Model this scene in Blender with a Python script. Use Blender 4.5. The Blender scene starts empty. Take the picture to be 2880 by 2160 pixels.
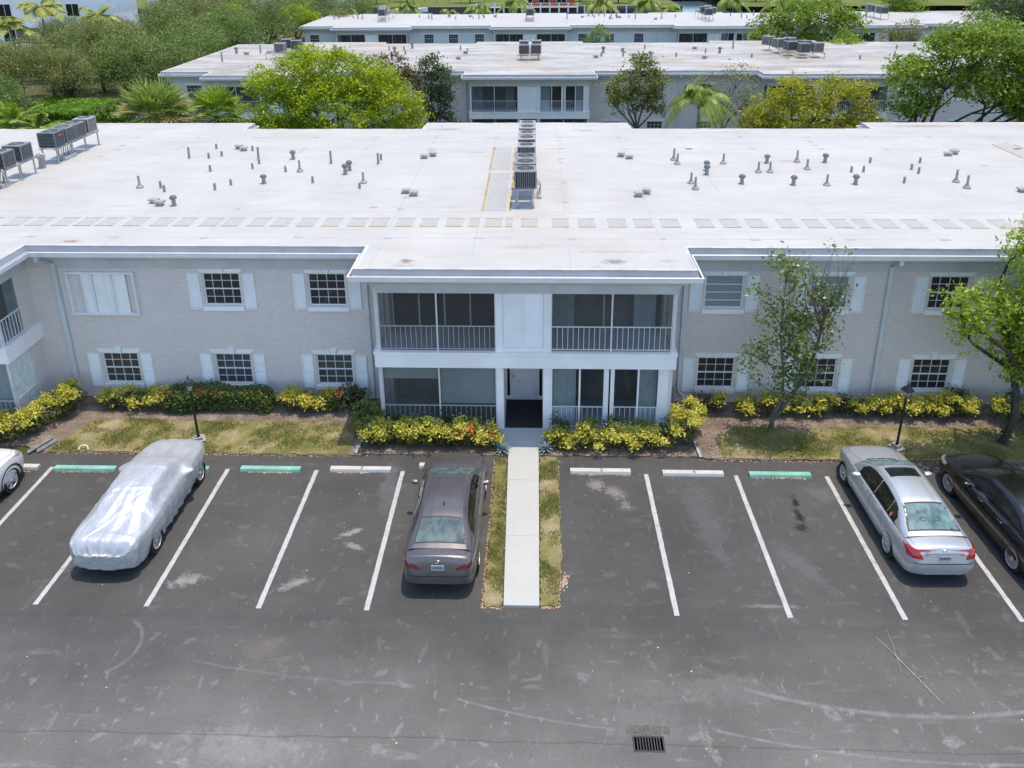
import bpy, math, random
import numpy as np
from mathutils import Vector, Matrix
from mathutils.bvhtree import BVHTree

# ------------------------------------------------------------------ camera
S = bpy.context.scene
cam_d = bpy.data.cameras.new("camera"); cam = bpy.data.objects.new("camera", cam_d)
S.collection.objects.link(cam); S.camera = cam
cr = Vector((0.999542, 0.029332, -0.007441)); cu = Vector((-0.002728, 0.332242, 0.94319)); cf = Vector((-0.030138, 0.942738, -0.33217))
m = Matrix((cr, cu, -cf)).transposed().to_4x4(); m.translation = Vector((0, 0, 14.84))
cam.matrix_world = m
cam_d.sensor_width = 36; cam_d.lens = 36 * 2242.8 / 2880; cam_d.shift_y = -460 / 2880
cam_d.clip_end = 2000; cam_d.clip_start = .1
# ------------------------------------------------------------------ light
SUN = Vector((0.12, 0.06, 1.0)).normalized()
w = bpy.data.worlds.new("World"); S.world = w; w.use_nodes = True
sky = w.node_tree.nodes.new('ShaderNodeTexSky'); sky.sky_type = 'NISHITA'; sky.sun_disc = False
sky.sun_elevation = math.asin(SUN.z); sky.sun_rotation = math.atan2(SUN.x, SUN.y)
sky.air_density = 1.0; sky.dust_density = 1.0; sky.ozone_density = 1.0
bg = w.node_tree.nodes['Background']; bg.inputs[1].default_value = 0.15
w.node_tree.links.new(sky.outputs[0], bg.inputs[0])
sd = bpy.data.lights.new("sun", 'SUN'); sd.energy = 2.0; sd.angle = math.radians(.5); sd.color = (1, .885, .72)
so = bpy.data.objects.new("sun", sd); S.collection.objects.link(so)
so.rotation_euler = (-SUN).to_track_quat('-Z', 'Y').to_euler()
S.view_settings.view_transform = 'Standard'; S.view_settings.look = 'None'
S.view_settings.exposure = 0.93; S.view_settings.gamma = 1; S.view_settings.use_curve_mapping = False
S.render.engine = 'CYCLES'
S.cycles.max_bounces = 8; S.cycles.diffuse_bounces = 4; S.cycles.transparent_max_bounces = 12

rnd = random.Random(7)
C = S.collection
# ------------------------------------------------------------------ materials
def mat(name):
    m = bpy.data.materials.new(name); m.use_nodes = True
    nt = m.node_tree; b = nt.nodes['Principled BSDF']
    return m, nt, b
def nd(nt, t, **k):
    n = nt.nodes.new('ShaderNode' + t)
    for a, v in k.items():
        if a.startswith('i_'):
            key = a[2:]; key = int(key) if key.isdigit() else key.replace('_', ' ')
            n.inputs[key].default_value = v
        else: setattr(n, a, v)
    return n
def ramp(nt, src, stops, mode='LINEAR'):
    r = nt.nodes.new('ShaderNodeValToRGB'); e = r.color_ramp; e.interpolation = mode
    while len(e.elements) < len(stops): e.elements.new(.5)
    for el, (p, c) in zip(e.elements, stops):
        el.position = p; el.color = (c, c, c, 1) if isinstance(c, (int, float)) else (*c, 1)
    nt.links.new(src, r.inputs[0]); return r.outputs[0]
def mix(nt, fac, a, b, mode='MIX'):
    n = nt.nodes.new('ShaderNodeMix'); n.data_type = 'RGBA'; n.blend_type = mode
    for v, k in ((fac, 0), (a, 6), (b, 7)):
        if isinstance(v, bpy.types.NodeSocket): nt.links.new(v, n.inputs[k])
        elif k == 0: n.inputs[0].default_value = v
        else: n.inputs[k].default_value = (v, v, v, 1) if isinstance(v, (int, float)) else (*v[:3], 1)
    return n.outputs[2]
def mth(nt, op, a, b=None, c=None, clamp=False):
    n = nt.nodes.new('ShaderNodeMath'); n.operation = op; n.use_clamp = clamp
    for i, v in enumerate((a, b, c)):
        if v is None: continue
        if isinstance(v, bpy.types.NodeSocket): nt.links.new(v, n.inputs[i])
        else: n.inputs[i].default_value = v
    return n.outputs[0]
def pos(nt, scale=(1, 1, 1), off=(0, 0, 0), obj=False):
    if obj: s = nt.nodes.new('ShaderNodeTexCoord').outputs['Object']
    else: s = nt.nodes.new('ShaderNodeNewGeometry').outputs['Position']
    mp = nt.nodes.new('ShaderNodeMapping'); nt.links.new(s, mp.inputs[0])
    mp.inputs['Location'].default_value = off; mp.inputs['Scale'].default_value = scale
    return mp.outputs[0]
def noise(nt, vec, scale, detail=4, rough=.6, dist=0):
    n = nd(nt, 'TexNoise', i_Scale=scale, i_Detail=detail, i_Roughness=rough, i_Distortion=dist)
    nt.links.new(vec, n.inputs['Vector']); return n.outputs['Fac']
def bump(nt, b, h, strength=.3, dist=.02):
    n = nd(nt, 'Bump', i_Strength=strength, i_Distance=dist); nt.links.new(h, n.inputs['Height'])
    nt.links.new(n.outputs[0], b.inputs['Normal'])
def simple(name, col, rough=.6, metal=0, var=.08, vs=3., bmp=0, spec=.5, obj=True, coat=0):
    m, nt, b = mat(name)
    P = pos(nt, obj=obj); n = noise(nt, P, vs, 5)
    c2 = tuple(max(0, x * (1 - var * 2)) for x in col); c3 = tuple(min(1, x * (1 + var)) for x in col)
    nt.links.new(ramp(nt, n, [(.3, c2), (.65, c3)]), b.inputs['Base Color'])
    b.inputs['Roughness'].default_value = rough; b.inputs['Metallic'].default_value = metal
    b.inputs['Specular IOR Level'].default_value = spec; b.inputs['Coat Weight'].default_value = coat
    if bmp: bump(nt, b, noise(nt, P, vs * 12, 3), bmp, .01)
    return m
M = {}
# painted brick: courses 65 mm, stretcher 200 mm
def brick(name, c1, c2, c3, grime=.35):
    m, nt, b = mat(name)
    g = nt.nodes.new('ShaderNodeNewGeometry'); sp = nd(nt, 'SeparateXYZ'); nt.links.new(g.outputs['Position'], sp.inputs[0])
    cb = nd(nt, 'CombineXYZ')
    nt.links.new(mth(nt, 'ADD', sp.outputs[0], sp.outputs[1]), cb.inputs[0]); nt.links.new(sp.outputs[2], cb.inputs[1])
    t = nd(nt, 'TexBrick', i_Scale=1.0, i_Mortar_Size=.007, i_Mortar_Smooth=.3, i_Bias=0., i_Brick_Width=.21, i_Row_Height=.0715)
    t.offset = .5
    t.inputs['Color1'].default_value = (*c1, 1); t.inputs['Color2'].default_value = (*c2, 1); t.inputs['Mortar'].default_value = (*c3, 1)
    nt.links.new(cb.outputs[0], t.inputs['Vector'])
    P = pos(nt); n1 = noise(nt, P, .55, 5, .65); n2 = noise(nt, pos(nt, (3, 3, .5)), 1.2, 4)
    n3 = noise(nt, P, 14, 2)
    col = mix(nt, ramp(nt, n1, [(.45, 0), (.80, grime * .7)]), t.outputs[0], (.42, .42, .40), 'MIX')
    col = mix(nt, ramp(nt, n2, [(.5, 0), (.8, .3)]), col, (.62, .63, .6), 'MIX')
    col = mix(nt, ramp(nt, n3, [(.25, .2), (.5, 0)]), col, (.4, .37, .35), 'MIX')
    nt.links.new(col, b.inputs['Base Color']); b.inputs['Roughness'].default_value = .75
    bump(nt, b, mth(nt, 'SUBTRACT', 1, t.outputs['Fac']), .4, .006)
    return m
M['brick'] = brick('painted_brick', (.76, .70, .655), (.71, .655, .615), (.53, .485, .455))
M['brick_blue'] = brick('painted_brick_pale', (.74, .78, .76), (.70, .75, .74), (.55, .6, .59), .1)
M['white'] = simple('white_trim_paint', (.86, .86, .85), .5, var=.06, vs=1.2)
M['band'] = simple('white_band_paint', (.90, .90, .89), .55, var=.04, vs=1.0)
M['frieze'] = simple('frieze_paint', (.53, .55, .55), .55, var=.08, vs=1.0)
M['shutter'] = simple('shutter_paint', (.84, .86, .84), .5, var=.04, vs=2)
M['flash'] = simple('fascia_metal', (.50, .52, .56), .4, var=.07, vs=1.2, metal=.2)
M['gutter'] = simple('gutter_metal', (.80, .80, .80), .4, var=.05)
M['gutter_in'] = simple('gutter_inside_brown', (.16, .13, .11), .9, var=.2)  # dark brown inside of the gutter
M['downspout'] = simple('downspout_paint', (.60, .64, .65), .5, var=.07, vs=1.5)
M['alu'] = simple('aluminium_frame', (.66, .66, .66), .45, var=.05)
M['alu_white'] = simple('white_aluminium', (.80, .81, .82), .4, var=.04)
M['galv'] = simple('galvanised_steel', (.42, .42, .42), .5, metal=.5, var=.12, vs=6)
M['galv_roof'] = simple('galvanised_vent', (.31, .30, .28), .6, metal=.2, var=.12, vs=8)
M['bluecap'] = simple('blue_grey_cap', (.14, .15, .175), .5, var=.15)
M['ac_dark'] = simple('ac_coil', (.03, .032, .035), .6, var=.2, vs=20)
M['ac_grey'] = simple('ac_cabinet_grey', (.20, .205, .21), .5, var=.1, vs=6)
M['ac_slate'] = simple('ac_cabinet_slate', (.11, .14, .155), .5, var=.1, vs=6)
M['ac_light'] = simple('ac_cabinet_light', (.33, .33, .32), .5, var=.1, vs=6)
M['red'] = simple('red_badge', (.7, .06, .06), .5)
M['orange'] = simple('orange_hub', (.75, .25, .06), .5)
M['black'] = simple('black_paint', (.015, .015, .016), .45, var=.1)
M['rubber'] = simple('tyre_rubber', (.022, .022, .024), .85, var=.15, vs=10, spec=.25)
M['rust'] = simple('rusty_frame', (.45, .33, .22), .8, var=.25, vs=8)
M['door'] = simple('door_paint', (.68, .70, .72), .5, var=.03)
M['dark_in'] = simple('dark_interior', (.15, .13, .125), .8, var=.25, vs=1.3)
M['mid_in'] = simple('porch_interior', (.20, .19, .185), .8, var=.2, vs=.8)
M['curtain'] = simple('curtain_cloth', (.58, .64, .66), .8, var=.06, vs=3)
M['blind'] = simple('roller_blind', (.55, .62, .64), .7, var=.07, vs=1)
M['mat'] = None
def carpet():
    m, nt, b = mat('dark_carpet'); P = pos(nt)
    n = noise(nt, P, 60, 3, .8)
    nt.links.new(ramp(nt, n, [(.3, (.012, .012, .014)), (.7, (.05, .05, .055))]), b.inputs['Base Color'])
    b.inputs['Roughness'].default_value = .95; b.inputs['Specular IOR Level'].default_value = .1
    return m
M['mat'] = carpet()
def curtain_stripes(name, c1, c2, sc):
    m, nt, b = mat(name); P = pos(nt, obj=True)
    wv = nd(nt, 'TexWave', i_Scale=sc, i_Distortion=1.5, i_Detail=2.); wv.bands_direction = 'X'
    nt.links.new(P, wv.inputs['Vector'])
    nt.links.new(ramp(nt, wv.outputs['Fac'], [(.2, c1), (.8, c2)]), b.inputs['Base Color']); b.inputs['Roughness'].default_value = .8
    return m
M['curtain_stripe'] = curtain_stripes('striped_curtain', (.10, .075, .05), (.27, .22, .16), 6)
M['sheer'] = curtain_stripes('sheer_curtain', (.55, .62, .61), (.74, .82, .81), 5)
def glass(name, col, mixf, rough=.03):
    m, nt, b = mat(name)
    b.inputs['Base Color'].default_value = (*col, 1); b.inputs['Roughness'].default_value = rough
    b.inputs['Specular IOR Level'].default_value = .5
    if mixf > 0:
        o = nt.nodes['Material Output']; tr = nd(nt, 'BsdfTransparent'); mx = nd(nt, 'MixShader'); mx.inputs[0].default_value = mixf
        tr.inputs[0].default_value = (.85, .9, .9, 1)
        nt.links.new(b.outputs[0], mx.inputs[1]); nt.links.new(tr.outputs[0], mx.inputs[2]); nt.links.new(mx.outputs[0], o.inputs[0])
    return m
M['glass'] = glass('window_glass', (.03, .032, .034), .72)

def tinted(name, c1, c2):
    m, nt, b = mat(name); P = pos(nt, (1, .6, 1), obj=True); n = noise(nt, P, 4, 4, .6, .5)
    nt.links.new(ramp(nt, n, [(.35, c1), (.62, c2)]), b.inputs['Base Color']); b.inputs['Roughness'].default_value = .04  # pale patches in the glass colour stand in for reflections and interior
    bump(nt, b, noise(nt, pos(nt, obj=True), 5, 2), .12, .01); return m
M['glass_rear'] = tinted('car_rear_glass', (.035, .06, .068), (.12, .165, .165))
M['glass_dark'] = glass('window_glass_dark', (.05, .046, .046), .25)
M['glass_car'] = glass('car_glass', (.012, .015, .016), .0, .02)
M['glass_teal'] = tinted('car_glass_teal', (.05, .10, .105), (.17, .27, .26))
M['glass_lamp'] = glass('lamp_glass', (.45, .45, .42), .35, .1)
M['screen'] = glass('insect_screen', (.11, .105, .10), .58, .7)
M['screen'].node_tree.nodes['Principled BSDF'].inputs['Specular IOR Level'].default_value = .1

def roof_mat(name, stain, dirty, seams=True, spots=()):
    m, nt, b = mat(name); P = pos(nt)
    base = mix(nt, ramp(nt, noise(nt, P, .35, 5, .6), [(.35, 0), (.7, 1)]), (.425, .415, .395), (.48, .47, .445))
    base = mix(nt, ramp(nt, noise(nt, pos(nt, (.5, 1.6, 1)), .8, 6, .7), [(.48, 0), (.70, stain)]), base, (.26, .215, .17))
    base = mix(nt, ramp(nt, noise(nt, pos(nt, (.28, .9, 1), (3, 5, 0)), .6, 6, .72), [(.42, 0), (.62, dirty)]), base, (.27, .255, .23))
    base = mix(nt, ramp(nt, noise(nt, pos(nt, (.3, 1., 1), (31, 15, 0)), .33, 4, .6), [(.55, 0), (.68, dirty * .8)]), base, (.40, .29, .19))
    if spots:
        sp = nd(nt, 'SeparateXYZ'); nt.links.new(P, sp.inputs[0]); nn = noise(nt, P, 4, 5, .75)
        for (x, y, rx, ry, k, c) in spots:
            u = mth(nt, 'DIVIDE', mth(nt, 'SUBTRACT', sp.outputs[0], x), rx); v = mth(nt, 'DIVIDE', mth(nt, 'SUBTRACT', sp.outputs[1], y), ry)
            d = mth(nt, 'ADD', mth(nt, 'SQRT', mth(nt, 'ADD', mth(nt, 'MULTIPLY', u, u), mth(nt, 'MULTIPLY', v, v))), mth(nt, 'MULTIPLY', mth(nt, 'SUBTRACT', nn, .5), 3.0))
            base = mix(nt, ramp(nt, d, [(.2, k), (1.0, 0)]), base, c)
    # small dark scuffs and specks
    base = mix(nt, ramp(nt, noise(nt, pos(nt, (1, 2.2, 1)), 2.6, 5, .75), [(.70, 0), (.80, .45)]), base, (.2, .18, .16))
    if seams:
        sp = nd(nt, 'SeparateXYZ'); nt.links.new(P, sp.inputs[0])
        def seam(co, period, wd, off):
            wob = mth(nt, 'MULTIPLY', noise(nt, P, .6, 2), .12)
            t = mth(nt, 'FRACT', mth(nt, 'DIVIDE', mth(nt, 'ADD', mth(nt, 'ADD', co, off), wob), period))
            d = mth(nt, 'ABSOLUTE', mth(nt, 'SUBTRACT', t, .5))
            return mth(nt, 'LESS_THAN', d, wd / period / 2)
        s1 = seam(sp.outputs[0], 2.95, .035, .4)
        fade = ramp(nt, noise(nt, P, .5, 3), [(.38, .12), (.58, .75)])
        base = mix(nt, mth(nt, 'MULTIPLY', s1, fade), base, (.33, .33, .33))
    nt.links.new(base, b.inputs['Base Color']); b.inputs['Roughness'].default_value = .6
    bump(nt, b, noise(nt, P, 1.5, 5), .25, .03)
    return m
M['roof'] = roof_mat('white_roof_membrane', .22, .07, True, (
    (-3.9, 22.0, .28, .22, .8, (.16, .12, .09)), (-3.9, 21.66, .4, .12, .5, (.25, .2, .17)), (2.35, 22.05, .42, .25, .75, (.14, .12, .10)), (3.95, 22.1, .4, .15, .4, (.2, .18, .16)), (1.77, 21.64, .2, .06, .6, (.25, .24, .22)),
    (-14.95, 23.55, .4, .16, .75, (.22, .13, .10)), (10.7, 33.5, .45, .16, .7, (.35, .19, .08)), (19.5, 40.25, 2.4, .35, .7, (.26, .18, .13)), (9.7, 38.9, 1.6, .2, .45, (.30, .22, .15)), (-5.9, 27.1, .2, .1, .7, (.15, .15, .15)), (-3.0, 27.15, .5, .2, .4, (.3, .27, .24)),
    (-2.7, 34.9, .5, .12, .6, (.2, .18, .17)), (-4.5, 39.6, .8, .25, .6, (.2, .18, .17)), (2.45, 39.3, .9, .25, .6, (.2, .18, .17)), (-.2, 23.25, 1.2, .3, .35, (.25, .21, .17)), (2.5, 22.85, 1.5, .15, .4, (.25, .22, .2)), (-21.8, 41.0, 1.5, .3, .5, (.25, .22, .2)), (-6.3, 24.75, 1.0, .12, .3, (.25, .25, .25)), (-15.1, 27.2, .8, .15, .35, (.25, .25, .25)), (1.0, 29, .5, 2.5, .35, (.35, .30, .24))))
M['roof_old'] = roof_mat('aged_roof_membrane', 1.0, 1.0, False)
M['roof_far'] = roof_mat('far_roof_membrane', .25, .12)
M['roof_edge'] = simple('roof_edge_membrane', (.49, .49, .48), .6, var=.12, vs=2)
M['pad'] = simple('walkway_pad_grey', (.37, .37, .37), .8, var=.06, vs=5)
M['yellow_strip'] = simple('yellow_strip', (.38, .27, .06), .8, var=.15, vs=3)
M['seam_patch'] = simple('seam_patch', (.36, .365, .36), .8, var=.1, vs=6)
M['ink'] = simple('number_ink', (.06, .06, .06), .8)
M['green_block'] = simple('mint_block_paint', (.20, .45, .37), .7, var=.12, vs=3, bmp=.2)
M['white_block'] = simple('white_block_paint', (.50, .50, .49), .7, var=.05, vs=4, bmp=.2)
def paint_line():
    m, nt, b = mat('road_paint'); P = pos(nt)
    n = noise(nt, P, 5, 6, .75)
    nt.links.new(ramp(nt, n, [(.30, (.16, .16, .16)), (.40, (.37, .37, .36)), (.62, (.47, .47, .46))]), b.inputs['Base Color'])
    b.inputs['Roughness'].default_value = .7
    return m
M['paint'] = paint_line()
def concrete(name, c, var, crack=False):
    m, nt, b = mat(name); P = pos(nt)
    n = noise(nt, P, 2.0, 6, .7); n2 = noise(nt, P, 30, 3)
    col = ramp(nt, n, [(.3, tuple(x * (1 - var) for x in c)), (.6, c)])
    col = mix(nt, ramp(nt, n2, [(.25, .25), (.42, 0)]), col, tuple(x * .6 for x in c))
    nt.links.new(col, b.inputs['Base Color']); b.inputs['Roughness'].default_value = .8
    bump(nt, b, n2, .2, .006); return m
M['walk'] = concrete('painted_walkway', (.45, .45, .425), .07)
M['slab'] = concrete('entry_slab', (.42, .45, .47), .08)
M['concrete'] = concrete('grey_concrete', (.36, .35, .33), .2)
M['seawall'] = concrete('seawall_concrete', (.10, .09, .085), .4)

def asphalt():
    m, nt, b = mat('asphalt'); P = pos(nt)
    sp = nd(nt, 'SeparateXYZ'); nt.links.new(P, sp.inputs[0]); X, Y = sp.outputs[0], sp.outputs[1]
    big = noise(nt, P, .22, 5, .65)
    aisle = mth(nt, 'SUBTRACT', 15.2, mth(nt, 'ADD', Y, mth(nt, 'MULTIPLY', noise(nt, P, .5, 3), 2.0)), clamp=False)
    aisle = ramp(nt, mth(nt, 'DIVIDE', aisle, 4.0, clamp=True), [(0, 0), (1, 1)])
    dark = mix(nt, ramp(nt, big, [(.35, 0), (.65, 1)]), (.070, .068, .065), (.108, .105, .100))
    lite = mix(nt, ramp(nt, big, [(.35, 0), (.65, 1)]), (.145, .141, .133), (.245, .238, .223))
    col = mix(nt, aisle, dark, lite)
    # streaky wear along the aisle
    st = noise(nt, pos(nt, (.35, 1.6, 1)), .9, 6, .7)
    col = mix(nt, mth(nt, 'MULTIPLY', ramp(nt, st, [(.50, 0), (.72, .55)]), mth(nt, 'ADD', mth(nt, 'MULTIPLY', aisle, .8), .2)), col, (.20, .195, .185))
    # pale scuffs: short directional patches, mostly in the aisle
    for ax, off, s, lo, hi, k in (((1., 1.1, 1), (3, 7, 0), 2.2, .63, .70, .7), ((.5, 2.2, 1), (13, 2, 0), 1.7, .63, .74, .55), ((2.2, .6, 1), (5, 21, 0), 1.6, .64, .72, .5), ((1.6, 1.0, 1), (25, 3, 0), 3.8, .65, .70, .75)):
        q = noise(nt, pos(nt, ax, off), s, 3, .5, .4)
        tex = ramp(nt, noise(nt, P, 22, 3, .8), [(.35, .15), (.6, 1)])
        f = mth(nt, 'MULTIPLY', ramp(nt, q, [(lo, 0), (hi, k)]), tex)
        f = mth(nt, 'MULTIPLY', f, mth(nt, 'ADD', mth(nt, 'MULTIPLY', aisle, .75), .25))
        col = mix(nt, f, col, (.40, .39, .37))
    # worn patches with a place of their own: (x, y, rx, ry, angle, strength, colour, noise scale)
    for (x, y, rx, ry, a, k, c, ns) in (
        (1.75, 19.2, .30, .30, .0, .55, (.42, .36, .35), 9), (2.25, 18.9, .42, .26, -.7, .5, (.42, .36, .35), 9), (2.5, 18.35, .16, .22, 0, .4, (.4, .38, .36), 9),
        (7.25, 18.6, .13, .28, .1, .95, (.008, .008, .008), 5), (7.17, 18.0, .14, .45, .1, .9, (.008, .008, .008), 6), (7.1, 17.55, .22, .2, 0, .8, (.008, .008, .008), 7),
        (-8.6, 15.35, .5, .22, .3, .6, (.42, .41, .39), 6), (-5.9, 15.3, .5, .14, .5, .55, (.42, .41, .39), 6), (-4.9, 17.1, .42, .13, .5, .6, (.45, .44, .43), 6), (-4.7, 16.6, .35, .12, -.3, .5, (.45, .44, .43), 6),
        (5.6, 14.85, .9, .07, 0, .5, (.32, .30, .28), 6), (-5.7, 11.1, 1.5, .5, 0, .6, (.30, .29, .28), 4), (-6.0, 13.4, .5, .3, .3, .35, (.22, .18, .15), 4),
        (4.2, 13.6, .75, .12, .9, .0, (.3, .3, .3), 4), (8.1, 19.0, .5, .5, 0, .35, (.2, .2, .2), 3), (-1.9, 16.5, .1, .1, 0, .0, (.2, .2, .2), 3), (3.9, 12.6, 1.6, .5, 0, .35, (.24, .235, .22), 3),
        (2.2, 11.9, .9, .5, 0, .45, (.21, .20, .19), 3), (-4.2, 19.0, .35, 1.3, .1, .35, (.20, .21, .23), 2), (4.6, 17.8, .5, 1.8, .1, .3, (.18, .19, .2), 2), (6.7, 16.2, .3, 1.2, .5, .3, (.2, .2, .21), 2)):
        if k == 0: continue
        dx = mth(nt, 'SUBTRACT', X, x); dy = mth(nt, 'SUBTRACT', Y, y); ca, sa = math.cos(a), math.sin(a)
        u = mth(nt, 'DIVIDE', mth(nt, 'ADD', mth(nt, 'MULTIPLY', dx, ca), mth(nt, 'MULTIPLY', dy, sa)), rx)
        v = mth(nt, 'DIVIDE', mth(nt, 'SUBTRACT', mth(nt, 'MULTIPLY', dy, ca), mth(nt, 'MULTIPLY', dx, sa)), ry)
        d = mth(nt, 'SQRT', mth(nt, 'ADD', mth(nt, 'MULTIPLY', u, u), mth(nt, 'MULTIPLY', v, v)))
        nn = noise(nt, P, ns, 5, .75)
        d = mth(nt, 'ADD', d, mth(nt, 'MULTIPLY', mth(nt, 'SUBTRACT', nn, .5), 3.2))
        col = mix(nt, ramp(nt, d, [(.35, k), (1.0, 0)]), col, c)
    # tyre arcs (cx, cy, r, width, xmin, xmax, strength)
    for (cx, cy, r, wd, x0, x1, k) in ((8.0, 24.3, 12.22, .035, 4.4, 15, .5), (8.6, 33., 21.9, .02, 3.6, 10, .45), (3.0, 28., 16.4, .018, -1.6, 1.6, .4), (-9.6, 13.4, .75, .03, -9.3, -8.6, .35), (-3, 34., 21.4, .02, -7.5, -3, .2)):
        dx = mth(nt, 'SUBTRACT', X, cx); dy = mth(nt, 'SUBTRACT', Y, cy)
        d = mth(nt, 'SQRT', mth(nt, 'ADD', mth(nt, 'MULTIPLY', dx, dx), mth(nt, 'MULTIPLY', dy, dy)))
        d = mth(nt, 'ABSOLUTE', mth(nt, 'SUBTRACT', d, r))
        f = ramp(nt, mth(nt, 'DIVIDE', d, wd * 2), [(.3, k), (1, 0)])
        f = mth(nt, 'MULTIPLY', f, mth(nt, 'MULTIPLY', mth(nt, 'GREATER_THAN', X, x0), mth(nt, 'LESS_THAN', X, x1)))
        f = mth(nt, 'MULTIPLY', f, ramp(nt, noise(nt, P, 2.5, 5, .7), [(.35, .15), (.6, 1)]))
        f = mth(nt, 'MULTIPLY', f, mth(nt, 'LESS_THAN', Y, 15.5))
        col = mix(nt, f, col, (.36, .355, .34))
    # paving joint
    d = mth(nt, 'ABSOLUTE', mth(nt, 'SUBTRACT', mth(nt, 'ADD', Y, mth(nt, 'MULTIPLY', noise(nt, P, .4, 3), .3)), 11.5))
    col = mix(nt, ramp(nt, mth(nt, 'MULTIPLY', d, 10), [(.06, .35), (.25, 0)]), col, (.05, .05, .05))
    d = mth(nt, 'ABSOLUTE', mth(nt, 'SUBTRACT', mth(nt, 'ADD', Y, mth(nt, 'MULTIPLY', noise(nt, P, .8, 3), .2)), 14.35))
    col = mix(nt, ramp(nt, mth(nt, 'MULTIPLY', d, 5), [(.1, .12), (.5, 0)]), col, (.05, .05, .05))
    # grit and bits of litter
    fine = mth(nt, 'ADD', mth(nt, 'MULTIPLY', noise(nt, P, 90, 2, .8), .45), mth(nt, 'MULTIPLY', noise(nt, P, 21, 4, .8), .55))
    col = mix(nt, ramp(nt, fine, [(.3, .5), (.7, 0)]), col, (.02, .02, .02))
    col = mix(nt, ramp(nt, fine, [(.62, 0), (.78, .55)]), col, (.32, .32, .30))
    vo = nd(nt, 'TexVoronoi', i_Scale=2.0); nt.links.new(P, vo.inputs['Vector'])
    k = mth(nt, 'LESS_THAN', vo.outputs['Distance'], .035)
    sv = nd(nt, 'SeparateColor'); nt.links.new(vo.outputs['Color'], sv.inputs[0])
    k = mth(nt, 'MULTIPLY', k, mth(nt, 'GREATER_THAN', sv.outputs[0], .45))
    col = mix(nt, k, col, mix(nt, sv.outputs[1], (.62, .60, .55), (.50, .33, .16)))
    nt.links.new(col, b.inputs['Base Color']); b.inputs['Roughness'].default_value = .85; b.inputs['Specular IOR Level'].default_value = .3
    bump(nt, b, fine, .35, .006)
    return m
M['asphalt'] = asphalt()
def soil(name, c1, c2, c3, s=1.2):
    m, nt, b = mat(name); P = pos(nt)
    n = noise(nt, P, s, 6, .7); n2 = noise(nt, P, 25, 4, .8)
    col = ramp(nt, n, [(.33, c1), (.5, c2), (.66, c3)])
    col = mix(nt, ramp(nt, n2, [(.3, .6), (.6, 0)]), col, tuple(x * .35 for x in c1))
    nt.links.new(col, b.inputs['Base Color']); b.inputs['Roughness'].default_value = .95; b.inputs['Specular IOR Level'].default_value = .1
    bump(nt, b, n2, .7, .03); return m
M['lawn'] = soil('lawn_base', (.15, .17, .045), (.27, .235, .10), (.42, .34, .23), .9)
M['mulch'] = soil('mulch_soil', (.15, .115, .09), (.24, .19, .15), (.36, .30, .25), 2)
M['sand'] = soil('dry_soil', (.25, .20, .16), (.36, .30, .25), (.42, .36, .31), 1.5)
M['ground'] = soil('park_ground', (.05, .07, .02), (.10, .10, .045), (.16, .14, .09), .15)
M['far_lawn'] = soil('far_lawn_green', (.10, .13, .03), (.15, .18, .04), (.19, .20, .07), .1)
def water():
    m, nt, b = mat('canal_water'); b.inputs['Base Color'].default_value = (.08, .14, .18, 1); b.inputs['Roughness'].default_value = .12
    bump(nt, b, noise(nt, pos(nt), 1.2, 3), .3, .1); return m
M['water'] = water()
def leaf(name, cols, trans=.35, gloss=.35):
    m, nt, b = mat(name)
    g = nt.nodes.new('ShaderNodeNewGeometry'); r = g.outputs['Random Per Island']
    st = [(i / max(1, len(cols) - 1), c) for i, c in enumerate(cols)]
    n = noise(nt, pos(nt, obj=True), .9, 2)
    f = mth(nt, 'ADD', mth(nt, 'MULTIPLY', r, .65), mth(nt, 'MULTIPLY', mth(nt, 'SUBTRACT', n, .35), 1.1), clamp=True)
    col = ramp(nt, f, st)
    nt.links.new(col, b.inputs['Base Color']); b.inputs['Roughness'].default_value = gloss + .1; b.inputs['Specular IOR Level'].default_value = .45
    o = nt.nodes['Material Output']; t = nd(nt, 'BsdfTranslucent'); mx = nd(nt, 'MixShader'); mx.inputs[0].default_value = trans
    nt.links.new(mix(nt, .5, col, (.9, 1., .25), 'MULTIPLY'), t.inputs[0])
    nt.links.new(b.outputs[0], mx.inputs[1]); nt.links.new(t.outputs[0], mx.inputs[2]); nt.links.new(mx.outputs[0], o.inputs[0])
    return m
L = {}
L['lime'] = leaf('lime_leaves', [(.14, .21, .012), (.35, .45, .015), (.58, .64, .03)], .4)
L['oak'] = leaf('oak_leaves', [(.08, .13, .03), (.17, .25, .055), (.31, .41, .09)], .25)
L['oak_brown'] = leaf('brown_oak_leaves', [(.10, .12, .035), (.20, .23, .06), (.36, .37, .11)], .25)
L['green'] = leaf('mid_green_leaves', [(.09, .15, .018), (.21, .31, .03), (.36, .46, .05)], .35)
L['dark'] = leaf('dark_green_leaves', [(.032, .055, .02), (.065, .10, .032), (.13, .17, .05)], .25)
L['fresh'] = leaf('fresh_green_leaves', [(.10, .18, .022), (.24, .36, .035), (.44, .54, .06)], .4)
L['gold'] = leaf('gold_green_leaves', [(.13, .17, .012), (.36, .38, .025), (.66, .55, .04)], .4)
L['bronze'] = leaf('bronze_leaves', [(.09, .06, .02), (.17, .11, .04), (.16, .17, .05)], .3)
L['tulip'] = leaf('glossy_yellow_green_leaves', [(.12, .19, .02), (.31, .42, .03), (.58, .62, .08)], .4)
L['hedge_mid'] = leaf('clipped_hedge_leaves', [(.055, .085, .02), (.12, .17, .035), (.25, .31, .06)], .25)
L['magnolia'] = leaf('magnolia_leaves', [(.06, .09, .03), (.15, .20, .045), (.32, .38, .08)], .25, .25)
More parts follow.
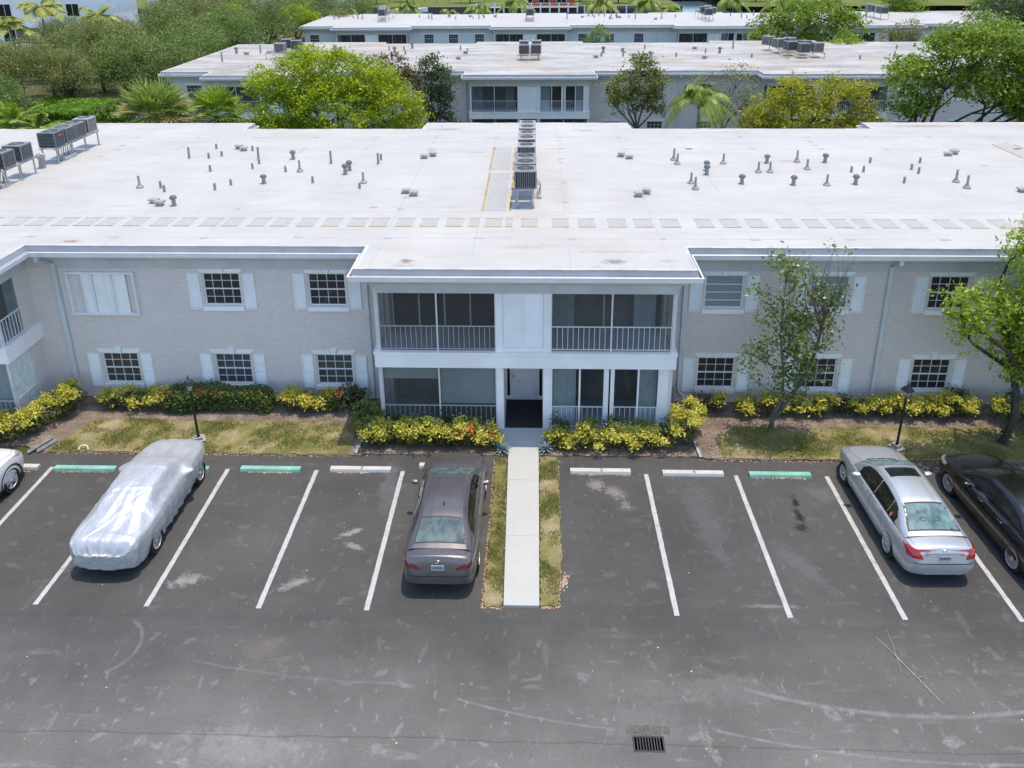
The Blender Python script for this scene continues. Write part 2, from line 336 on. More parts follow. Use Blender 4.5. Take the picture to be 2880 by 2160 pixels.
L['croton'] = leaf('croton_yellow_leaves', [(.24, .27, .03), (.60, .55, .07), (.82, .76, .22)], .35)
L['croton_low'] = leaf('croton_green_leaves', [(.045, .065, .02), (.11, .135, .03), (.32, .32, .06)], .3)
L['olive'] = leaf('olive_leaves', [(.09, .11, .03), (.20, .23, .065), (.34, .35, .12)], .35)
L['palm'] = leaf('palm_fronds', [(.11, .17, .03), (.24, .33, .06), (.42, .48, .12)], .35)
L['palm_pale'] = leaf('pale_palm_fronds', [(.20, .24, .04), (.38, .42, .10), (.58, .56, .20)], .35)
L['palm_dry'] = leaf('dry_palm_fronds', [(.16, .16, .04), (.36, .30, .10), (.52, .36, .12)], .3)
L['agave'] = leaf('agave_blades', [(.16, .24, .25), (.26, .36, .38), (.36, .47, .47)], .05)
L['flower'] = leaf('orange_flowers', [(.75, .10, .03), (.85, .16, .04)], .2)
L['pink'] = leaf('pink_flowers', [(.75, .55, .50), (.85, .72, .66)], .2)
L['litter'] = leaf('fallen_leaves', [(.35, .17, .10), (.55, .34, .22), (.62, .50, .36)], .1)
L['grass'] = leaf('grass_blades', [(.18, .23, .05), (.33, .34, .11), (.54, .46, .25)], .3)
L['hedge_bright'] = leaf('bright_hedge_leaves', [(.09, .19, .01), (.16, .31, .02), (.23, .40, .03)], .35)
M['trough'] = simple('weathered_trough', (.42, .42, .41), .7, var=.2, vs=5)
M['bark'] = simple('grey_bark', (.14, .12, .10), .9, var=.3, vs=9, bmp=.5)
M['bark_pale'] = simple('pale_bark', (.27, .25, .22), .9, var=.25, vs=7, bmp=.5)
M['bark_dark'] = simple('dark_bark', (.06, .052, .045), .9, var=.3, vs=9, bmp=.5)
M['twig'] = simple('dry_twig', (.48, .38, .26), .9, var=.2, vs=9)

# ------------------------------------------------------------------ mesh helpers
class MB:
    def __init__(s): s.v = []; s.f = []; s.m = []; s.i = 0
    def a(s, verts, faces):
        n = len(s.v); s.v += [tuple(map(float, p)) for p in verts]
        s.f += [tuple(n + j for j in f) for f in faces]; s.m += [s.i] * len(faces); return s
    def quad(s, a, b, c, d): return s.a([a, b, c, d], [(0, 1, 2, 3)])
    def box(s, x0, y0, z0, x1, y1, z1):
        v = [(x0, y0, z0), (x1, y0, z0), (x1, y1, z0), (x0, y1, z0), (x0, y0, z1), (x1, y0, z1), (x1, y1, z1), (x0, y1, z1)]
        return s.a(v, [(0, 3, 2, 1), (4, 5, 6, 7), (0, 1, 5, 4), (1, 2, 6, 5), (2, 3, 7, 6), (3, 0, 4, 7)])
    def bbox(s, x0, y0, z0, x1, y1, z1, b=.02):       # box with chamfered upright and top edges
        xs = [(x0 + b, y0), (x1 - b, y0), (x1, y0 + b), (x1, y1 - b), (x1 - b, y1), (x0 + b, y1), (x0, y1 - b), (x0, y0 + b)]
        xt = [(x0 + 2 * b, y0 + b), (x1 - 2 * b, y0 + b), (x1 - b, y0 + 2 * b), (x1 - b, y1 - 2 * b), (x1 - 2 * b, y1 - b), (x0 + 2 * b, y1 - b), (x0 + b, y1 - 2 * b), (x0 + b, y0 + 2 * b)]
        v = [(x, y, z0) for x, y in xs] + [(x, y, z1 - b) for x, y in xs] + [(x, y, z1) for x, y in xt]
        f = [tuple(range(7, -1, -1)), tuple(range(16, 24))]
        for k in (0, 8): f += [(k + i, k + (i + 1) % 8, k + 8 + (i + 1) % 8, k + 8 + i) for i in range(8)]
        return s.a(v, f)
    def grid(s, P, cu=False, cv=False, flip=False):
        P = np.asarray(P, float); n, k = P.shape[:2]; f = []
        for i in range(n if cu else n - 1):
            for j in range(k if cv else k - 1):
                q = (i * k + j, ((i + 1) % n) * k + j, ((i + 1) % n) * k + (j + 1) % k, i * k + (j + 1) % k)
                f.append(q[::-1] if flip else q)
        return s.a(P.reshape(-1, 3), f)
    def tube(s, pts, r, n=6, caps=True):
        pts = [Vector(p) for p in pts]; rs = r if isinstance(r, (list, tuple)) else [r] * len(pts); R = []
        t0 = None
        for i, p in enumerate(pts):
            t = (pts[min(i + 1, len(pts) - 1)] - pts[max(i - 1, 0)]).normalized()
            if t0 is None:
                a = Vector((0, 0, 1)) if abs(t.z) < .9 else Vector((1, 0, 0)); u = t.cross(a).normalized()
            else:
                u = (u - t * u.dot(t)).normalized()
            t0 = t; v = t.cross(u)
            R.append([p + (u * math.cos(2 * math.pi * k / n) + v * math.sin(2 * math.pi * k / n)) * rs[i] for k in range(n)])
        s.grid(R, cv=True, flip=True)
        if caps:
            s.a(R[0], [tuple(range(n))]); s.a(R[-1], [tuple(range(n - 1, -1, -1))])
        return s
    def lathe(s, c, prof, n=16):
        P = [[(c[0] + r * math.cos(2 * math.pi * k / n), c[1] + r * math.sin(2 * math.pi * k / n), c[2] + z) for k in range(n)] for r, z in prof]
        s.grid(P, cv=True, flip=True)
        if prof[-1][0] > 1e-4: s.a(P[-1], [tuple(range(n))])
        return s
    def build(s, name, mats, parent=None, smooth=None, loc=None):
        me = bpy.data.meshes.new(name); me.from_pydata(s.v, [], s.f)
        if not isinstance(mats, (list, tuple)): mats = [mats]
        for q in mats: me.materials.append(q)
        if len(mats) > 1: me.polygons.foreach_set('material_index', s.m)
        if smooth is not None:
            me.polygons.foreach_set('use_smooth', [True] * len(s.f)); me.set_sharp_from_angle(angle=math.radians(smooth))
        me.update()
        o = bpy.data.objects.new(name, me); C.objects.link(o)
        if parent: o.parent = parent
        if loc: o.location = loc
        return o
def tag(o, label=None, cat=None, group=None, kind=None):
    for k, v in (('label', label), ('category', cat), ('group', group), ('kind', kind)):
        if v: o[k] = v
    return o
def thing(name, label, cat, loc=(0, 0, 0), rz=0, group=None):
    o = bpy.data.objects.new(name, None); C.objects.link(o); o.location = loc; o.rotation_euler = (0, 0, rz)
    return tag(o, label, cat, group)
def struct(name, mb, m, smooth=None): return tag(mb.build(name, m, smooth=smooth), kind='structure')
def copy_tree(o, parent=None):
    c = o.copy(); C.objects.link(c); c.parent = parent
    for ch in kids.get(o.name, []) or [x for x in o.children]: copy_tree(ch, c)
    return c
kids = {}
def dup(o, loc, rz=None, label=None, group=None, scale=None):
    c = copy_tree(o); c.location = loc
    if rz is not None: c.rotation_euler = (0, 0, rz)
    if label: c['label'] = label
    if group: c['group'] = group
    if scale: c.scale = scale if isinstance(scale, (tuple, list)) else (scale,) * 3
    return c
def text(s, size, m, parent, loc, rot, name='lettering', extrude=.002):
    cu = bpy.data.curves.new(name, 'FONT'); cu.body = s; cu.size = size; cu.extrude = extrude; cu.align_x = 'CENTER'; cu.align_y = 'CENTER'
    t = bpy.data.objects.new(name, cu); C.objects.link(t)
    dg = bpy.context.evaluated_depsgraph_get(); me = bpy.data.meshes.new_from_object(t.evaluated_get(dg))
    bpy.data.objects.remove(t); me.materials.clear(); me.materials.append(m)
    o = bpy.data.objects.new(name, me); C.objects.link(o); o.parent = parent; o.location = loc; o.rotation_euler = rot
    return o
def leaf_obj(name, cen, size, m, parent=None, seed=0, up=.3, asp=.5, jitter=.35, mats=None, midx=None):
    """one mesh of many small pointed leaves at the points cen (N,3)"""
    rg = np.random.default_rng(seed); n = len(cen)
    nr = rg.normal(size=(n, 3)); nr[:, 2] = np.abs(nr[:, 2]) + up; nr /= np.linalg.norm(nr, axis=1)[:, None]
    t = rg.normal(size=(n, 3)); t -= nr * (t * nr).sum(1)[:, None]; t /= np.linalg.norm(t, axis=1)[:, None]
    b = np.cross(nr, t); sz = (np.asarray(size) * (1 + jitter * rg.uniform(-1, 1, n)))[:, None] * .5
    V = np.stack([cen - t * sz, cen + b * sz * asp - nr * sz * .15, cen + t * sz, cen - b * sz * asp - nr * sz * .15], 1).reshape(-1, 3)
    me = bpy.data.meshes.new(name); me.vertices.add(4 * n); me.vertices.foreach_set('co', V.ravel())
    me.loops.add(4 * n); me.loops.foreach_set('vertex_index', np.arange(4 * n, dtype=np.int32))
    me.polygons.add(n); me.polygons.foreach_set('loop_start', np.arange(0, 4 * n, 4, dtype=np.int32))
    me.polygons.foreach_set('loop_total', np.full(n, 4, dtype=np.int32))
    for q in (mats or [m]): me.materials.append(q)
    if midx is not None: me.polygons.foreach_set('material_index', np.asarray(midx, dtype=np.int32))
    me.update(calc_edges=True); me.validate()
    o = bpy.data.objects.new(name, me); C.objects.link(o)
    if parent: o.parent = parent
    return o
# ------------------------------------------------------------------ ground
def gz(y):   # the land falls gently away behind the first building
    if y < 18: return -.5
    return -.02 if y < 40 else -.02 - .6 * min(1, (y - 40) / 18) - .75 * max(0, min(1, (y - 62) / 40))
def ground():
    b = MB(); ys = [-60, 0, 17.99, 18.0, 20, 40, 46, 52, 58, 62, 75, 90, 102, 130, 168]
    b.grid([[(x, y, gz(y)) for x in (-400, -100, 0, 100, 400)] for y in ys], flip=True)
    struct('ground', b, M['ground'])
    b = MB(); b.grid([[(x, y, -2.4) for x in (-500, 500)] for y in (160, 300)], flip=True); struct('canal_water', b, M['water'])
    b = MB(); b.box(-400, 167.6, -2.4, 400, 168, -1.3); struct('near_bank', b, M['seawall'])
    # far bank: seawall with a cap, lawn behind
    b = MB(); b.box(-400, 193, -2.6, 33.5, 193.5, -.15); b.box(-400, 192.9, -.15, 33.5, 193.8, -.02)
    b.box(33.5, 193, -2.6, 34, 230, -.02); struct('seawall', b, M['seawall'])
    b = MB(); b.grid([[(x, y, -.03) for x in (-400, 33.5)] for y in (193.5, 600)], flip=True)
    b.grid([[(x, y, -.03) for x in (48, 500)] for y in (190, 600)], flip=True)
    b.grid([[(x, y, -.03) for x in (33.5, 48)] for y in (240, 600)], flip=True); struct('far_shore', b, M['far_lawn'])
    # asphalt lot, with a pit for the drain
    b = MB(); X0, X1, Y0, Y1 = 1.92, 2.54, 11.2, 11.53
    for a in ((-70, -30, X0, 20.4), (X1, -30, 70, 20.4), (X0, -30, X1, Y0), (X0, Y1, X1, 20.4)):
        b.a([(a[0], a[1], 0), (a[2], a[1], 0), (a[2], a[3], 0), (a[0], a[3], 0)], [(0, 1, 2, 3)])
    for (xa, xb) in ((-1.55, -1.28),):
        pass
    # lot runs up to the beds in front of the entrance bay
    rg = random.Random(3); xs = [-70] + [-16 + i * .25 for i in range(140)] + [70]
    t = [(x, 20.4, 0) for x in xs]; u = [(x, 20.42 + (.0 if abs(x) > 60 else rg.uniform(-.015, .015)) + (.12 if -5.4 < x < 5.1 else 0), 0) for x in xs]
    b.grid([t, u], flip=True)
    struct('parking_lot', b, M['asphalt'])
ground()
def ragged(name, pts, z, m, amp=.05, step=.18, seed=1, skirt=.06):
    """flat patch with an uneven edge and a thin thickness"""
    rg = random.Random(seed); out = []
    for i in range(len(pts)):
        a = Vector(pts[i]); c = Vector(pts[(i + 1) % len(pts)]); n = max(1, int((c - a).length / step)); d = (c - a).normalized(); nn = Vector((d.y, -d.x))
        for k in range(n):
            p = a + (c - a) * k / n + nn * rg.uniform(-amp, amp)
            out.append((p.x, p.y))
    b = MB(); n = len(out); b.a([(x, y, z) for x, y in out], [tuple(range(n))])
    b.a([(x, y, z) for x, y in out] + [(x, y, z - skirt) for x, y in out], [(i, n + i, n + (i + 1) % n, (i + 1) % n) for i in range(n)])
    return struct(name, b, m)
ragged('planting_bed', [(-15.9, 20.7), (-15.1, 20.42), (-5.35, 20.42), (-5.3, 20.52), (-.83, 20.52), (-.83, 23.8), (-22, 23.8), (-22, 20.7)], .03, M['mulch'], .03)
ragged('planting_bed', [(.12, 20.55), (5.1, 20.55), (5.2, 20.45), (32, 20.45), (32, 23.8), (.12, 23.8)], .03, M['mulch'], .03, seed=5)
ragged('planting_bed', [(-40, 20.45), (-22.2, 20.45), (-22.2, 23.8), (-40, 23.8)], .03, M['mulch'], .03, seed=6)
LAWNS = [[(-15.05, 20.46), (-5.75, 20.46), (-5.75, 22.0), (-8.5, 22.15), (-11, 22.1), (-13.2, 22.25), (-14.5, 22.2)],
         [(5.6, 20.50), (30, 20.50), (30, 22.0), (20, 22.1), (11, 22.2), (8.5, 22.0), (6.6, 22.15), (5.7, 21.6)]]
ragged('lawn', LAWNS[0], .05, M['lawn'], .05, seed=2); ragged('lawn', LAWNS[1], .05, M['lawn'], .05, seed=3)
STRIPS = [[(-1.22, 14.68), (-.78, 14.66), (-.86, 20.3), (-1.2, 20.42)], [(.13, 14.7), (.55, 14.74), (.68, 16.2), (.66, 20.45), (.13, 20.45)]]
ragged('lawn_strip', STRIPS[0], .045, M['lawn'], .035, .1, seed=8); ragged('lawn_strip', STRIPS[1], .045, M['lawn'], .035, .1, seed=9)
b = MB()
for ya, yb in ((14.68, 17.0), (17.005, 19.3), (19.305, 20.93)):
    k = lambda y: (y - 14.68) / 6.25
    b.a([(-.74 - .09 * k(ya), ya, .07), (.1, ya, .07), (.1, yb, .07), (-.74 - .09 * k(yb), yb, .07), (-.74 - .09 * k(ya), ya, -.02), (.1, ya, -.02), (.1, yb, -.02), (-.74 - .09 * k(yb), yb, -.02)],
        [(0, 1, 2, 3), (4, 5, 1, 0), (5, 6, 2, 1), (6, 7, 3, 2), (7, 4, 0, 3)])
struct('walkway', b, M['walk'])
b = MB(); b.box(-1.12, 20.94, -.02, .27, 21.7, .08); b.box(-4.9, 21.7, -.02, 4.25, 23.62, .10); struct('entry_slab', b, M['slab'])
b = MB(); b.box(-.97, 21.86, .104, .24, 23.5, .115); tag(b.build('door_mat', M['mat']), 'dark carpet mat covering the floor of the ground floor entrance', 'mat')
for i, (x0, x1) in enumerate([(-19.79, -19.83), (-17.15, -17.19), (-14.5, -14.54), (-11.85, -11.89), (-9.17, -9.21), (-6.5, -6.53), (-3.93, -3.96), (3.25, 3.30), (5.86, 5.91), (8.49, 8.53), (11.13, 11.18), (13.78, 13.82), (16.4, 16.44)]):
    b = MB(); n = 40; rg = random.Random(i); Lf = []; Rt = []
    for k in range(n + 1):
        y = 14.52 + 5.2 * k / n; x = x1 + (x0 - x1) * k / n
        Lf.append((x - .062 + rg.uniform(-.005, .005), y, .004)); Rt.append((x + .062 + rg.uniform(-.005, .005), y, .004))
    b.grid([Lf, Rt], flip=False); b.f = [f[::-1] for f in b.f] if False else b.f
    struct('parking_line', b, M['paint'])

# ------------------------------------------------------------------ apartment buildings
H1, H2, BAY, HB = 2.32, 2.86, -1.8, 4.57
def wall_holes(b, xa, xb, y, z0, z1, holes, rev=.10):
    xs = sorted({xa, xb, *[h[0] for h in holes], *[h[1] for h in holes]}); zs = sorted({z0, z1, *[h[2] for h in holes], *[h[3] for h in holes]})
    for i in range(len(xs) - 1):
        for j in range(len(zs) - 1):
            cx = (xs[i] + xs[i + 1]) / 2; cz = (zs[j] + zs[j + 1]) / 2
            if any(h[0] < cx < h[1] and h[2] < cz < h[3] for h in holes): continue
            b.quad((xs[i], y, zs[j]), (xs[i + 1], y, zs[j]), (xs[i + 1], y, zs[j + 1]), (xs[i], y, zs[j + 1]))
    for a, c, e, f in holes:
        b.quad((a, y, e), (a, y + rev, e), (a, y + rev, f), (a, y, f)); b.quad((c, y + rev, e), (c, y, e), (c, y, f), (c, y + rev, f))
        b.quad((a, y, e), (c, y, e), (c, y + rev, e), (a, y + rev, e)); b.quad((a, y + rev, f), (c, y + rev, f), (c, y, f), (a, y, f))
def offset(P, d):
    n = len(P); out = []
    for i in range(n):
        p, q, r = Vector(P[i - 1]), Vector(P[i]), Vector(P[(i + 1) % n]); a = (q - p).normalized(); c = (r - q).normalized()
        na = Vector((a.y, -a.x)); nc = Vector((c.y, -c.x)); k = na + nc; out.append(q + k * (d / k.dot(na)))
    return out
def sweep(P, prof):
    b = MB(); R = [[(p.x, p.y, z) for p in offset(P, d)] for d, z in prof]
    b.grid(R, cv=True, flip=True); return b
WIN = {}
def window(parent, x, z, kind='upper', pane='dark', shut=True, w=1.24, h=1.16, yo=0):
    key = (kind, pane, shut, w, h)
    if key not in WIN:
        b = MB(); f = .045; lo = kind == 'lower'
        b.box(-w / 2, .045, 0, -w / 2 + f, .09, h); b.box(w / 2 - f, .045, 0, w / 2, .09, h)
        b.box(-w / 2 + f, .045, 0, w / 2 - f, .09, f); b.box(-w / 2 + f, .045, h - f, w / 2 - f, .09, h)
        hy = .05
        if kind == 'louvred':
            for k in (.22, .46, .70): b.box(-w / 2 + f, .05, h * k, w / 2 - f, .085, h * k + .028)
        else:
            mw = .018 if lo else .015
            if pane != 'deep' or True:
                b.box(-w / 2 + f, .052, h / 2 - .02, w / 2 - f, .088, h / 2 + .02)
            for k in (1, 2, 3):
                xx = -w / 2 + w * k / 4; b.box(xx - mw / 2, .058, h / 2 + .02, xx + mw / 2, .08, h - f)
                b.box(xx - mw / 2, .072, f, xx + mw / 2, .09, h / 2 - .02)
            for k in (1, 3):
                zz = h * k / 4; yy = .058 if k == 3 else .072; b.box(-w / 2 + f, yy + .001, zz - mw / 2, w / 2 - f, yy + .018, zz + mw / 2)
        o = b.build('window', M['alu_white']); C.objects.unlink(o)
        def sub(name, bb, mm):
            c = bb.build(name, mm, o); C.objects.unlink(c); kids.setdefault(o.name, []).append(c); return c
        g = MB(); g.quad((-w / 2 + f, .086, f), (w / 2 - f, .086, f), (w / 2 - f, .086, h - f), (-w / 2 + f, .086, h - f)); sub('pane', g, M['glass_dark' if pane in ('dark', 'deep') else 'glass'])
        g = MB(); g.quad((-w / 2, .099, 0), (w / 2, .099, 0), (w / 2, .099, h), (-w / 2, .099, h)); sub('curtain', g, {'dark': M['dark_in'], 'deep': M['dark_in'], 'grey': M['mid_in'], 'stripe': M['curtain_stripe'], 'pale': M['sheer'], 'half': M['mid_in']}[pane])  # for dark and grey panes a flat sheet painted as the unlit room
        g = MB(); g.box(-w / 2 - .06, -.07, -.17, w / 2 + .06, .1, -.015); sub('sill', g, M['band'])
        g = MB(); q = .13
        g.a([(-w / 2 - .03, -.03, h + .02), (-.1, -.03, h + .02), (-.14, -.03, h + .02 + q), (-w / 2 - .13, -.03, h + .02 + q), (-w / 2 - .03, .02, h + .02), (-.1, .02, h + .02), (-.14, .02, h + .02 + q), (-w / 2 - .13, .02, h + .02 + q)], [(0, 1, 2, 3), (3, 2, 6, 7), (0, 4, 5, 1), (1, 5, 6, 2), (0, 3, 7, 4)])
        g.a([(w / 2 + .03, -.03, h + .02), (.1, -.03, h + .02), (.14, -.03, h + .02 + q), (w / 2 + .13, -.03, h + .02 + q), (w / 2 + .03, .02, h + .02), (.1, .02, h + .02), (.14, .02, h + .02 + q), (w / 2 + .13, .02, h + .02 + q)], [(3, 2, 1, 0), (7, 6, 2, 3), (1, 5, 4, 0), (2, 6, 5, 1), (4, 7, 3, 0)])
        k = .21 if lo else .14
        g.a([(-.075, -.055, h + .02), (.075, -.055, h + .02), (.12, -.055, h + .02 + k), (-.12, -.055, h + .02 + k), (-.075, .02, h + .02), (.075, .02, h + .02), (.12, .02, h + .02 + k), (-.12, .02, h + .02 + k)], [(0, 1, 2, 3), (3, 2, 6, 7), (0, 3, 7, 4), (2, 1, 5, 6), (0, 4, 5, 1)])
        sub('lintel', g, M['shutter'])
        if shut:
            for sd in (-1, 1):
                g = MB(); xa = sd * (w / 2 + .29); x0, x1 = xa - .19, xa + .19; z0, z1 = -.13, h - .01
                g.box(x0, -.035, z0, x0 + .04, .0, z1); g.box(x1 - .04, -.035, z0, x1, .0, z1)
                for zz in (z0, (z0 + z1) / 2 - .03, z1 - .05): g.box(x0 + .04, -.035, zz, x1 - .04, .0, zz + .05)
                n = 22
                for i in range(n):
                    zz = z0 + .06 + (z1 - z0 - .12) * i / n; g.quad((x0 + .04, -.028, zz), (x1 - .04, -.028, zz), (x1 - .04, -.008, zz + .048), (x0 + .04, -.008, zz + .048))
                sub('shutter', g, M['shutter'])
        WIN[key] = o
    c = copy_tree(WIN[key], parent); c.location = (x, yo, z); return c
def part(name, b, m, parent, **k): return b.build(name, m, parent, **k)
def rail(b, x0, x1, y, zt, zb, sp=.16, r=.009, top=.022):
    b.box(x0, y - .02, zt - .03, x1, y + .02, zt); b.box(x0, y - .018, zb, x1, y + .018, zb + .025)
    n = int((x1 - x0) / sp)
    for i in range(1, n): x = x0 + (x1 - x0) * i / n; b.box(x - r, y - r, zb + .025, x + r, y + r, zt - .03)
def rail_y(b, x, y0, y1, zt, zb, sp=.16, r=.009):
    b.box(x - .02, y0, zt - .03, x + .02, y1, zt); b.box(x - .018, y0, zb, x + .018, y1, zb + .025)
    n = int((y1 - y0) / sp)
    for i in range(1, n): y = y0 + (y1 - y0) * i / n; b.box(x - r, y - r, zb + .025, x + r, y + r, zt - .03)
def bay(B, xc, style, brk, far=False):
    """projecting entrance bay with two screened porches on each floor; local y=0 is the wing wall"""
    y = BAY; L0, L1 = xc - HB, xc + HB; ce = xc + 0.0
    cL0, cL1, cR0, cR1 = xc - .89, xc - .67, xc + .57, xc + .80
    # side returns: brick behind an opening
    for sx in (-1, 1):
        x = xc + sx * HB; b = MB(); xi = x - sx * .2
        a, c = (x, xi) if sx > 0 else (xi, x)
        b.box(min(a, c), -.62, 0, max(a, c), -.001, 4.86); part('side_wall', b, brk, B)
    b = MB()
    for sx in (-1, 1):
        x = xc + sx * HB; a, c = sorted((x, x - sx * .09)); b.box(a, y, .1, c, y + .09, H1); b.box(a, y, H2, c, y + .09, 4.88)
        part('corner_post', b, M['alu_white' if far else 'alu'], B); b = MB()
    for a, c in ((cL0, cL1), (cR0, cR1)):
        b = MB(); b.box(a, y + .004, .08, c, y + .22, H1); b.box(a, y + .004, H2, c, y + .22, 4.88); part('column', b, M['white'], B)
    b = MB(); b.box(L0 - .08, y - .07, H1, L1 + .08, -.001, H2 - .08); b.box(L0 - .11, y - .10, H2 - .08, L1 + .11, -.002, H2); part('balcony_band', b, M['band'], B)
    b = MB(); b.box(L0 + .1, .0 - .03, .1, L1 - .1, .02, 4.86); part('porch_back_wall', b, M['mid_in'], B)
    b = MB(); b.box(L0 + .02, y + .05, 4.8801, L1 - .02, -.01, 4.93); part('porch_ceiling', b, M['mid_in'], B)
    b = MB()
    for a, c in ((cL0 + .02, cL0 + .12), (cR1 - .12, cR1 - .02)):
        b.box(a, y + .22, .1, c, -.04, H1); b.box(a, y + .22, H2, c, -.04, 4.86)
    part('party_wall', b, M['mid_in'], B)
    # centre: louvred panel above, door recess below
    b = MB(); px0, px1, pz0, pz1 = cL1, cR0, H2 + .06, 4.82
    b.box(px0, y + .05, H2, px1, y + .12, 4.88)
    for a, c in ((px0 + .02, xc - .07), (xc - .03, px1 - .02)):
        b.box(a, y + .02, pz0, a + .06, y + .05, pz1); b.box(c - .06, y + .02, pz0, c, y + .05, pz1)
        b.box(a + .06, y + .02, pz0, c - .06, y + .05, pz0 + .07); b.box(a + .06, y + .02, pz1 - .07, c - .06, y + .05, pz1)
        if not far:
            for i in range(34):
                zz = pz0 + .08 + (pz1 - pz0 - .16) * i / 34; b.quad((a + .06, y + .026, zz), (c - .06, y + .026, zz), (c - .06, y + .047, zz + .05), (a + .06, y + .047, zz + .05))
    part('louvred_panel', b, M['band'], B)
    if not far:
        b = MB(); b.box(cL1 - .001, -.06, .1, cR0 + .001, -.03, H1); part('door_surround', b, M['white'], B)
        b = MB(); dx0, dx1 = xc - .48, xc + .40; b.box(dx0, -.10, .11, dx1, -.06, 2.12)
        for zz0, zz1 in ((.25, .85), (1.0, 1.5), (1.62, 1.98)):
            for a, c in ((dx0 + .1, dx0 + .4), (dx1 - .4, dx1 - .1)):
                b.box(a, -.112, zz0, c, -.1, zz1)
        dr = part('door', b, M['door'], B)
        b = MB(); b.lathe((0, 0, 0), [(.0, .0), (.035, .01), (.035, .05), (0, .06)], 10)
        h = part('handle', b, M['galv'], dr); h.location = (dx0 + .08, -.11, 1.02); h.rotation_euler = (math.pi / 2, 0, 0)
        for a in (xc - .62, xc + .46):
            b = MB(); b.box(a, -.075, .25, a + .09, -.0601, 2.0); part('sidelight', b, M['glass_car'], B)
        b = MB()
        for a in (cL1, cR0):
            b = MB(); s = 1 if a == cL1 else -1; a2, c2 = sorted((a, a + s * -.05)); b.box(a2, y + .22, .1, c2, -.03, H1); part('entry_side_wall', b, M['white'], B)
    # four porches
    k = 0
    for up in (1, 0):
        for sd in (-1, 1):
            a, c = ((L0 + .09, cL0) if sd < 0 else (cR1, L1 - .09)); z0, z1 = ((H2, 4.88) if up else (.1, H1)); zr = H2 + .86 if up else .92
            st = style[k]; k += 1; mid = (a + c) / 2
            fr = MB(); fr.box(a, y + .03, z0, a + .03, y + .07, z1); fr.box(c - .03, y + .03, z0, c, y + .07, z1); fr.box(mid - .025, y + .02, z0, mid + .025, y + .07, z1)
            fr.box(a + .03, y + .03, z1 - .03, c - .03, y + .07, z1)
            if st != 'glazed': fo = part('screen_frame', fr, M['alu'], B)
            else:
                for q in (a, a + (c - a) * .24, a + (c - a) * .735): fr.box(q, y + .025, z0, q + .055, y + .075, z1)
                fr.box(a + (c - a) * .45, y + .02, z0, a + (c - a) * .54, y + .08, z1); fr.box(c - .34, y + .02, z0, c, y + .08, z1)
                fo = part('screen_frame', fr, M['white'], B)
            b = MB(); rail(b, a + .03, mid - .025, y + .05, zr, z0 + .06, .155); rail(b, mid + .025, c - .03, y + .05, zr, z0 + .06, .155)
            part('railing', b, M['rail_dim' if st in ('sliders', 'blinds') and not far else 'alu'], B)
            if st not in ('enclosed', 'glazed'): g = MB(); g.quad((a, y + .085, z0), (c, y + .085, z0), (c, y + .085, z1), (a, y + .085, z1)); part('insect_screen', g, M['screen'], B)
            # what stands behind the screen
            if st == 'sliders':
                b = MB()
                for q in (a + .12, a + .98, mid + .02, mid + .86, c - .12): b.box(q, -.1, z0, q + .05, -.03, z1 - .15)
                b.box(a + .1, -.1, z1 - .2, c - .1, -.03, z1 - .14); part('sliding_door', b, M['alu_white'], B)
                g = MB(); g.quad((a + .1, -.055, z0), (c - .1, -.055, z0), (c - .1, -.055, z1 - .2), (a + .1, -.055, z1 - .2)); part('sliding_door_glass', g, M['glass_dark'], B)
            elif st == 'curtains':
                for q0, q1 in ((a + .05, a + .78), (c - 1.0, c - .3)):
                    b = MB(); n = 40; b.grid([[(q0 + (q1 - q0) * i / n, -.3 + .02 * math.sin(i * 1.7), zz) for i in range(n + 1)] for zz in (z0 + .02, z1 - .04)], flip=True); part('curtain', b, M['curtain'], B)
                b = MB(); b.box(mid - .14, -.34, z0, mid - .09, -.28, z1 - .1); part('sliding_door_stile', b, M['alu_white'], B)
            elif st == 'blinds':
                b = MB(); b.quad((a + .03, y + .12, 1.83), (mid - .03, y + .12, 1.83), (mid - .03, y + .12, z1), (a + .03, y + .12, z1)); part('roller_blind', b, M['blind'], B)
                b = MB(); b.quad((mid + .03, y + .12, .95), (c - .03, y + .12, .95), (c - .03, y + .12, z1), (mid + .03, y + .12, z1)); part('roller_blind', b, M['blind'], B)
                b = MB(); b.lathe((a + 1.35, y + .9, 0), [(.03, .1), (.03, .6), (.36, .62), (.36, .65), (0, .66)], 20); part('porch_table', b, M['mid_in'], B)
            elif st == 'glazed':
                for q0, q1 in ((a + .05, a + .8), (a + (c - a) * .74, c - .35)):
                    b = MB(); n = 40; b.grid([[(q0 + (q1 - q0) * i / n, y + .25 + .02 * math.sin(i * 1.7), zz) for i in range(n + 1)] for zz in (z0 + .02, z1 - .04)], flip=True); part('curtain', b, M['curtain'], B)
                g = MB(); g.quad((a, y + .0501, zr), (c, y + .0501, zr), (c, y + .0501, z1), (a, y + .0501, z1)); part('pane', g, M['glass'], B)
            elif st == 'enclosed':      # glazed in, pale drapes right behind the glass, boarded below
                b = MB(); n = 60; b.grid([[(a + .05 + (c - a - .1) * i / n, y + .16 + .02 * math.sin(i * 1.9), zz) for i in range(n + 1)] for zz in (z0 + .02, z1 - .02)], flip=True); part('curtain', b, M['sheer'], B)
                g = MB(); g.quad((a, y + .0501, z0), (c, y + .0501, z0), (c, y + .0501, z1), (a, y + .0501, z1)); part('pane', g, M['glass'], B)
            elif st == 'furnished':
                b = MB(); b.box(mid - .9, -.1, z0, mid - .3, -.04, z1 - .3); b.box(c - .8, -.1, z0, c - .4, -.04, z1 - .4); part('sliding_door', b, M['curtain'], B)
            # side opening of the porch
            xs = xc + sd * HB; b = MB(); rail_y(b, xs - sd * .045, y + .09, -.62, zr, z0 + .04, .155); part('side_railing', b, M['alu_white'], B)
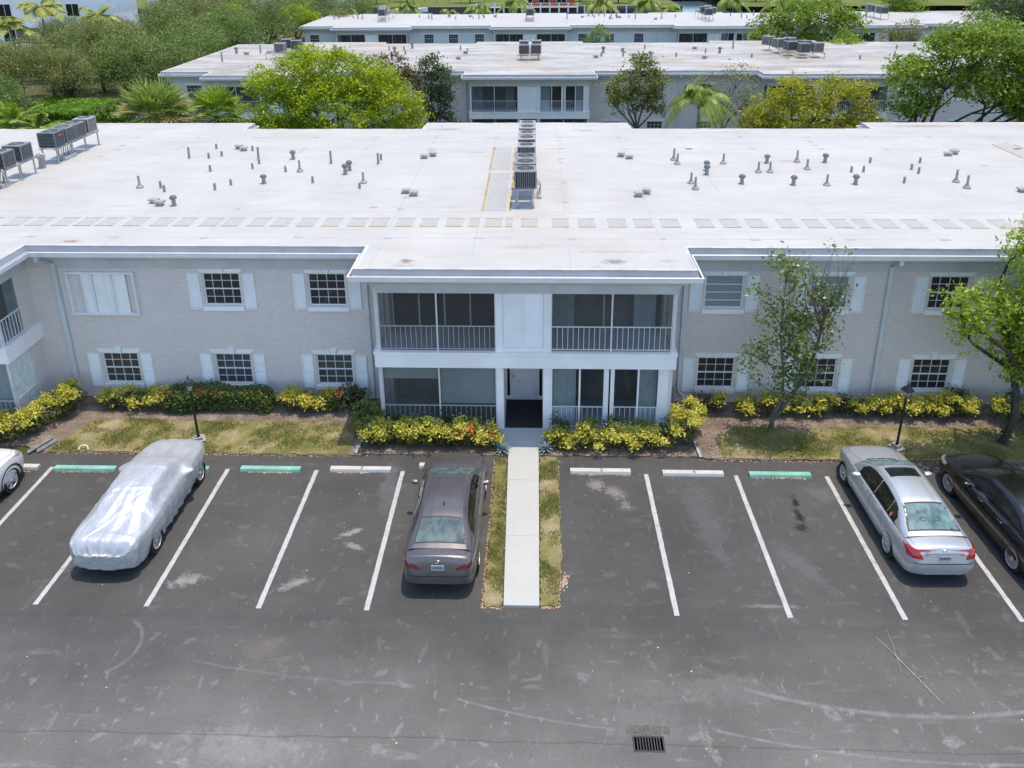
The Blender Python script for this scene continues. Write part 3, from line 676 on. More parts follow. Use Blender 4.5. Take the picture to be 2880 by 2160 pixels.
            b = MB(); xq = xs - sd * .03; b.box(min(xq, xq - sd * .04), -.67, z0, max(xq, xq - sd * .04), -.62, z1); b.box(min(xq, xq - sd * .04), y + .09, z1 - .03, max(xq, xq - sd * .04), -.67, z1); part('side_screen_frame', b, M['alu'], B)
            g = MB(); xq = xs - sd * .07; g.quad((xq, y + .09, z0), (xq, -.62, z0), (xq, -.62, z1), (xq, y + .09, z1)); part('side_screen', g, M['sheer'] if st == 'enclosed' else M['screen'], B)
def apartment(label, Yw, dz, x0, x1, bays, backs, depth, wins, styles, downs, brk, roofm, far=False):
    B = thing('apartment_building', label, 'building', (0, Yw, dz))
    P = [(x0, 0)]
    for xc in bays: P += [(xc - HB, 0), (xc - HB, BAY), (xc + HB, BAY), (xc + HB, 0)]
    P += [(x1, 0), (x1, depth)]
    for a, c in reversed(backs): P += [(c, depth), (c, depth + 1.4), (a, depth + 1.4), (a, depth)]
    P += [(x0, depth)]
    if bays and abs(bays[-1] + HB - x1) < .5: P = [p for p in P if p != (x1, 0)]
    # walls
    b = MB(); edges = [x0]
    for xc in bays: edges += [xc - HB, xc + HB]
    edges.append(x1)
    for i in range(0, len(edges), 2):
        a, c = edges[i], edges[i + 1]
        hs = [(x - ww / 2, x + ww / 2, z, z + hh) for x, z, ww, hh in [(q[0], q[1], q[4] if len(q) > 4 else 1.24, 1.16) for q in wins] if a < x < c]
        if c > a: wall_holes(b, a, c, 0, -1, 4.95, hs)
    b.quad((x1, 0, -1), (x1, depth, -1), (x1, depth, 4.95), (x1, 0, 4.95)); b.quad((x0, depth, -1), (x0, 0, -1), (x0, 0, 4.95), (x0, depth, 4.95))
    b.quad((x1, depth, -1), (x0, depth, -1), (x0, depth, 4.95), (x1, depth, 4.95))
    for a, c in backs: b.quad((c, depth + 1.4, -1), (a, depth + 1.4, -1), (a, depth + 1.4, 4.95), (c, depth + 1.4, 4.95)); b.quad((c, depth, -1), (c, depth + 1.4, -1), (c, depth + 1.4, 4.95), (c, depth, 4.95)); b.quad((a, depth + 1.4, -1), (a, depth, -1), (a, depth, 4.95), (a, depth + 1.4, 4.95))
    part('wall', b, brk, B)
    if far: part('bay_core', MB(), brk, B) if False else None
    Pp = [p for p in P]
    part('frieze', sweep(Pp, [(.0, 4.84), (.035, 4.84), (.035, 5.06), (.085, 5.08), (.085, 5.14), (.14, 5.16), (.20, 5.24), (.24, 5.25), (.24, 5.32), (.36, 5.40), (.44, 5.44)]), M['frieze'], B)
    part('gutter', sweep(Pp, [(.44, 5.441), (.58, 5.441), (.60, 5.59), (.615, 5.605), (.60, 5.615), (.575, 5.60), (.57, 5.50)]), M['gutter'], B)
    part('gutter_trough', sweep(Pp, [(.57, 5.50), (.47, 5.50)]), M['gutter_in'], B)
    part('fascia', sweep(Pp, [(.47, 5.50), (.47, 5.56), (.49, 5.565), (.49, 5.575), (.46, 5.585), (.455, 5.76)]), M['flash'], B)
    # roof deck
    b = MB(); R = offset(Pp, .45); n = len(R); b.a([(p.x, p.y, 5.78) for p in R], [tuple(range(n))])
    rf = part('roof', b, roofm, B)
    # rolled membrane edge with slight waves
    b = MB(); rg = random.Random(5); rows = []
    out = []
    for i in range(n):
        a, c = R[i], R[(i + 1) % n]; kk = max(1, int((c - a).length / (.6 if not far else 4)))
        for j in range(kk): out.append(a + (c - a) * j / kk)
    O = []
    cen = offset([(p.x, p.y) for p in R], -.12)
    inn = []
    for i in range(n):
        a, c = cen[i], cen[(i + 1) % n]; kk = max(1, int((R[(i + 1) % n] - R[i]).length / (.6 if not far else 4)))
        for j in range(kk): inn.append(a + (c - a) * j / kk)
    w1 = [rg.uniform(0, .018) for _ in out]
    b.grid([[(p.x, p.y, 5.755) for p in out], [(p.x, p.y, 5.79 + .5 * h) for p, h in zip(out, w1)], [(.6 * p.x + .4 * q.x, .6 * p.y + .4 * q.y, 5.805 + h) for p, q, h in zip(out, inn, w1)], [(q.x, q.y, 5.783) for q in inn]], cv=True, flip=True)
    part('roof_edge', b, M['roof_edge'], rf)
    for q in wins:
        if q[2] == 'shuttered': continue
        window(B, q[0], q[1], q[2], q[3], not far)
    for xc, st in zip(bays, styles): bay(B, xc, st, brk, far)
    for d in downs:
        b = MB(); x, zb, dx = d; r = .058
        pts = [(x + dx, -.50, 5.45), (x + dx, -.50, 5.25), (x, -.07, 5.02), (x, -.07, zb)]
        for i in range(3):
            p, q = pts[i], pts[i + 1]
            s1 = [(p[0] - r, p[1] - r * .8, p[2]), (p[0] + r, p[1] - r * .8, p[2]), (p[0] + r, p[1] + r * .8, p[2]), (p[0] - r, p[1] + r * .8, p[2])]
            s2 = [(q[0] - r, q[1] - r * .8, q[2]), (q[0] + r, q[1] - r * .8, q[2]), (q[0] + r, q[1] + r * .8, q[2]), (q[0] - r, q[1] + r * .8, q[2])]
            b.a(s1 + s2, [(0, 4, 5, 1), (1, 5, 6, 2), (2, 6, 7, 3), (3, 7, 4, 0)])
        if not far:
            for zz in (1.2, 3.4): b.box(x - .07, -.125, zz, x + .07, -.02, zz + .03)
        part('downspout', b, M['downspout'], B)
    return B, rf
M['rail_dim'] = simple('dim_railing', (.40, .38, .36), .5)  # railing colour darkened to look dimmed by the insect screen
UZ, LZ = 3.52, .56
W1 = [(-10.28, UZ, 'upper', 'dark'), (-6.81, UZ, 'upper', 'dark'), (-14.24, 3.22, 'shuttered', 'x', 0),
      (-14.12, LZ, 'lower', 'stripe'), (-10.25, LZ, 'lower', 'grey'), (-6.79, LZ, 'lower', 'grey'),
      (6.05, UZ, 'louvred', 'pale'), (9.40, UZ, 'louvred', 'pale'), (13.17, UZ, 'upper', 'dark'),
      (6.0, LZ, 'upper', 'dark'), (9.36, LZ, 'upper', 'dark'), (13.07, LZ, 'lower', 'dark'),
      (-28, UZ, 'upper', 'dark'), (-28, LZ, 'lower', 'grey'), (27.6, UZ, 'upper', 'dark'), (27.6, LZ, 'lower', 'grey')]
W1 = [q for q in W1 if q[2] != 'shuttered']
BM, RM = apartment('long white-roofed two-storey apartment building nearest the parking lot, taupe painted brick', 23.62, 0, -38, 38, [-21.26, -.335, 20.9], [(-24.7, -15.3), (-5.3, 4.3), (17.2, 27)], 15.55,
    W1 + [(16.9, UZ, 'upper', 'dark'), (16.9, LZ, 'lower', 'dark')], [('furnished', 'furnished', 'enclosed', 'enclosed'), ('sliders', 'curtains', 'blinds', 'glazed'), ('sliders', 'sliders', 'sliders', 'sliders')],
    [(-15.72, .12, -.22), (-5.53, .1, 0), (4.80, .55, 0), (11.22, .3, .06)], M['brick'], M['roof'])
# accordion-shuttered window
b = MB(); x0, x1, z0, z1 = -15.35, -13.12, 3.20, 4.73
for a in ((x0, z0, x1, z0 + .07), (x0, z1 - .06, x1, z1), (x0, z0 + .07, x0 + .05, z1 - .06), (x1 - .05, z0 + .07, x1, z1 - .06)): b.box(a[0], -.13, a[1], a[2], -.0, a[3])
sw = part('window', b, M['alu_white'], BM); sw['label'] = 'window closed behind white folding storm shutters in a wide metal track'
g = MB(); n = 17; g.grid([[(-14.92 + 1.5 * i / (n - 1), -.05 - .035 * (1 if i % 4 in (1, 2) else 0), zz) for i in range(n)] for zz in (z0 + .07, z1 - .06)], flip=True); part('storm_shutter', g, M['shutter'], sw)
for x in (-14.55, -13.9): g = MB(); g.box(x, -.12, z0 + .07, x + .045, -.09, z1 - .06); part('lock_bar', g, M['alu_white'], sw)
# curved foot of the downspout right of the bay, and pale patched repair
b = MB(); b.tube([(4.80, -.07, .56), (4.80, -.08, .47), (4.86, -.12, .40), (5.0, -.2, .34)], .05, 8); part('downspout_foot', b, M['downspout'], BM, smooth=60)
b = MB(); b.box(4.5, -.32, 0, 4.62, -.02, .62); part('utility_box', b, M['galv'], BM)

# far buildings
k2 = [(x, z, 'upper' if z > 2 else 'lower', 'dark') for x in (-27.3, -14.2, -11, -7.3, 6.0, 9.4, 13.3, 28.8, 33, 36.5, 43, 47) for z in (UZ, LZ)]
B2, R2 = apartment('second apartment building in the row, grey brick with a stained cream and white roof', 62.75, -.59, -29.2, 52, [-20.6, -.54, 22.1], [(-25, -15.5), (-5.5, 4.1), (17.5, 27)], 16.5,
    k2, [('curtains', 'sliders', 'sliders', 'sliders'), ('curtains', 'glazed', 'sliders', 'sliders'), ('sliders', 'sliders', 'sliders', 'sliders')], [(11.2, .1, 0), (-5.6, .1, 0), (40, .1, 0)], M['brick'], M['roof_old'], True)
k3 = [(x, z, 'upper', 'dark') for x in (-29, -14, -10.8, -7.4, 6.0, 9.4, 13.2, 29.6, 33, 36, 51, 54) for z in (UZ,)]
B3, R3 = apartment('farthest apartment building of the row, pale blue-grey walls, before the canal', 105.4, -1.37, -30.3, 57.5, [-21.1, -.8, 22.5, 43.5], [(-26, -16), (-6, 4), (17, 27), (38, 48)], 15.6,
    k3, [('sliders',) * 4] * 2 + [('sliders', 'glazed', 'sliders', 'sliders')] + [('sliders',) * 4], [(15.5, .1, 0)], M['brick_blue'], M['roof_far'], True)

# ------------------------------------------------------------------ on the roofs (children of the roof they are fixed to)
def vents(rf, Yw, items, sc=1.0):
    protos = {}
    def proto(k):
        if k in protos: return protos[k]
        b = MB()
        if k == 'pipe': b.lathe((0, 0, 0), [(.065, 0), (.055, .28), (.06, .30), (.0, .30)], 8)
        if k == 'tall': b.lathe((0, 0, 0), [(.07, 0), (.065, .05), (.055, .5), (.065, .62), (0, .62)], 8)
        if k == 'flare': b.lathe((0, 0, 0), [(.17, 0), (.17, .05), (.10, .12), (.055, .2), (.05, .56), (.0, .56)], 10)
        if k == 'cap':
            b.lathe((0, 0, 0), [(.12, 0), (.09, .03), (.085, .33), (0, .33)], 10); b.i = 1
            b.lathe((0, 0, 0), [(.14, .31), (.165, .34), (.14, .42), (.07, .47), (0, .48)], 10)
        if k == 'box':
            b.box(-.13, -.11, 0, .13, .11, .12); b.i = 1; b.box(-.19, -.16, .12, .19, .16, .19)
        if k == 'turbine':
            b.lathe((0, 0, 0), [(.17, 0), (.13, .35), (.12, .45), (0, .45)], 12); b.i = 1
            for a in range(16):
                t = a / 16 * 2 * math.pi; pts = [(.1 * math.cos(t), .1 * math.sin(t), .45), (.21 * math.cos(t + .3), .21 * math.sin(t + .3), .58), (.18 * math.cos(t + .5), .18 * math.sin(t + .5), .70), (.02, 0, .76)]
                b.tube(pts, .022, 4)
        nm = {'pipe': 'vent_pipe', 'tall': 'tall_vent_pipe', 'flare': 'flared_vent_pipe', 'cap': 'capped_exhaust_vent', 'box': 'box_vent', 'turbine': 'turbine_vent'}[k]
        o = b.build(nm, [M['galv_roof'], {'cap': M['bluecap'], 'box': M['galv'], 'turbine': M['galv']}.get(k, M['galv'])], smooth=40); C.objects.unlink(o); protos[k] = o; return o
    r = random.Random(1)
    for k, x, y in items:
        o = proto(k).copy(); C.objects.link(o); o.parent = rf; o.location = (x, y - Yw, 5.781); o.scale = (sc, sc, sc * r.uniform(.9, 1.12)); o.rotation_euler = (r.uniform(-.03, .03), r.uniform(-.03, .03), r.uniform(-.2, .2))
V = {'pipe': [(-14.78, 35.48), (-14.45, 33.73), (-14.02, 34.12), (-13.57, 31.64), (-12.95, 35.06), (-11.91, 32.83), (-11.93, 32.06), (-10.38, 31.57), (-11.98, 29.68), (-12.37, 29.04), (-14.59, 29.28), (-14.23, 28.78), (-8.83, 30.01), (-6.76, 33.5), (-6.81, 29.26), (14.11, 33.06), (12.8, 31.62), (13.3, 31.65), (16.19, 33.07), (15.37, 31.99), (15.4, 31.42), (14.26, 30.09)],
'tall': [(-15.34, 33.76), (-12.17, 33.54), (-8.8, 32.86), (-6.76, 32.84)],
'flare': [(-15.44, 29.32), (-9.8, 31.62), (-6.81, 30.01), (5.92, 33.49), (5.97, 32.84), (7.92, 32.92), (9.05, 31.59), (9.52, 31.59), (11.09, 33.19), (11.16, 32.05), (6.04, 30.03), (6.06, 29.22), (11.19, 29.77), (16.31, 30.23), (16.32, 29.42)],
'cap': [(-10.66, 33.63), (-10.76, 29.93), (-13.14, 27.14), (-7.77, 31.83), (-7.82, 31.25), (7.0, 31.87), (6.89, 31.25), (7.99, 29.97), (9.78, 33.03), (12.25, 33.14), (9.93, 29.83), (12.34, 29.93)],
'box': [(-13.72, 35.45), (-13.37, 35.12), (-14.03, 27.45), (-13.67, 27.15), (-4.92, 33.8), (-4.57, 34.15), (-4.93, 28.70), (-4.58, 28.38), (3.72, 34.1), (4.05, 33.75), (3.80, 28.33), (4.13, 28.68), (17.94, 34.28), (18.33, 34.52), (18.13, 28.98)], 'turbine': [(-21.02, 32.2)]}
vents(RM, 23.62, [(k, x * 1.0044, y * 1.0044) for k, l in V.items() for x, y in l], .86)
r_ = random.Random(12)
it = []
for x0, x1 in ((-27.5, -23), (-19, -6), (4.5, 19), (27, 40)):
    for i in range(int((x1 - x0) * 1.15)): it.append((r_.choice(['pipe', 'pipe', 'tall', 'box', 'cap', 'pipe']), r_.uniform(x0, x1), r_.uniform(68, 76.5)))
vents(R2, 62.75, it, 1.25)
it = []
for x0, x1 in ((-29, -24), (-17, -3), (2.5, 20), (27, 38)):
    for i in range(int((x1 - x0) * 1.1)): it.append((r_.choice(['pipe', 'pipe', 'tall', 'box', 'flare', 'pipe']), r_.uniform(x0, x1), r_.uniform(112, 119)))
vents(R3, 105.4, it, 1.3)
# walkway pads with yellow edge strips, set into the membrane
padx = [(-18.13, -17.54), (-17.33, -16.73), (-16.43, -15.85), (-15.67, -15.09), (-14.91, -14.33), (-13.97, -13.38), (-13.04, -12.46), (-12.27, -11.7), (-11.37, -10.79), (-10.61, -10.04), (-9.71, -9.14), (-8.95, -8.37), (-8.06, -7.48), (-7.21, -6.64), (-6.33, -5.76), (-5.59, -5.03), (-4.73, -4.15), (-3.9, -3.33), (-3.03, -2.46), (-2.26, -1.95), (-1.72, -1.15), (-1.02, -0.79), (-0.5, 0.06), (0.54, 1.1), (1.41, 1.99), (2.42, 3.03), (3.3, 3.91), (4.2, 4.8), (5.35, 5.9), (6.21, 6.78), (7.07, 7.65), (8.1, 8.66), (8.98, 9.54), (9.86, 10.42), (10.67, 11.06), (11.38, 11.95), (12.29, 12.84), (13.37, 13.92), (14.27, 14.82), (15.16, 15.73), (16.1, 16.7), (-19.2, -18.6)]
for a, c in padx:
    b = MB(); y0, y1 = 25.08 - 23.62, 25.86 - 23.62; a *= 1.0044; c *= 1.0044
    b.box(a, y0, 5.781, c, y1, 5.787); b.i = 1; b.box(a - .01, y0 - .035, 5.781, c + .01, y0 + .002, 5.792); b.box(a - .01, y1 - .002, 5.781, c + .01, y1 + .035, 5.792)
    part('walkway_pad', b, [M['pad'], M['yellow_strip']], RM)
for x0, x1, y0, y1 in ((-1.90, -1.08, 26.75, 31.55), (-1.94, -1.12, 32.1, 35.9), (20.98, 21.8, 34.0, 36.4)):
    b = MB(); y0 -= 23.62; y1 -= 23.62
    b.box(x0, y0, 5.781, x1, y1, 5.787); b.i = 1; b.box(x0 - .03, y0, 5.781, x0 + .03, y1, 5.792)
    for q0, q1 in ((0, .34), (.52, .74), (.83, 1.0)) if x0 < 0 else ((0, 1),): b.box(x1 + .12, y0 + (y1 - y0) * q0, 5.781, x1 + .19, y0 + (y1 - y0) * q1, 5.792)
    part('walkway_pad', b, [M['pad'], M['yellow_strip']], RM)
# seam laps: long cross seams and small cover patches
b = MB()
for y in (23.98, 26.62, 35.6, 37.9):
    b.box(-28, y - 23.62 - .015, 5.7805, 28, y - 23.62 + .015, 5.7835)
part('membrane_seam', b, simple('seam_lap', (.45,.45,.45), .7, var=.15, vs=1), RM)
rg = random.Random(4)
b = MB()
for y in (23.98, 35.6, 37.9):
    for i in range(-8, 9):
        x = i * 2.95 - .4 + 1.47 + rg.uniform(-.1, .1); yy = y - 23.62 + rg.uniform(-.05, .05); w_ = rg.uniform(.1, .17); d_ = .07
        b.box(x - w_, yy - d_, 5.784, x + w_, yy + d_, 5.787)
for i in range(26):
    x = rg.randint(-8, 8) * 2.95 + 1.07; yy = rg.uniform(2.8, 14); b.box(x - .13, yy - .06, 5.784, x + .13, yy + .06, 5.787)
part('seam_patch', b, M['seam_patch'], RM)
# ------------------------------------------------------------------ cars
def paint(name, col, metal=.5, rough=.32, coat=.7, dust=.06):
    m, nt, b = mat(name); P = pos(nt, obj=True); n = noise(nt, P, 2.5, 5, .7)
    c2 = tuple(x * (1 - dust) + .35 * dust for x in col)
    nt.links.new(ramp(nt, n, [(.35, col), (.7, c2)]), b.inputs['Base Color'])
    b.inputs['Metallic'].default_value = metal; b.inputs['Roughness'].default_value = rough; b.inputs['Coat Weight'].default_value = coat; b.inputs['Coat Roughness'].default_value = .06
    return m
CP = {'grey': paint('grey_mauve_metallic_paint', (.13, .12, .125), .55, .36), 'silver': paint('silver_metallic_paint', (.50, .52, .55), .6, .36), 'black': paint('black_car_paint', (.006, .006, .007), .1, .25, .7, .006), 'white': paint('white_car_paint', (.66, .66, .66), 0, .35)}
M['chrome'] = simple('chrome_trim', (.65, .65, .65), .18, metal=1, var=.02)
M['rim'] = simple('alloy_rim', (.60, .60, .60), .4, metal=.35, var=.05, vs=10)
M['trim'] = simple('black_plastic_trim', (.02, .02, .021), .55, var=.1)
M['tail'] = simple('red_tail_light', (.33, .012, .015), .15, var=.15, vs=12, coat=1)
M['tail_dark'] = simple('dark_red_tail_light', (.14, .008, .012), .15, var=.2, vs=12, coat=1)
M['plate'] = simple('licence_plate', (.42, .47, .50), .4, var=.1, vs=25)
M['head'] = simple('headlight_lens', (.35, .36, .38), .12, var=.2, vs=10, coat=1)
M['seat'] = simple('seat_fabric', (.10, .095, .09), .8)
def pchip(xs, ys, x):
    xs = np.array(xs, float); ys = np.array(ys, float); h = np.diff(xs); d = np.diff(ys) / h; m_ = np.zeros_like(ys)
    m_[0], m_[-1] = d[0], d[-1]
    for i in range(1, len(xs) - 1): m_[i] = 0 if d[i - 1] * d[i] <= 0 else 2 * d[i - 1] * d[i] / (d[i - 1] + d[i])
    x = np.clip(x, xs[0], xs[-1]); i = np.clip(np.searchsorted(xs, x) - 1, 0, len(xs) - 2); t = (x - xs[i]) / h[i]
    return ys[i] * (2 * t**3 - 3 * t**2 + 1) + m_[i] * h[i] * (t**3 - 2 * t**2 + t) + ys[i + 1] * (-2 * t**3 + 3 * t**2) + m_[i + 1] * h[i] * (t**3 - t**2)
def spline_pts(pts, n):
    """smooth resampling of a 2D polyline (by chord length)"""
    p = np.array(pts, float); s = np.concatenate([[0], np.cumsum(np.linalg.norm(np.diff(p, axis=0), axis=1))]); s += np.arange(len(s)) * 1e-6
    t = np.linspace(0, s[-1], n)
    return np.stack([pchip(s, p[:, 0], t), pchip(s, p[:, 1], t)], 1)
def car_section(w, zb, zs, zc, n=26):
    q = [(0, zb), (.72 * w, zb), (.92 * w, zb + .02), (.96 * w, zb + .10), (.985 * w, zb + .38 * (zs - zb)), (.985 * w, zb + .62 * (zs - zb)), (.955 * w, zs - .09), (.925 * w, zs - .025), (.87 * w, zs + .004), (.6 * w, zs + (zc - zs) * .62), (.3 * w, zs + (zc - zs) * .92), (0, zc)]
    return spline_pts(q, n)
class Car:
    def __init__(s, K):
        s.K = K; L_, W = K['L'], K['W'] / 2
        ys = np.unique(np.concatenate([np.linspace(0, .35, 12), np.linspace(.35, L_ - .45, 46), np.linspace(L_ - .45, L_, 14)]))
        rows = []
        for y in ys:
            w = W * pchip(*K['plan'], y); zs = pchip(*K['shoulder'], y); zc = pchip(*K['top'], y); zb = pchip(*K['bottom'], y)
            h = car_section(w, zb, zs, max(zc, zs - .01)); full = np.concatenate([h, np.stack([-h[::-1, 0], h[::-1, 1]], 1)[1:-1]])
            rows.append([(x, y, z) for x, z in full])
        b = MB(); b.grid(rows, cv=True); n = len(rows[0]); b.a(rows[0], [tuple(range(n))]); b.a(rows[-1], [tuple(range(n - 1, -1, -1))]); s.low = b
        # greenhouse
        G = K['green']; gy = np.linspace(G['y'][0], G['y'][-1], 60); rows = []
        for y in gy:
            zr = pchip(G['y'], G['z'], y); zb = pchip(*K['shoulder'], y) - .03; wb = W * pchip(*K['plan'], y) * G['wb']; 
            f = lambda z: wb - (wb - W * G['wr']) * max(0, (z - zb - .03) / (G['zroof'] - zb - .03)) ** .9
            if zr < zb + .02: zr = zb + .02
            r = min(.10, (zr - zb) * .6); xt = f(zr)
            q = [(wb, zb)] + [(f(zb + (zr - r - zb) * t), zb + (zr - r - zb) * t) for t in (.33, .66, 1)] + [(xt - .3 * r, zr - .42 * r), (xt - r * .85, zr - .10 * r), (xt - r * 2.0, zr - .0), (xt * .4, zr + .018), (0, zr + .022)]
            h = spline_pts(q, 24); full = np.concatenate([h, np.stack([-h[::-1, 0], h[::-1, 1]], 1)[1:]])
            rows.append([(x, y, z) for x, z in full])
        g = MB(); g.grid(rows, flip=True); g.f = [f[::-1] for f in g.f]; s.gr = g
        allv = s.low.v + s.gr.v; allf = s.low.f + [tuple(len(s.low.v) + i for i in f) for f in s.gr.f]
        s.bvh = BVHTree.FromPolygons([Vector(v) for v in allv], allf)
    def hit(s, o, d):
        l, n, i, ds = s.bvh.ray_cast(Vector(o), Vector(d).normalized())
        return (l, n) if l is not None else (None, None)
    def patch(s, b, uv, kind, off=.006, side=1):
        """uv: (n,m,2) grid; kind 'side' -> (y,z), 'top' -> (x,y), 'rear' -> (x,z), 'front' -> (x,z)"""
        out = []; last = None
        for row in uv:
            r = []
            for u, v in row:
                if kind == 'side': o, d = (side * 3, u, v), (-side, 0, 0)
                elif kind == 'top': o, d = (u, v, 4), (0, 0, -1)
                elif kind == 'rear': o, d = (u, -3, v), (0, 1, 0)
                else: o, d = (u, 9, v), (0, -1, 0)
                l, n = s.hit(o, d)
                if l is None: l = Vector(last) if last else Vector((u, v, 1)); n = Vector((0, 0, 0))
                if n.dot(Vector(d)) > 0: n = -n
                q = l + n * off; last = tuple(q); r.append(last)
            out.append(r)
        b.grid(out); return b
def quad_uv(c, n=14, m_=8):
    """bilinear grid from 4 corners (a,b,c,d): rows a->d , columns a->b"""
    a, b_, c_, d = [np.array(q, float) for q in c]
    return [[tuple((a * (1 - u) + b_ * u) * (1 - v) + (d * (1 - u) + c_ * u) * v) for u in np.linspace(0, 1, n)] for v in np.linspace(0, 1, m_)]
def wheel(parent, x, y, r, side, spokes, wid=.21, style=0, rr=.66):
    b = MB(); prof = [(rr * r, .0), (rr * r + .01, .02), (.93 * r, .0), (r, .035), (r, wid - .03), (.93 * r, wid), (rr * r, wid)]
    P = [[(z, q * math.cos(a), q * math.sin(a)) for a in np.linspace(0, 2 * math.pi, 36, endpoint=False)] for q, z in prof]
    b.grid(P, cv=True)
    w = b.build('wheel', M['rubber'], parent, smooth=50)
    g = MB(); g.grid([[(z, q * r * math.cos(a), q * r * math.sin(a)) for a in np.linspace(0, 2 * math.pi, 36, endpoint=False)] for q, z in ((rr, .01), (rr - .05, .0), (rr - .07, .03), (rr - .07, .15))], cv=True)
    for k in range(spokes):
        for dv in ((-.10, .10) if style == 1 else (0,)):
            a = 2 * math.pi * k / spokes; wd = .05 if style != 2 else .075
            a0, a1 = a + dv * .9, a + dv * 1.4; R0, R1 = .10 * r, (rr - .05) * r
            for (aa, ab) in ((a0, a1),):
                t = Vector((0, -math.sin(a), math.cos(a))) * wd * r * 1.2
                p0 = Vector((.025, R0 * math.cos(aa), R0 * math.sin(aa))); p1 = Vector((.01, R1 * math.cos(ab), R1 * math.sin(ab)))
                g.a([p0 - t, p0 + t, p1 + t * .8, p1 - t * .8, p0 - t + Vector((.03, 0, 0)), p0 + t + Vector((.03, 0, 0)), p1 + t * .8 + Vector((.03, 0, 0)), p1 - t * .8 + Vector((.03, 0, 0))], [(0, 1, 2, 3), (3, 2, 1, 0), (0, 3, 7, 4), (1, 5, 6, 2)])
    g.grid([[(z, q * r * math.cos(a), q * r * math.sin(a)) for a in np.linspace(0, 2 * math.pi, 16, endpoint=False)] for q, z in ((.16, .04), (.14, .012), (.0, .008))], cv=True)
    rim = g.build('rim', M['rim'], w, smooth=40)
    d = MB(); d.grid([[(.075, q * r * math.cos(a), q * r * math.sin(a)) for a in np.linspace(0, 2 * math.pi, 24, endpoint=False)] for q in (.62, .0)], cv=True); d.build('brake_disc', M['ac_dark'], w)
    w.location = (x if side < 0 else x, y, r)
    if side > 0: w.rotation_euler = (0, 0, math.pi)
    return w
def cut_wells(o, K):
    """cut the wheel arches out of the body"""
    x = K['W'] / 2
    for y in K['wheels']:
        for sd in (-1, 1):
            b = MB(); r = K['r'] + .065; cz = K['r'] + .02; n = 28
            R = [[(xx, y + r * math.cos(a), cz + r * math.sin(a)) for a in np.linspace(0, 2 * math.pi, n, endpoint=False)] for xx in (sd * (x - .30), sd * (x + .2))]
            b.grid(R, cv=True, flip=sd < 0); b.a(R[0], [tuple(range(n))[::(1 if sd < 0 else -1)]]); b.a(R[1], [tuple(range(n))[::(-1 if sd < 0 else 1)]])
            c = b.build('cutter', M['trim']); md = o.modifiers.new('b', 'BOOLEAN'); md.operation = 'DIFFERENCE'; md.object = c; md.solver = 'EXACT'
            dg = bpy.context.evaluated_depsgraph_get(); me = bpy.data.meshes.new_from_object(o.evaluated_get(dg)); o.modifiers.clear(); o.data = me
            bpy.data.objects.remove(c)
    o.data.polygons.foreach_set('use_smooth', [True] * len(o.data.polygons)); o.data.set_sharp_from_angle(angle=math.radians(42))
def strip(c, b, pts, kind, side=1, w=.008, off=.004, n=40):
    """thin dark line following the surface"""
    p = np.array(pts, float); s = np.concatenate([[0], np.cumsum(np.linalg.norm(np.diff(p, axis=0), axis=1))]); t = np.linspace(0, s[-1], n)
    q = np.stack([np.interp(t, s, p[:, 0]), np.interp(t, s, p[:, 1])], 1); d = np.gradient(q, axis=0); d /= np.linalg.norm(d, axis=1)[:, None] + 1e-9; nn = np.stack([-d[:, 1], d[:, 0]], 1) * w / 2
    c.patch(b, [[tuple(a) for a in q - nn], [tuple(a) for a in q + nn]], kind, off, side)
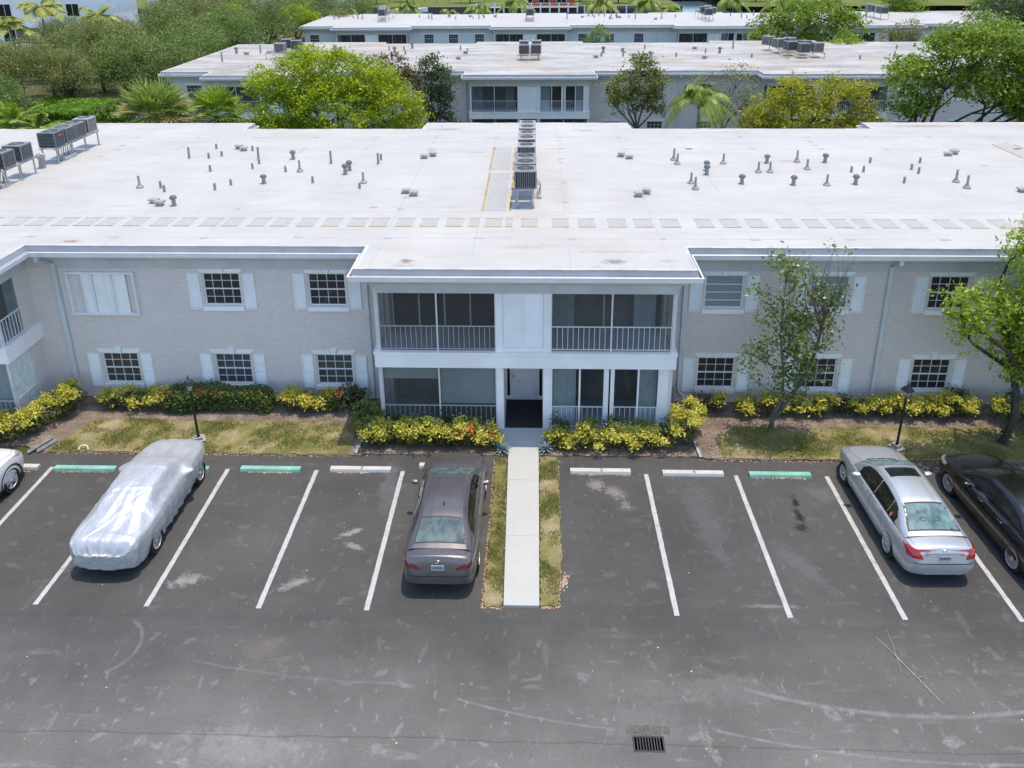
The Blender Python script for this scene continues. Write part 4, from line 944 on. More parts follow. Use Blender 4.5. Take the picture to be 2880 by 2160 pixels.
def make_car(K, label, loc, rz, pm, glassm, group=None):
    c = Car(K); T = thing('parked_car', label, 'car', loc, rz); W = K['W'] / 2; G = K['green']; L_ = K['L']
    body = c.low.build('body', pm, T); cut_wells(body, K)
    gr = c.gr.build('roof', pm, T, smooth=60)
    b = MB(); b.box(-W * .85, K['wheels'][0] - .5, .12, W * .85, K['wheels'][1] + .5, .3); b.build('underbody', M['trim'], T)
    # glass
    b = MB(); c.patch(b, quad_uv(K['rear_glass'], 16, 10), 'top', .006); g = b.build('rear_window', glassm, T, smooth=60)
    b = MB(); c.patch(b, quad_uv(K['rear_glass_frame'], 18, 12), 'top', .003); b.build('rear_window_seal', M['trim'], T, smooth=60)
    b = MB(); c.patch(b, quad_uv(K['windshield'], 16, 10), 'top', .006); b.build('windshield', glassm, T, smooth=60)
    for sd in (-1, 1):
        for (ya, yb) in K['side_windows']:
            n = 18; rows = []
            yy = np.linspace(ya, yb, n); top = []
            for y in yy:
                zt = pchip(G['y'], G['z'], y) - G.get('mg', .095); zl = pchip(*K['shoulder'], y) + .035
                e = min(1, (y - K['side_ends'][0]) / .25, (K['side_ends'][1] - y) / .25); e = max(0, e)
                top.append((y, max(zl + .012, zl + (zt - zl) * (.15 + .85 * e ** .6))))
            bot = [(y, pchip(*K['shoulder'], y) + .035) for y in yy]
            uv = [[(a[0], a[1] + (t_[1] - a[1]) * f) for a, t_ in zip(bot, top)] for f in np.linspace(0, 1, 7)]
            b = MB(); c.patch(b, uv, 'side', .007, sd); b.build('side_window', M['glass_car'], T, smooth=60)
        # dark surround / chrome line around the windows
        b = MB(); y0, y1 = K['side_ends']
        yy = np.linspace(y0, y1, 40); up = [(y, max(pchip(*K['shoulder'], y) + .04, pchip(G['y'], G['z'], y) - G.get('mg', .095) * .85)) for y in yy]
        strip(c, b, [(y, pchip(*K['shoulder'], y) + .022) for y in yy], 'side', sd, .022, .009)
        b.build('window_trim', M['chrome' if K.get('chrome') else 'trim'], T)
        # mirrors
        my, mz = K['mirror']; b = MB(); q = spline_pts([(0, -.075), (.10, -.07), (.2, -.03), (.22, .03), (.12, .075), (0, .07)], 12)
        rows = []
        for t, sc in ((0, .5), (.35, .9), (.7, 1), (1, .85)):
            rows.append([(sd * (W * .93 + .04 + u * sc), my + (t - .5) * .13, mz + v * sc) for u, v in q])
        b.grid(rows, cv=True, flip=sd > 0); b.a(rows[0], [tuple(range(12))[::sd]]); b.a(rows[-1], [tuple(range(12))[::-sd]]); b.build('wing_mirror', pm, T, smooth=60)
        # handles
        for y, z in K['handles']:
            l, n = c.hit((sd * 3, y, z), (-sd, 0, 0)); b = MB(); b.tube([(l.x + sd * .0, y - .09, z), (l.x + sd * .03, y - .06, z), (l.x + sd * .03, y + .06, z), (l.x, y + .09, z)], .011, 6); b.build('door_handle', M['chrome'] if K.get('chrome') else pm, T)
        b = MB()
        for ln in K['seams']: strip(c, b, ln, 'side', sd)
        b.build('door_seam', M['trim'], T)
        b = MB(); c.patch(b, quad_uv(K['sill'], 20, 3), 'side', .006, sd); b.build('sill_trim', M['chrome' if K.get('chrome') else 'trim'], T, smooth=60)
    for ln in K['top_seams']:
        for q in (ln, [(-x, y) for x, y in ln]): b = MB(); strip(c, b, q, 'top'); b.build('panel_seam', M['trim'], T)
    for sd in (-1, 1):
        for y in K['wheels']: wheel(T, sd * (W - .012), y, K['r'], sd, K['spokes'], style=K.get('rimstyle', 0), rr=K.get('rr', .66))
    # tail lights
    for sd in (-1, 1):
        b = MB(); cs = [(sd * x, z) for x, z in K['tail']]
        uv = quad_uv(cs, 12, 6); c.patch(b, uv if sd > 0 else [r[::-1] for r in uv], 'rear', .008)
        if 'tail_side' in K: c.patch(b, quad_uv(K['tail_side'], 8, 6), 'side', .008, sd)
        b.build('tail_light', M[K.get('tailmat', 'tail')], T, smooth=60)
        b = MB(); c.patch(b, quad_uv([(sd * x, z) for x, z in K['head']], 8, 6), 'front', .008); c.patch(b, quad_uv(K['head_side'], 8, 4), 'side', .008, sd); b.build('headlight', M['head'], T, smooth=60)
    # rear: plate, badge, bumper line
    l, n = c.hit((0, -3, K['plate']), (0, 1, 0)); px = K.get('plate_x', 0)
    b = MB(); b.box(px - .155, l.y - .02, K['plate'] - .075, px + .155, l.y - .008, K['plate'] + .075)
    p = b.build('licence_plate', M['plate'], T)
    b = MB(); rg = random.Random(3)
    for i in range(6): b.box(px - .115 + i * .04, l.y - .023, K['plate'] - .03, px - .115 + i * .04 + .022, l.y - .0205, K['plate'] + .03)
    b.build('plate_lettering', M['ink'], p)
    b = MB(); c.patch(b, quad_uv([(-W * .80, K['bumper'] - .012), (W * .80, K['bumper'] - .012), (W * .80, K['bumper'] + .006), (-W * .80, K['bumper'] + .006)], 24, 2), 'rear', .005); b.build('bumper_seam', M['trim'], T)
    return T, c
# --- dark grey saloon
K = dict(L=4.88, W=1.84, r=.335, wheels=(1.02, 3.845), spokes=10, bumper=.64, plate=.86,
    plan=([0, .05, .15, .35, .7, 1.2, 3.6, 4.2, 4.55, 4.75, 4.85, 4.88], [.66, .80, .885, .945, .985, 1, 1, .975, .90, .78, .66, .58]),
    shoulder=([0, .06, .12, .2, .35, .9, 1.6, 2.6, 3.3, 3.9, 4.4, 4.7, 4.82, 4.88], [.62, .80, .95, 1.02, 1.03, 1.0, .97, .93, .92, .87, .79, .70, .60, .50]),
    top=([0, .05, .10, .16, .25, .5, .95, 3.35, 3.8, 4.3, 4.65, 4.82, 4.88], [.64, .84, 1.02, 1.10, 1.115, 1.12, 1.13, 1.02, 1.0, .90, .78, .64, .50]),
    bottom=([0, .2, .5, 1, 4.2, 4.7, 4.88], [.42, .28, .22, .2, .2, .22, .30]),
    green=dict(y=[.40, .66, 1.0, 1.4, 2.0, 2.6, 3.05, 3.4, 3.62], z=[1.10, 1.18, 1.31, 1.40, 1.435, 1.42, 1.33, 1.18, 1.03], wb=.885, wr=.60, zroof=1.435),
    rear_glass=[(-.60, .56), (.60, .56), (.50, 1.17), (-.50, 1.17)], rear_glass_frame=[(-.63, .53), (.63, .53), (.52, 1.21), (-.52, 1.21)], windshield=[(-.53, 2.83), (.53, 2.83), (.66, 3.50), (-.66, 3.50)],
    side_windows=((1.02, 1.50), (1.53, 2.25), (2.30, 3.25)), side_ends=(.92, 3.33), mirror=(3.02, 1.0), handles=((1.72, .90), (2.58, .88)), chrome=False,
    seams=([(1.4, .28), (1.4, .5), (1.55, .96)], [(2.28, .26), (2.3, .94)], [(3.32, .3), (3.36, .6), (3.28, .92)]), sill=[(1.4, .24), (3.45, .24), (3.45, .30), (1.4, .30)],
    top_seams=([(.55, 3.6), (.68, 4.0), (.70, 4.5)], [(.66, .52), (.70, .40), (.62, .26), (.3, .215), (0, .2)], [(.42, 1.55), (.45, 2.2), (.42, 2.75)]),
    tail=[(.38, .80), (.80, .84), (.84, .96), (.55, .90)], tailmat='tail_dark', tail_side=[(.10, .86), (.55, .93), (.50, .98), (.10, .95)], head=[(.5, .60), (.85, .64), (.85, .72), (.5, .68)], head_side=[(4.35, .66), (4.75, .60), (4.75, .66), (4.35, .73)])
T1, c1 = make_car(K, 'dark grey-mauve saloon parked nose-in beside the grass strip left of the walkway', 'car' and (-2.30, 14.93, 0), 0, CP['grey'], M['glass_rear'])
b = MB(); b.a([(0, 1.52, 1.43), (-.03, 1.6, 1.43), (.03, 1.6, 1.43), (0, 1.72, 1.44), (0, 1.54, 1.50)], [(0, 2, 4), (0, 4, 1), (1, 4, 3), (4, 2, 3)]); b.build('roof_antenna', M['trim'], T1)
l, n = c1.hit((0, -3, .985), (0, 1, 0)); b = MB()
b.tube([(.075 * math.cos(a), l.y - .01, .99 + .045 * math.sin(a)) for a in np.linspace(0, 2 * math.pi, 17)], .006, 5, False); b.tube([(.03 * math.cos(a), l.y - .01, .995 + .042 * math.sin(a)) for a in np.linspace(0, 2 * math.pi, 13)], .005, 5, False); b.tube([(.06 * math.cos(a), l.y - .01, 1.008 + .016 * math.sin(a)) for a in np.linspace(0, 2 * math.pi, 13)], .005, 5, False)
b.build('badge', M['chrome'], T1)
for i, ch in enumerate('CAMRY'): text(ch, .05, M['chrome'], T1, (-.24 + .12 * i, c1.hit((0, -3, .935), (0, 1, 0))[0].y - .012, .94), (math.radians(75), 0, 0))
for sx in (-.36, .36):   # front seats seen through the glass are dark: only a rear shelf light
    pass
b = MB(); l, n = c1.hit((0, .62, 3), (0, 0, -1)); b.box(-.12, .59, l.z + .006, .12, .60, l.z + .010); b.box(-.10, .72, l.z + .038, .10, .725, l.z + .042); b.build('brake_light', M['galv'], T1)
# --- silver saloon
K = dict(L=4.82, W=1.82, r=.335, wheels=(1.08, 3.93), spokes=7, bumper=.66, plate=.80, rimstyle=2,
    plan=([0, .05, .15, .35, .8, 1.3, 3.5, 4.1, 4.5, 4.7, 4.79, 4.82], [.62, .78, .875, .945, .985, 1, 1, .965, .875, .76, .66, .58]),
    shoulder=([0, .05, .1, .2, .5, 1.0, 1.8, 2.8, 3.4, 3.9, 4.3, 4.6, 4.76, 4.82], [.60, .72, .88, .96, .98, .96, .93, .90, .89, .86, .80, .72, .62, .52]),
    top=([0, .05, .10, .16, .25, .6, 1.1, 3.3, 3.7, 4.2, 4.55, 4.75, 4.82], [.62, .78, .94, 1.02, 1.04, 1.06, 1.08, 1.01, .985, .90, .80, .66, .52]),
    bottom=([0, .2, .5, 1, 4.2, 4.7, 4.82], [.36, .26, .2, .19, .19, .2, .30]),
    green=dict(y=[.52, .80, 1.15, 1.55, 2.1, 2.65, 3.05, 3.35, 3.55], z=[1.05, 1.14, 1.30, 1.40, 1.435, 1.41, 1.31, 1.17, 1.02], wb=.885, wr=.60, zroof=1.435, mg=.085),
    rear_glass=[(-.60, .68), (.60, .68), (.48, 1.32), (-.48, 1.32)], rear_glass_frame=[(-.64, .64), (.64, .64), (.51, 1.37), (-.51, 1.37)], windshield=[(-.52, 2.86), (.52, 2.86), (.66, 3.44), (-.66, 3.44)],
    side_windows=((1.10, 1.50), (1.53, 2.25), (2.29, 3.18)), side_ends=(1.0, 3.27), mirror=(2.98, .98), handles=((1.82, .86), (2.62, .85)),
    seams=([(1.5, .3), (1.46, .55), (1.62, .93)], [(2.27, .24), (2.28, .91)], [(3.28, .3), (3.32, .6), (3.25, .9)]), sill=[(1.4, .20), (3.5, .20), (3.5, .25), (1.4, .25)],
    top_seams=([(.50, 3.55), (.60, 3.9), (.66, 4.3), (.52, 4.6)], [(.60, .9), (.66, .5), (.64, .22)]),
    tail=[(.50, .76), (.82, .78), (.82, .97), (.60, .96)], tail_side=[(.08, .80), (.40, .88), (.36, .97), (.08, .97)], head=[(.4, .62), (.8, .66), (.8, .78), (.45, .76)], head_side=[(4.4, .66), (4.6, .62), (4.6, .7), (4.4, .76)])
T2, c2 = make_car(K, 'silver saloon with a dark sunroof parked beneath the right-hand lamp post', (9.80, 15.55, 0), math.radians(1.2), CP['silver'], M['glass_teal'])
b = MB(); c2.patch(b, quad_uv([(-.40, 2.30), (.40, 2.30), (.40, 2.70), (-.40, 2.70)], 10, 8), 'top', .006); b.build('sunroof', M['glass_car'], T2, smooth=60)
b = MB()
for i in range(3):
    x0 = -.42 + i * .29; c2.patch(b, quad_uv([(x0, 3.66), (x0 + .26, 3.66), (x0 + .26, 3.70), (x0, 3.70)], 6, 2), 'top', .008)
b.build('bonnet_vent', M['trim'], T2)
b = MB(); c2.patch(b, quad_uv([(-.45, .885), (.45, .885), (.45, .905), (-.45, .905)], 20, 2), 'rear', .012); b.build('boot_trim', M['chrome'], T2)
l, n = c2.hit((0, -3, .96), (0, 1, 0)); b = MB(); b.tube([(.04 * math.cos(a), l.y - .01, .96 + .04 * math.sin(a)) for a in np.linspace(0, 2 * math.pi, 17)], .005, 5, False)
for a in (90, 210, 330): b.tube([(0, l.y - .01, .96), (.038 * math.cos(math.radians(a)), l.y - .01, .96 + .038 * math.sin(math.radians(a)))], .004, 4)
b.build('badge', M['chrome'], T2)
text('E320', .06, M['chrome'], T2, (-.42, c2.hit((-.42, -3, .95), (0, 1, 0))[0].y - .012, .95), (math.radians(75), 0, 0))
b = MB(); c2.patch(b, quad_uv([(1.30, .99), (1.38, .99), (1.38, 1.08), (1.30, 1.08)], 3, 3), 'side', .011, -1); b.build('parking_sticker', M['litter_red'] if 'litter_red' in M else simple('red_sticker', (.6, .12, .10)), T2)
for sx in (-.17, .17):
    b = MB(); b.tube([(sx + .075 * math.cos(a), .92 + .045 * math.sin(a), c2.hit((sx, .92, 3), (0, 0, -1))[0].z + .012 + .022 * math.sin(a)) for a in np.linspace(0, 2 * math.pi, 15)], .005, 4, False); b.build('shelf_speaker', M['trim'], T2)
# --- black saloon at the right edge
K = dict(L=4.95, W=1.86, r=.345, wheels=(1.08, 3.98), spokes=10, bumper=.66, plate=.85, chrome=True, rimstyle=1, rr=.72,
    plan=([0, .05, .15, .35, .8, 1.3, 3.6, 4.2, 4.6, 4.82, 4.92, 4.95], [.62, .78, .875, .945, .985, 1, 1, .975, .89, .78, .66, .58]),
    shoulder=([0, .05, .1, .2, .5, 1.0, 1.8, 2.8, 3.4, 3.9, 4.4, 4.7, 4.88, 4.95], [.60, .74, .92, 1.0, 1.02, 1.0, .97, .93, .92, .88, .80, .72, .62, .52]),
    top=([0, .05, .10, .16, .25, .6, 1.0, 3.4, 3.8, 4.3, 4.65, 4.86, 4.95], [.62, .80, 1.0, 1.08, 1.10, 1.11, 1.12, 1.03, 1.01, .92, .80, .66, .52]),
    bottom=([0, .2, .5, 1, 4.3, 4.8, 4.95], [.36, .26, .2, .19, .19, .2, .30]),
    green=dict(y=[.65, .95, 1.35, 1.8, 2.3, 2.75, 3.15, 3.45, 3.65], z=[1.08, 1.17, 1.32, 1.42, 1.45, 1.43, 1.32, 1.18, 1.04], wb=.885, wr=.61, zroof=1.45),
    rear_glass=[(-.56, .85), (.56, .85), (.47, 1.5), (-.47, 1.5)], rear_glass_frame=[(-.60, .82), (.60, .82), (.50, 1.54), (-.50, 1.54)], windshield=[(-.53, 2.88), (.53, 2.88), (.66, 3.54), (-.66, 3.54)],
    side_windows=((1.26, 1.60), (1.64, 2.27), (2.33, 3.28)), side_ends=(1.15, 3.38), mirror=(3.06, 1.0), handles=((1.78, .90), (2.62, .88)),
    seams=([(1.5, .3), (1.46, .55), (1.62, .96)], [(2.3, .24), (2.31, .94)], [(3.36, .3), (3.40, .6), (3.32, .92)]), sill=[(1.45, .24), (3.55, .24), (3.55, .27), (1.45, .27)],
    top_seams=([(.52, 3.65), (.62, 4.0), (.66, 4.5)], [(.60, .75), (.66, .45), (.64, .22)]),
    tail=[(.45, .84), (.82, .86), (.82, .97), (.50, .95)], tail_side=[(.08, .88), (.5, .96), (.46, 1.0), (.08, .97)], head=[(.5, .62), (.85, .66), (.85, .76), (.5, .72)], head_side=[(4.3, .70), (4.72, .64), (4.72, .72), (4.3, .78)])
T3, c3 = make_car(K, 'black saloon with chrome window trim, partly cut off at the right edge', (12.72, 15.12, 0), math.radians(3.2), CP['black'], M['glass_car'])
# --- white SUV at the left edge
K = dict(L=4.6, W=1.86, r=.36, wheels=(.95, 3.65), spokes=5, bumper=.7, plate=.9, rimstyle=1, rr=.66,
    plan=([0, .05, .15, .35, .8, 1.3, 3.4, 4.0, 4.3, 4.5, 4.57, 4.6], [.66, .80, .885, .95, .99, 1, 1, .985, .92, .80, .68, .58]),
    shoulder=([0, .05, .1, .2, .5, 1.0, 1.8, 2.8, 3.2, 3.8, 4.2, 4.45, 4.55, 4.6], [.7, .85, 1.0, 1.08, 1.10, 1.10, 1.08, 1.04, 1.03, 1.0, .93, .80, .68, .55]),
    top=([0, .05, .10, .16, .25, 1.0, 3.1, 3.5, 4.0, 4.3, 4.52, 4.6], [.72, .9, 1.08, 1.14, 1.18, 1.2, 1.17, 1.14, 1.07, .96, .76, .55]),
    bottom=([0, .2, .5, 1, 4.0, 4.4, 4.6], [.40, .30, .26, .25, .25, .27, .36]),
    green=dict(y=[.05, .25, .55, 1.0, 1.8, 2.3, 2.7, 3.0, 3.2], z=[1.15, 1.40, 1.60, 1.66, 1.67, 1.62, 1.48, 1.30, 1.16], wb=.89, wr=.66, zroof=1.67),
    rear_glass=[(-.58, .18), (.58, .18), (.5, .42), (-.5, .42)], rear_glass_frame=[(-.62, .16), (.62, .16), (.53, .45), (-.53, .45)], windshield=[(-.56, 2.42), (.56, 2.42), (.68, 3.12), (-.68, 3.12)],
    side_windows=((.6, 1.1), (1.15, 1.8), (1.86, 2.85)), side_ends=(.45, 2.95), mirror=(2.7, 1.15), handles=((1.3, .98), (2.15, .98)),
    seams=([(1.2, .4), (1.1, .7), (1.13, 1.06)], [(1.83, .34), (1.83, 1.06)], [(2.9, .34), (2.95, .7), (2.9, 1.04)]), sill=[(1.3, .26), (3.25, .26), (3.25, .36), (1.3, .36)],
    top_seams=([(.62, 3.1), (.72, 3.5), (.78, 4.0), (.6, 4.3)],), tail=[(.5, .9), (.82, .92), (.82, 1.1), (.5, 1.05)], head=[(.55, .80), (.86, .84), (.86, .93), (.55, .90)], head_side=[(4.12, .84), (4.4, .80), (4.4, .88), (4.12, .95)])
T4, c4 = make_car(K, 'white car with five-spoke wheels, only its front corner in view at the left edge', (-15.93, 14.98, 0), math.radians(-1), CP['white'], M['glass_car'])
b = MB(); n = 24
for y, in ((3.65,), (.95,)):
    R = []
    for q, xo in ((.41, .0), (.47, .012)):
        R.append([(.935 + xo - .012, y + q * math.cos(a), .37 + q * math.sin(a)) for a in np.linspace(-.15, math.pi + .15, n)])
    b.grid(R, flip=True)
b.build('wheel_arch_trim', M['trim'], T4, smooth=60)

# --- covered car: a reflective silver sheet pulled over a saloon
def cover():
    T = thing('covered_car', 'car wrapped in a wrinkled shiny silver cover, second stall from the left edge', 'car', (-10.62, 15.32, 0), math.radians(-.6))
    L_, W = 4.85, .94
    ys = np.linspace(0, L_, 150); nv = 140; rg = np.random.default_rng(11)
    plan = ([0, .08, .25, .6, 1.2, 3.6, 4.1, 4.45, 4.7, 4.85], [.72, .84, .93, .98, 1.0, 1.0, .94, .84, .68, .48])
    ridge = ([0, .10, .22, .5, 1.0, 1.5, 2.0, 2.6, 3.1, 3.5, 3.75, 4.2, 4.6, 4.8, 4.85], [.78, 1.0, 1.07, 1.10, 1.20, 1.36, 1.43, 1.43, 1.33, 1.12, 1.04, .98, .88, .74, .60])
    rows = []
    for y in ys:
        w = W * pchip(*plan, y); zt = pchip(*ridge, y); sh = min(zt - .02, .98 - .12 * max(0, (y - 3.2)))
        hw = w * (.57 + .27 * min(1, max(abs(y - 2.05) - .95, 0) / .6)); hw = min(hw, w * .84)
        bottom = .22 + .03 * math.sin(y * 2.3) + (.16 if y < .25 else 0) * (1 - y / .25 if y < .25 else 0)
        r = [(0, zt + .01), (hw * .55, zt), (hw, zt - .035), (hw + (w - hw) * .55, sh + (zt - sh) * .30), (w * .965, sh - .02), (w * 1.005, sh - .18), (w * .995, .6), (w * .95, .40), (w * .91, bottom)]
        rows.append(spline_pts(r, nv // 2))
    R = np.array(rows); H = np.zeros((len(ys), nv - 1, 3))
    for i, y in enumerate(ys):
        full = np.concatenate([R[i][::-1] * [-1, 1], R[i][1:]]); H[i, :, 0] = full[:, 0]; H[i, :, 1] = y; H[i, :, 2] = full[:, 1]
    # mirrors push the sheet out
    for sd in (-1, 1):
        d = np.sqrt(((H[..., 1] - 3.08) / .16) ** 2 + ((H[..., 2] - .98) / .10) ** 2); k = np.exp(-d ** 2) * (H[..., 0] * sd > .5); H[..., 0] += sd * .17 * k
        H[..., 1] += 0
    # drape folds: displace along normals
    dv = np.gradient(H, axis=1); du = np.gradient(H, axis=0); N = np.cross(du, dv); N /= np.linalg.norm(N, axis=2)[..., None] + 1e-9
    N *= np.sign((N * (H - [0, 2.4, .3])).sum(2))[..., None]
    X, Y, Z = H[..., 0], H[..., 1], H[..., 2]; low = np.clip((1.12 - Z) / .6, 0, 1)
    D = np.zeros_like(X)
    for k in range(16):   # crossing creases with their own direction and reach
        a = rg.uniform(-1.2, 1.2); cx, cy = rg.uniform(-.9, .9), rg.uniform(.1, 4.7); ln, wd = rg.uniform(.5, 1.2), rg.uniform(.018, .035)
        S_ = X * 1.0 + np.sign(X) * (1.2 - Z) * .6
        u = (S_ - cx) * math.cos(a) + (Y - cy) * math.sin(a); v = -(S_ - cx) * math.sin(a) + (Y - cy) * math.cos(a)
        D += rg.choice([-1, 1]) * .010 * np.exp(-(v / wd) ** 2) * np.exp(-(u / ln) ** 2)
    # vertical pleats on the sides, fanning ones across the tail
    ph = Y * 14 + 2.2 * np.sin(Y * 3.1) + (1 - Z) * 3 * np.sin(Y * 1.7 + 1) + np.where(X > 0, 1.3, 0)
    D += .022 * low * (1 - 2 * np.abs(np.sin(ph * .5)) + .4 * np.sin(ph * 2.3 + 1)) * np.clip((np.abs(X) - .6) / .25, 0, 1)
    tail = np.clip((.75 - Y) / .6, 0, 1)
    D += .017 * tail * np.sin(X * (17 + 5 * (1.1 - Z)) + 1.5 * np.sin(X * 4)) * np.clip((1.12 - Z) / .3, 0, 1)
    D += .012 * tail * (.5 - np.abs(np.sin(X * 21 + 6 * (1 - Z) * np.sign(X)))) * np.clip((1.1 - Z) / .3, 0, 1)
    th = np.arctan2(X - .1, 2.75 - Y); D += .016 * np.clip((Y - .2) / .3, 0, 1) * np.clip((2.2 - Y) / .7, 0, 1) * (.5 - np.abs(np.sin(th * 13 + .8 * np.sin(th * 5)))) * np.clip(1.2 - low, 0, 1)
    th = np.arctan2(X + .25, Y - 2.6); D += .012 * np.clip((Y - 3.3) / .4, 0, 1) * (.5 - np.abs(np.sin(th * 10 + .6 * np.sin(th * 7))))
    H += N * D[..., None]
    b = MB(); b.grid(H)
    # close the tail and nose with the same sheet
    for idx, s in ((0, 1), (-1, -1)):
        ring = H[idx]; c0 = ring.mean(0); ins = []
        for t in (1, .9, .72, .5, .25, 0):
            ins.append([(p[0] * t, ring[0][1] - .075 * s * (1 - t ** 3) + .012 * math.sin(p[0] * t * 30 + 4 * p[2]) * (t < 1), p[2] - .02 * (1 - t)) for p in ring])
        b.grid(ins, flip=(idx == 0))
    m, nt, bs = mat('silver_cover_sheet'); P = pos(nt, obj=True)
    w1 = noise(nt, pos(nt, (3, 1, 2), obj=True), 2.0, 3, .5, .5); w2 = noise(nt, P, 12, 4, .6, 1.2)
    nt.links.new(ramp(nt, w1, [(.3, (.47, .49, .52)), (.7, (.60, .61, .63))]), bs.inputs['Base Color'])
    bs.inputs['Metallic'].default_value = .45; bs.inputs['Roughness'].default_value = .36
    rg_ = mth(nt, 'ABSOLUTE', mth(nt, 'SUBTRACT', noise(nt, pos(nt, (4.5, .8, 2.5), obj=True), 2.6, 3, .5, 1.0), .5)); h = mth(nt, 'ADD', mth(nt, 'MULTIPLY', rg_, 3.0), mth(nt, 'MULTIPLY', w2, .15)); bump(nt, bs, h, .28, .03)
    o = b.build('cover', m, T, smooth=180)
    for y in (1.03, 3.78):
        for sd in (-1, 1): wheel(T, sd * .90, y, .335, sd, 10, style=1)
    b = MB(); b.box(-.7, .6, .14, .7, 4.3, .5); b.build('underbody', M['trim'], T)
    b = MB(); b.box(.66, -.012, .84, .70, .0, .90); 
    for i in range(3): b.a([(.52 + i * .05, .02, .90 + i * .02), (.62 + i * .05, .02, .97 + i * .02), (.64 + i * .05, .02, .96 + i * .02), (.54 + i * .05, .02, .89 + i * .02)], [(0, 1, 2, 3)])
    return T
cover()
# ------------------------------------------------------------------ air conditioners on racks
def ac_proto(cab, dia=.76, h=.66, slats='v', hub=None):
    T = bpy.data.objects.new('condenser_unit', None)
    w = dia / 2
    b = MB(); b.bbox(-w + .03, -w + .03, .03, w - .03, w - .03, h - .05, .04); co = b.build('coil', M['ac_dark'], T); C.objects.unlink(co)
    b = MB(); b.bbox(-w, -w, 0, w, w, .05, .015)
    for sx in (-1, 1):
        for sy in (-1, 1):
            x0, x1 = sorted((sx * w, sx * (w - .06))); y0, y1 = sorted((sy * w, sy * (w - .06))); b.box(x0, y0, .05, x1, y1, h - .05)
    n = 9
    for i in range(1, n):
        if slats == 'v':
            p = -w + .06 + (2 * w - .12) * i / n
            for s in (-1, 1): b.box(p - .012, min(s * w, s * (w - .02)), .05, p + .012, max(s * w, s * (w - .02)), h - .05); b.box(min(s * w, s * (w - .02)), p - .012, .05, max(s * w, s * (w - .02)), p + .012, h - .05)
        else:
            z = .05 + (h - .1) * i / n
            for s in (-1, 1): b.box(-w + .06, min(s * w, s * (w - .02)), z - .014, w - .06, max(s * w, s * (w - .02)), z + .014); b.box(min(s * w, s * (w - .02)), -w + .06, z - .014, max(s * w, s * (w - .02)), w - .06, z + .014)
    ca = b.build('cabinet', cab, T); C.objects.unlink(ca)
    # top ring plate with a round opening
    b = MB(); k = 32; ring = [(.78 * w * math.cos(2 * math.pi * i / k), .78 * w * math.sin(2 * math.pi * i / k)) for i in range(k)]
    sq = []
    for i in range(k):
        a = 2 * math.pi * i / k; m_ = max(abs(math.cos(a)), abs(math.sin(a))); sq.append((w * math.cos(a) / m_, w * math.sin(a) / m_))
    b.grid([[(x, y, h - .05) for x, y in sq], [(x, y, h - .015) for x, y in sq], [(x * .96, y * .96, h) for x, y in sq], [(x, y, h + .01) for x, y in ring], [(x, y, h - .05) for x, y in ring]], cv=True, flip=True)
    tp = b.build('top_cover', cab, T); C.objects.unlink(tp)
    b = MB()
    for r in (.25, .45, .62): b.tube([(r * w * math.cos(t), r * w * math.sin(t), h + .004) for t in np.linspace(0, 2 * math.pi, 25)], .006, 4, False)
    for i in range(4): a = i * math.pi / 4; b.tube([(-.78 * w * math.cos(a), -.78 * w * math.sin(a), h + .01), (.78 * w * math.cos(a), .78 * w * math.sin(a), h + .01)], .006, 4)
    gd = b.build('fan_guard', M['ac_grey'], T); C.objects.unlink(gd)
    b = MB(); b.lathe((0, 0, h - .1), [(.1, 0), (.1, .05), (0, .06)], 12)
    for i in range(4):
        a = i * math.pi / 2 + .3; c_, s_ = math.cos(a), math.sin(a); f = lambda u, v, z: (u * c_ - v * s_, u * s_ + v * c_, h - .08 + z)
        b.quad(f(.09, -.05, 0), f(.70 * w, -.10, -.02), f(.70 * w, .10, .04), f(.09, .05, .03))
    b.lathe((0, 0, h - .22), [(.76 * w, .0), (.0, .001)], 24)
    fn = b.build('fan', M[hub] if hub else M['ac_dark'], T); C.objects.unlink(fn)
    kids[T.name] = [co, ca, tp, gd, fn]; return T
def put_ac(proto, loc, rz, label, group, sc=1.0):
    c = bpy.data.objects.new('condenser_unit', None); C.objects.link(c); c.location = loc; c.rotation_euler = (0, 0, rz); c.scale = (sc,) * 3
    for ch in kids[proto.name]:
        d = ch.copy(); C.objects.link(d); d.parent = c
    tag(c, label, 'air conditioner', group); return c
ACP = {'grey': ac_proto(M['ac_grey']), 'slate': ac_proto(M['ac_slate'], slats='h'), 'light': ac_proto(M['ac_light'], .72, .68), 'orange': ac_proto(M['ac_grey'], .80, .66)}
def rack(x0, x1, y0, y1, z0, h, label, nleg=3, group=None, mt='galv'):
    T = thing('equipment_rack', label, 'metal rack', ((x0 + x1) / 2, (y0 + y1) / 2, z0), 0, group); a, c = (x1 - x0) / 2, (y1 - y0) / 2
    b = MB()
    for x in (-a, a): b.box(x - .03, -c, h - .05, x + .03, c, h)
    n = max(2, int((y1 - y0) / .45))
    for i in range(n + 1): y = -c + 2 * c * i / n; b.box(-a - .08, y - .02, h + .001, a + .08, y + .02, h + .03)
    b.build('frame', M[mt], T)
    for x in (-a, a):
        for i in range(nleg):
            y = -c + .12 + (2 * c - .24) * i / (nleg - 1); b = MB(); b.box(x - .025, y - .025, .01, x + .025, y + .025, h - .05); b.box(x - .08, y - .08, 0, x + .08, y + .08, .012); b.build('leg', M[mt], T)
    return T
RZ = 5.785
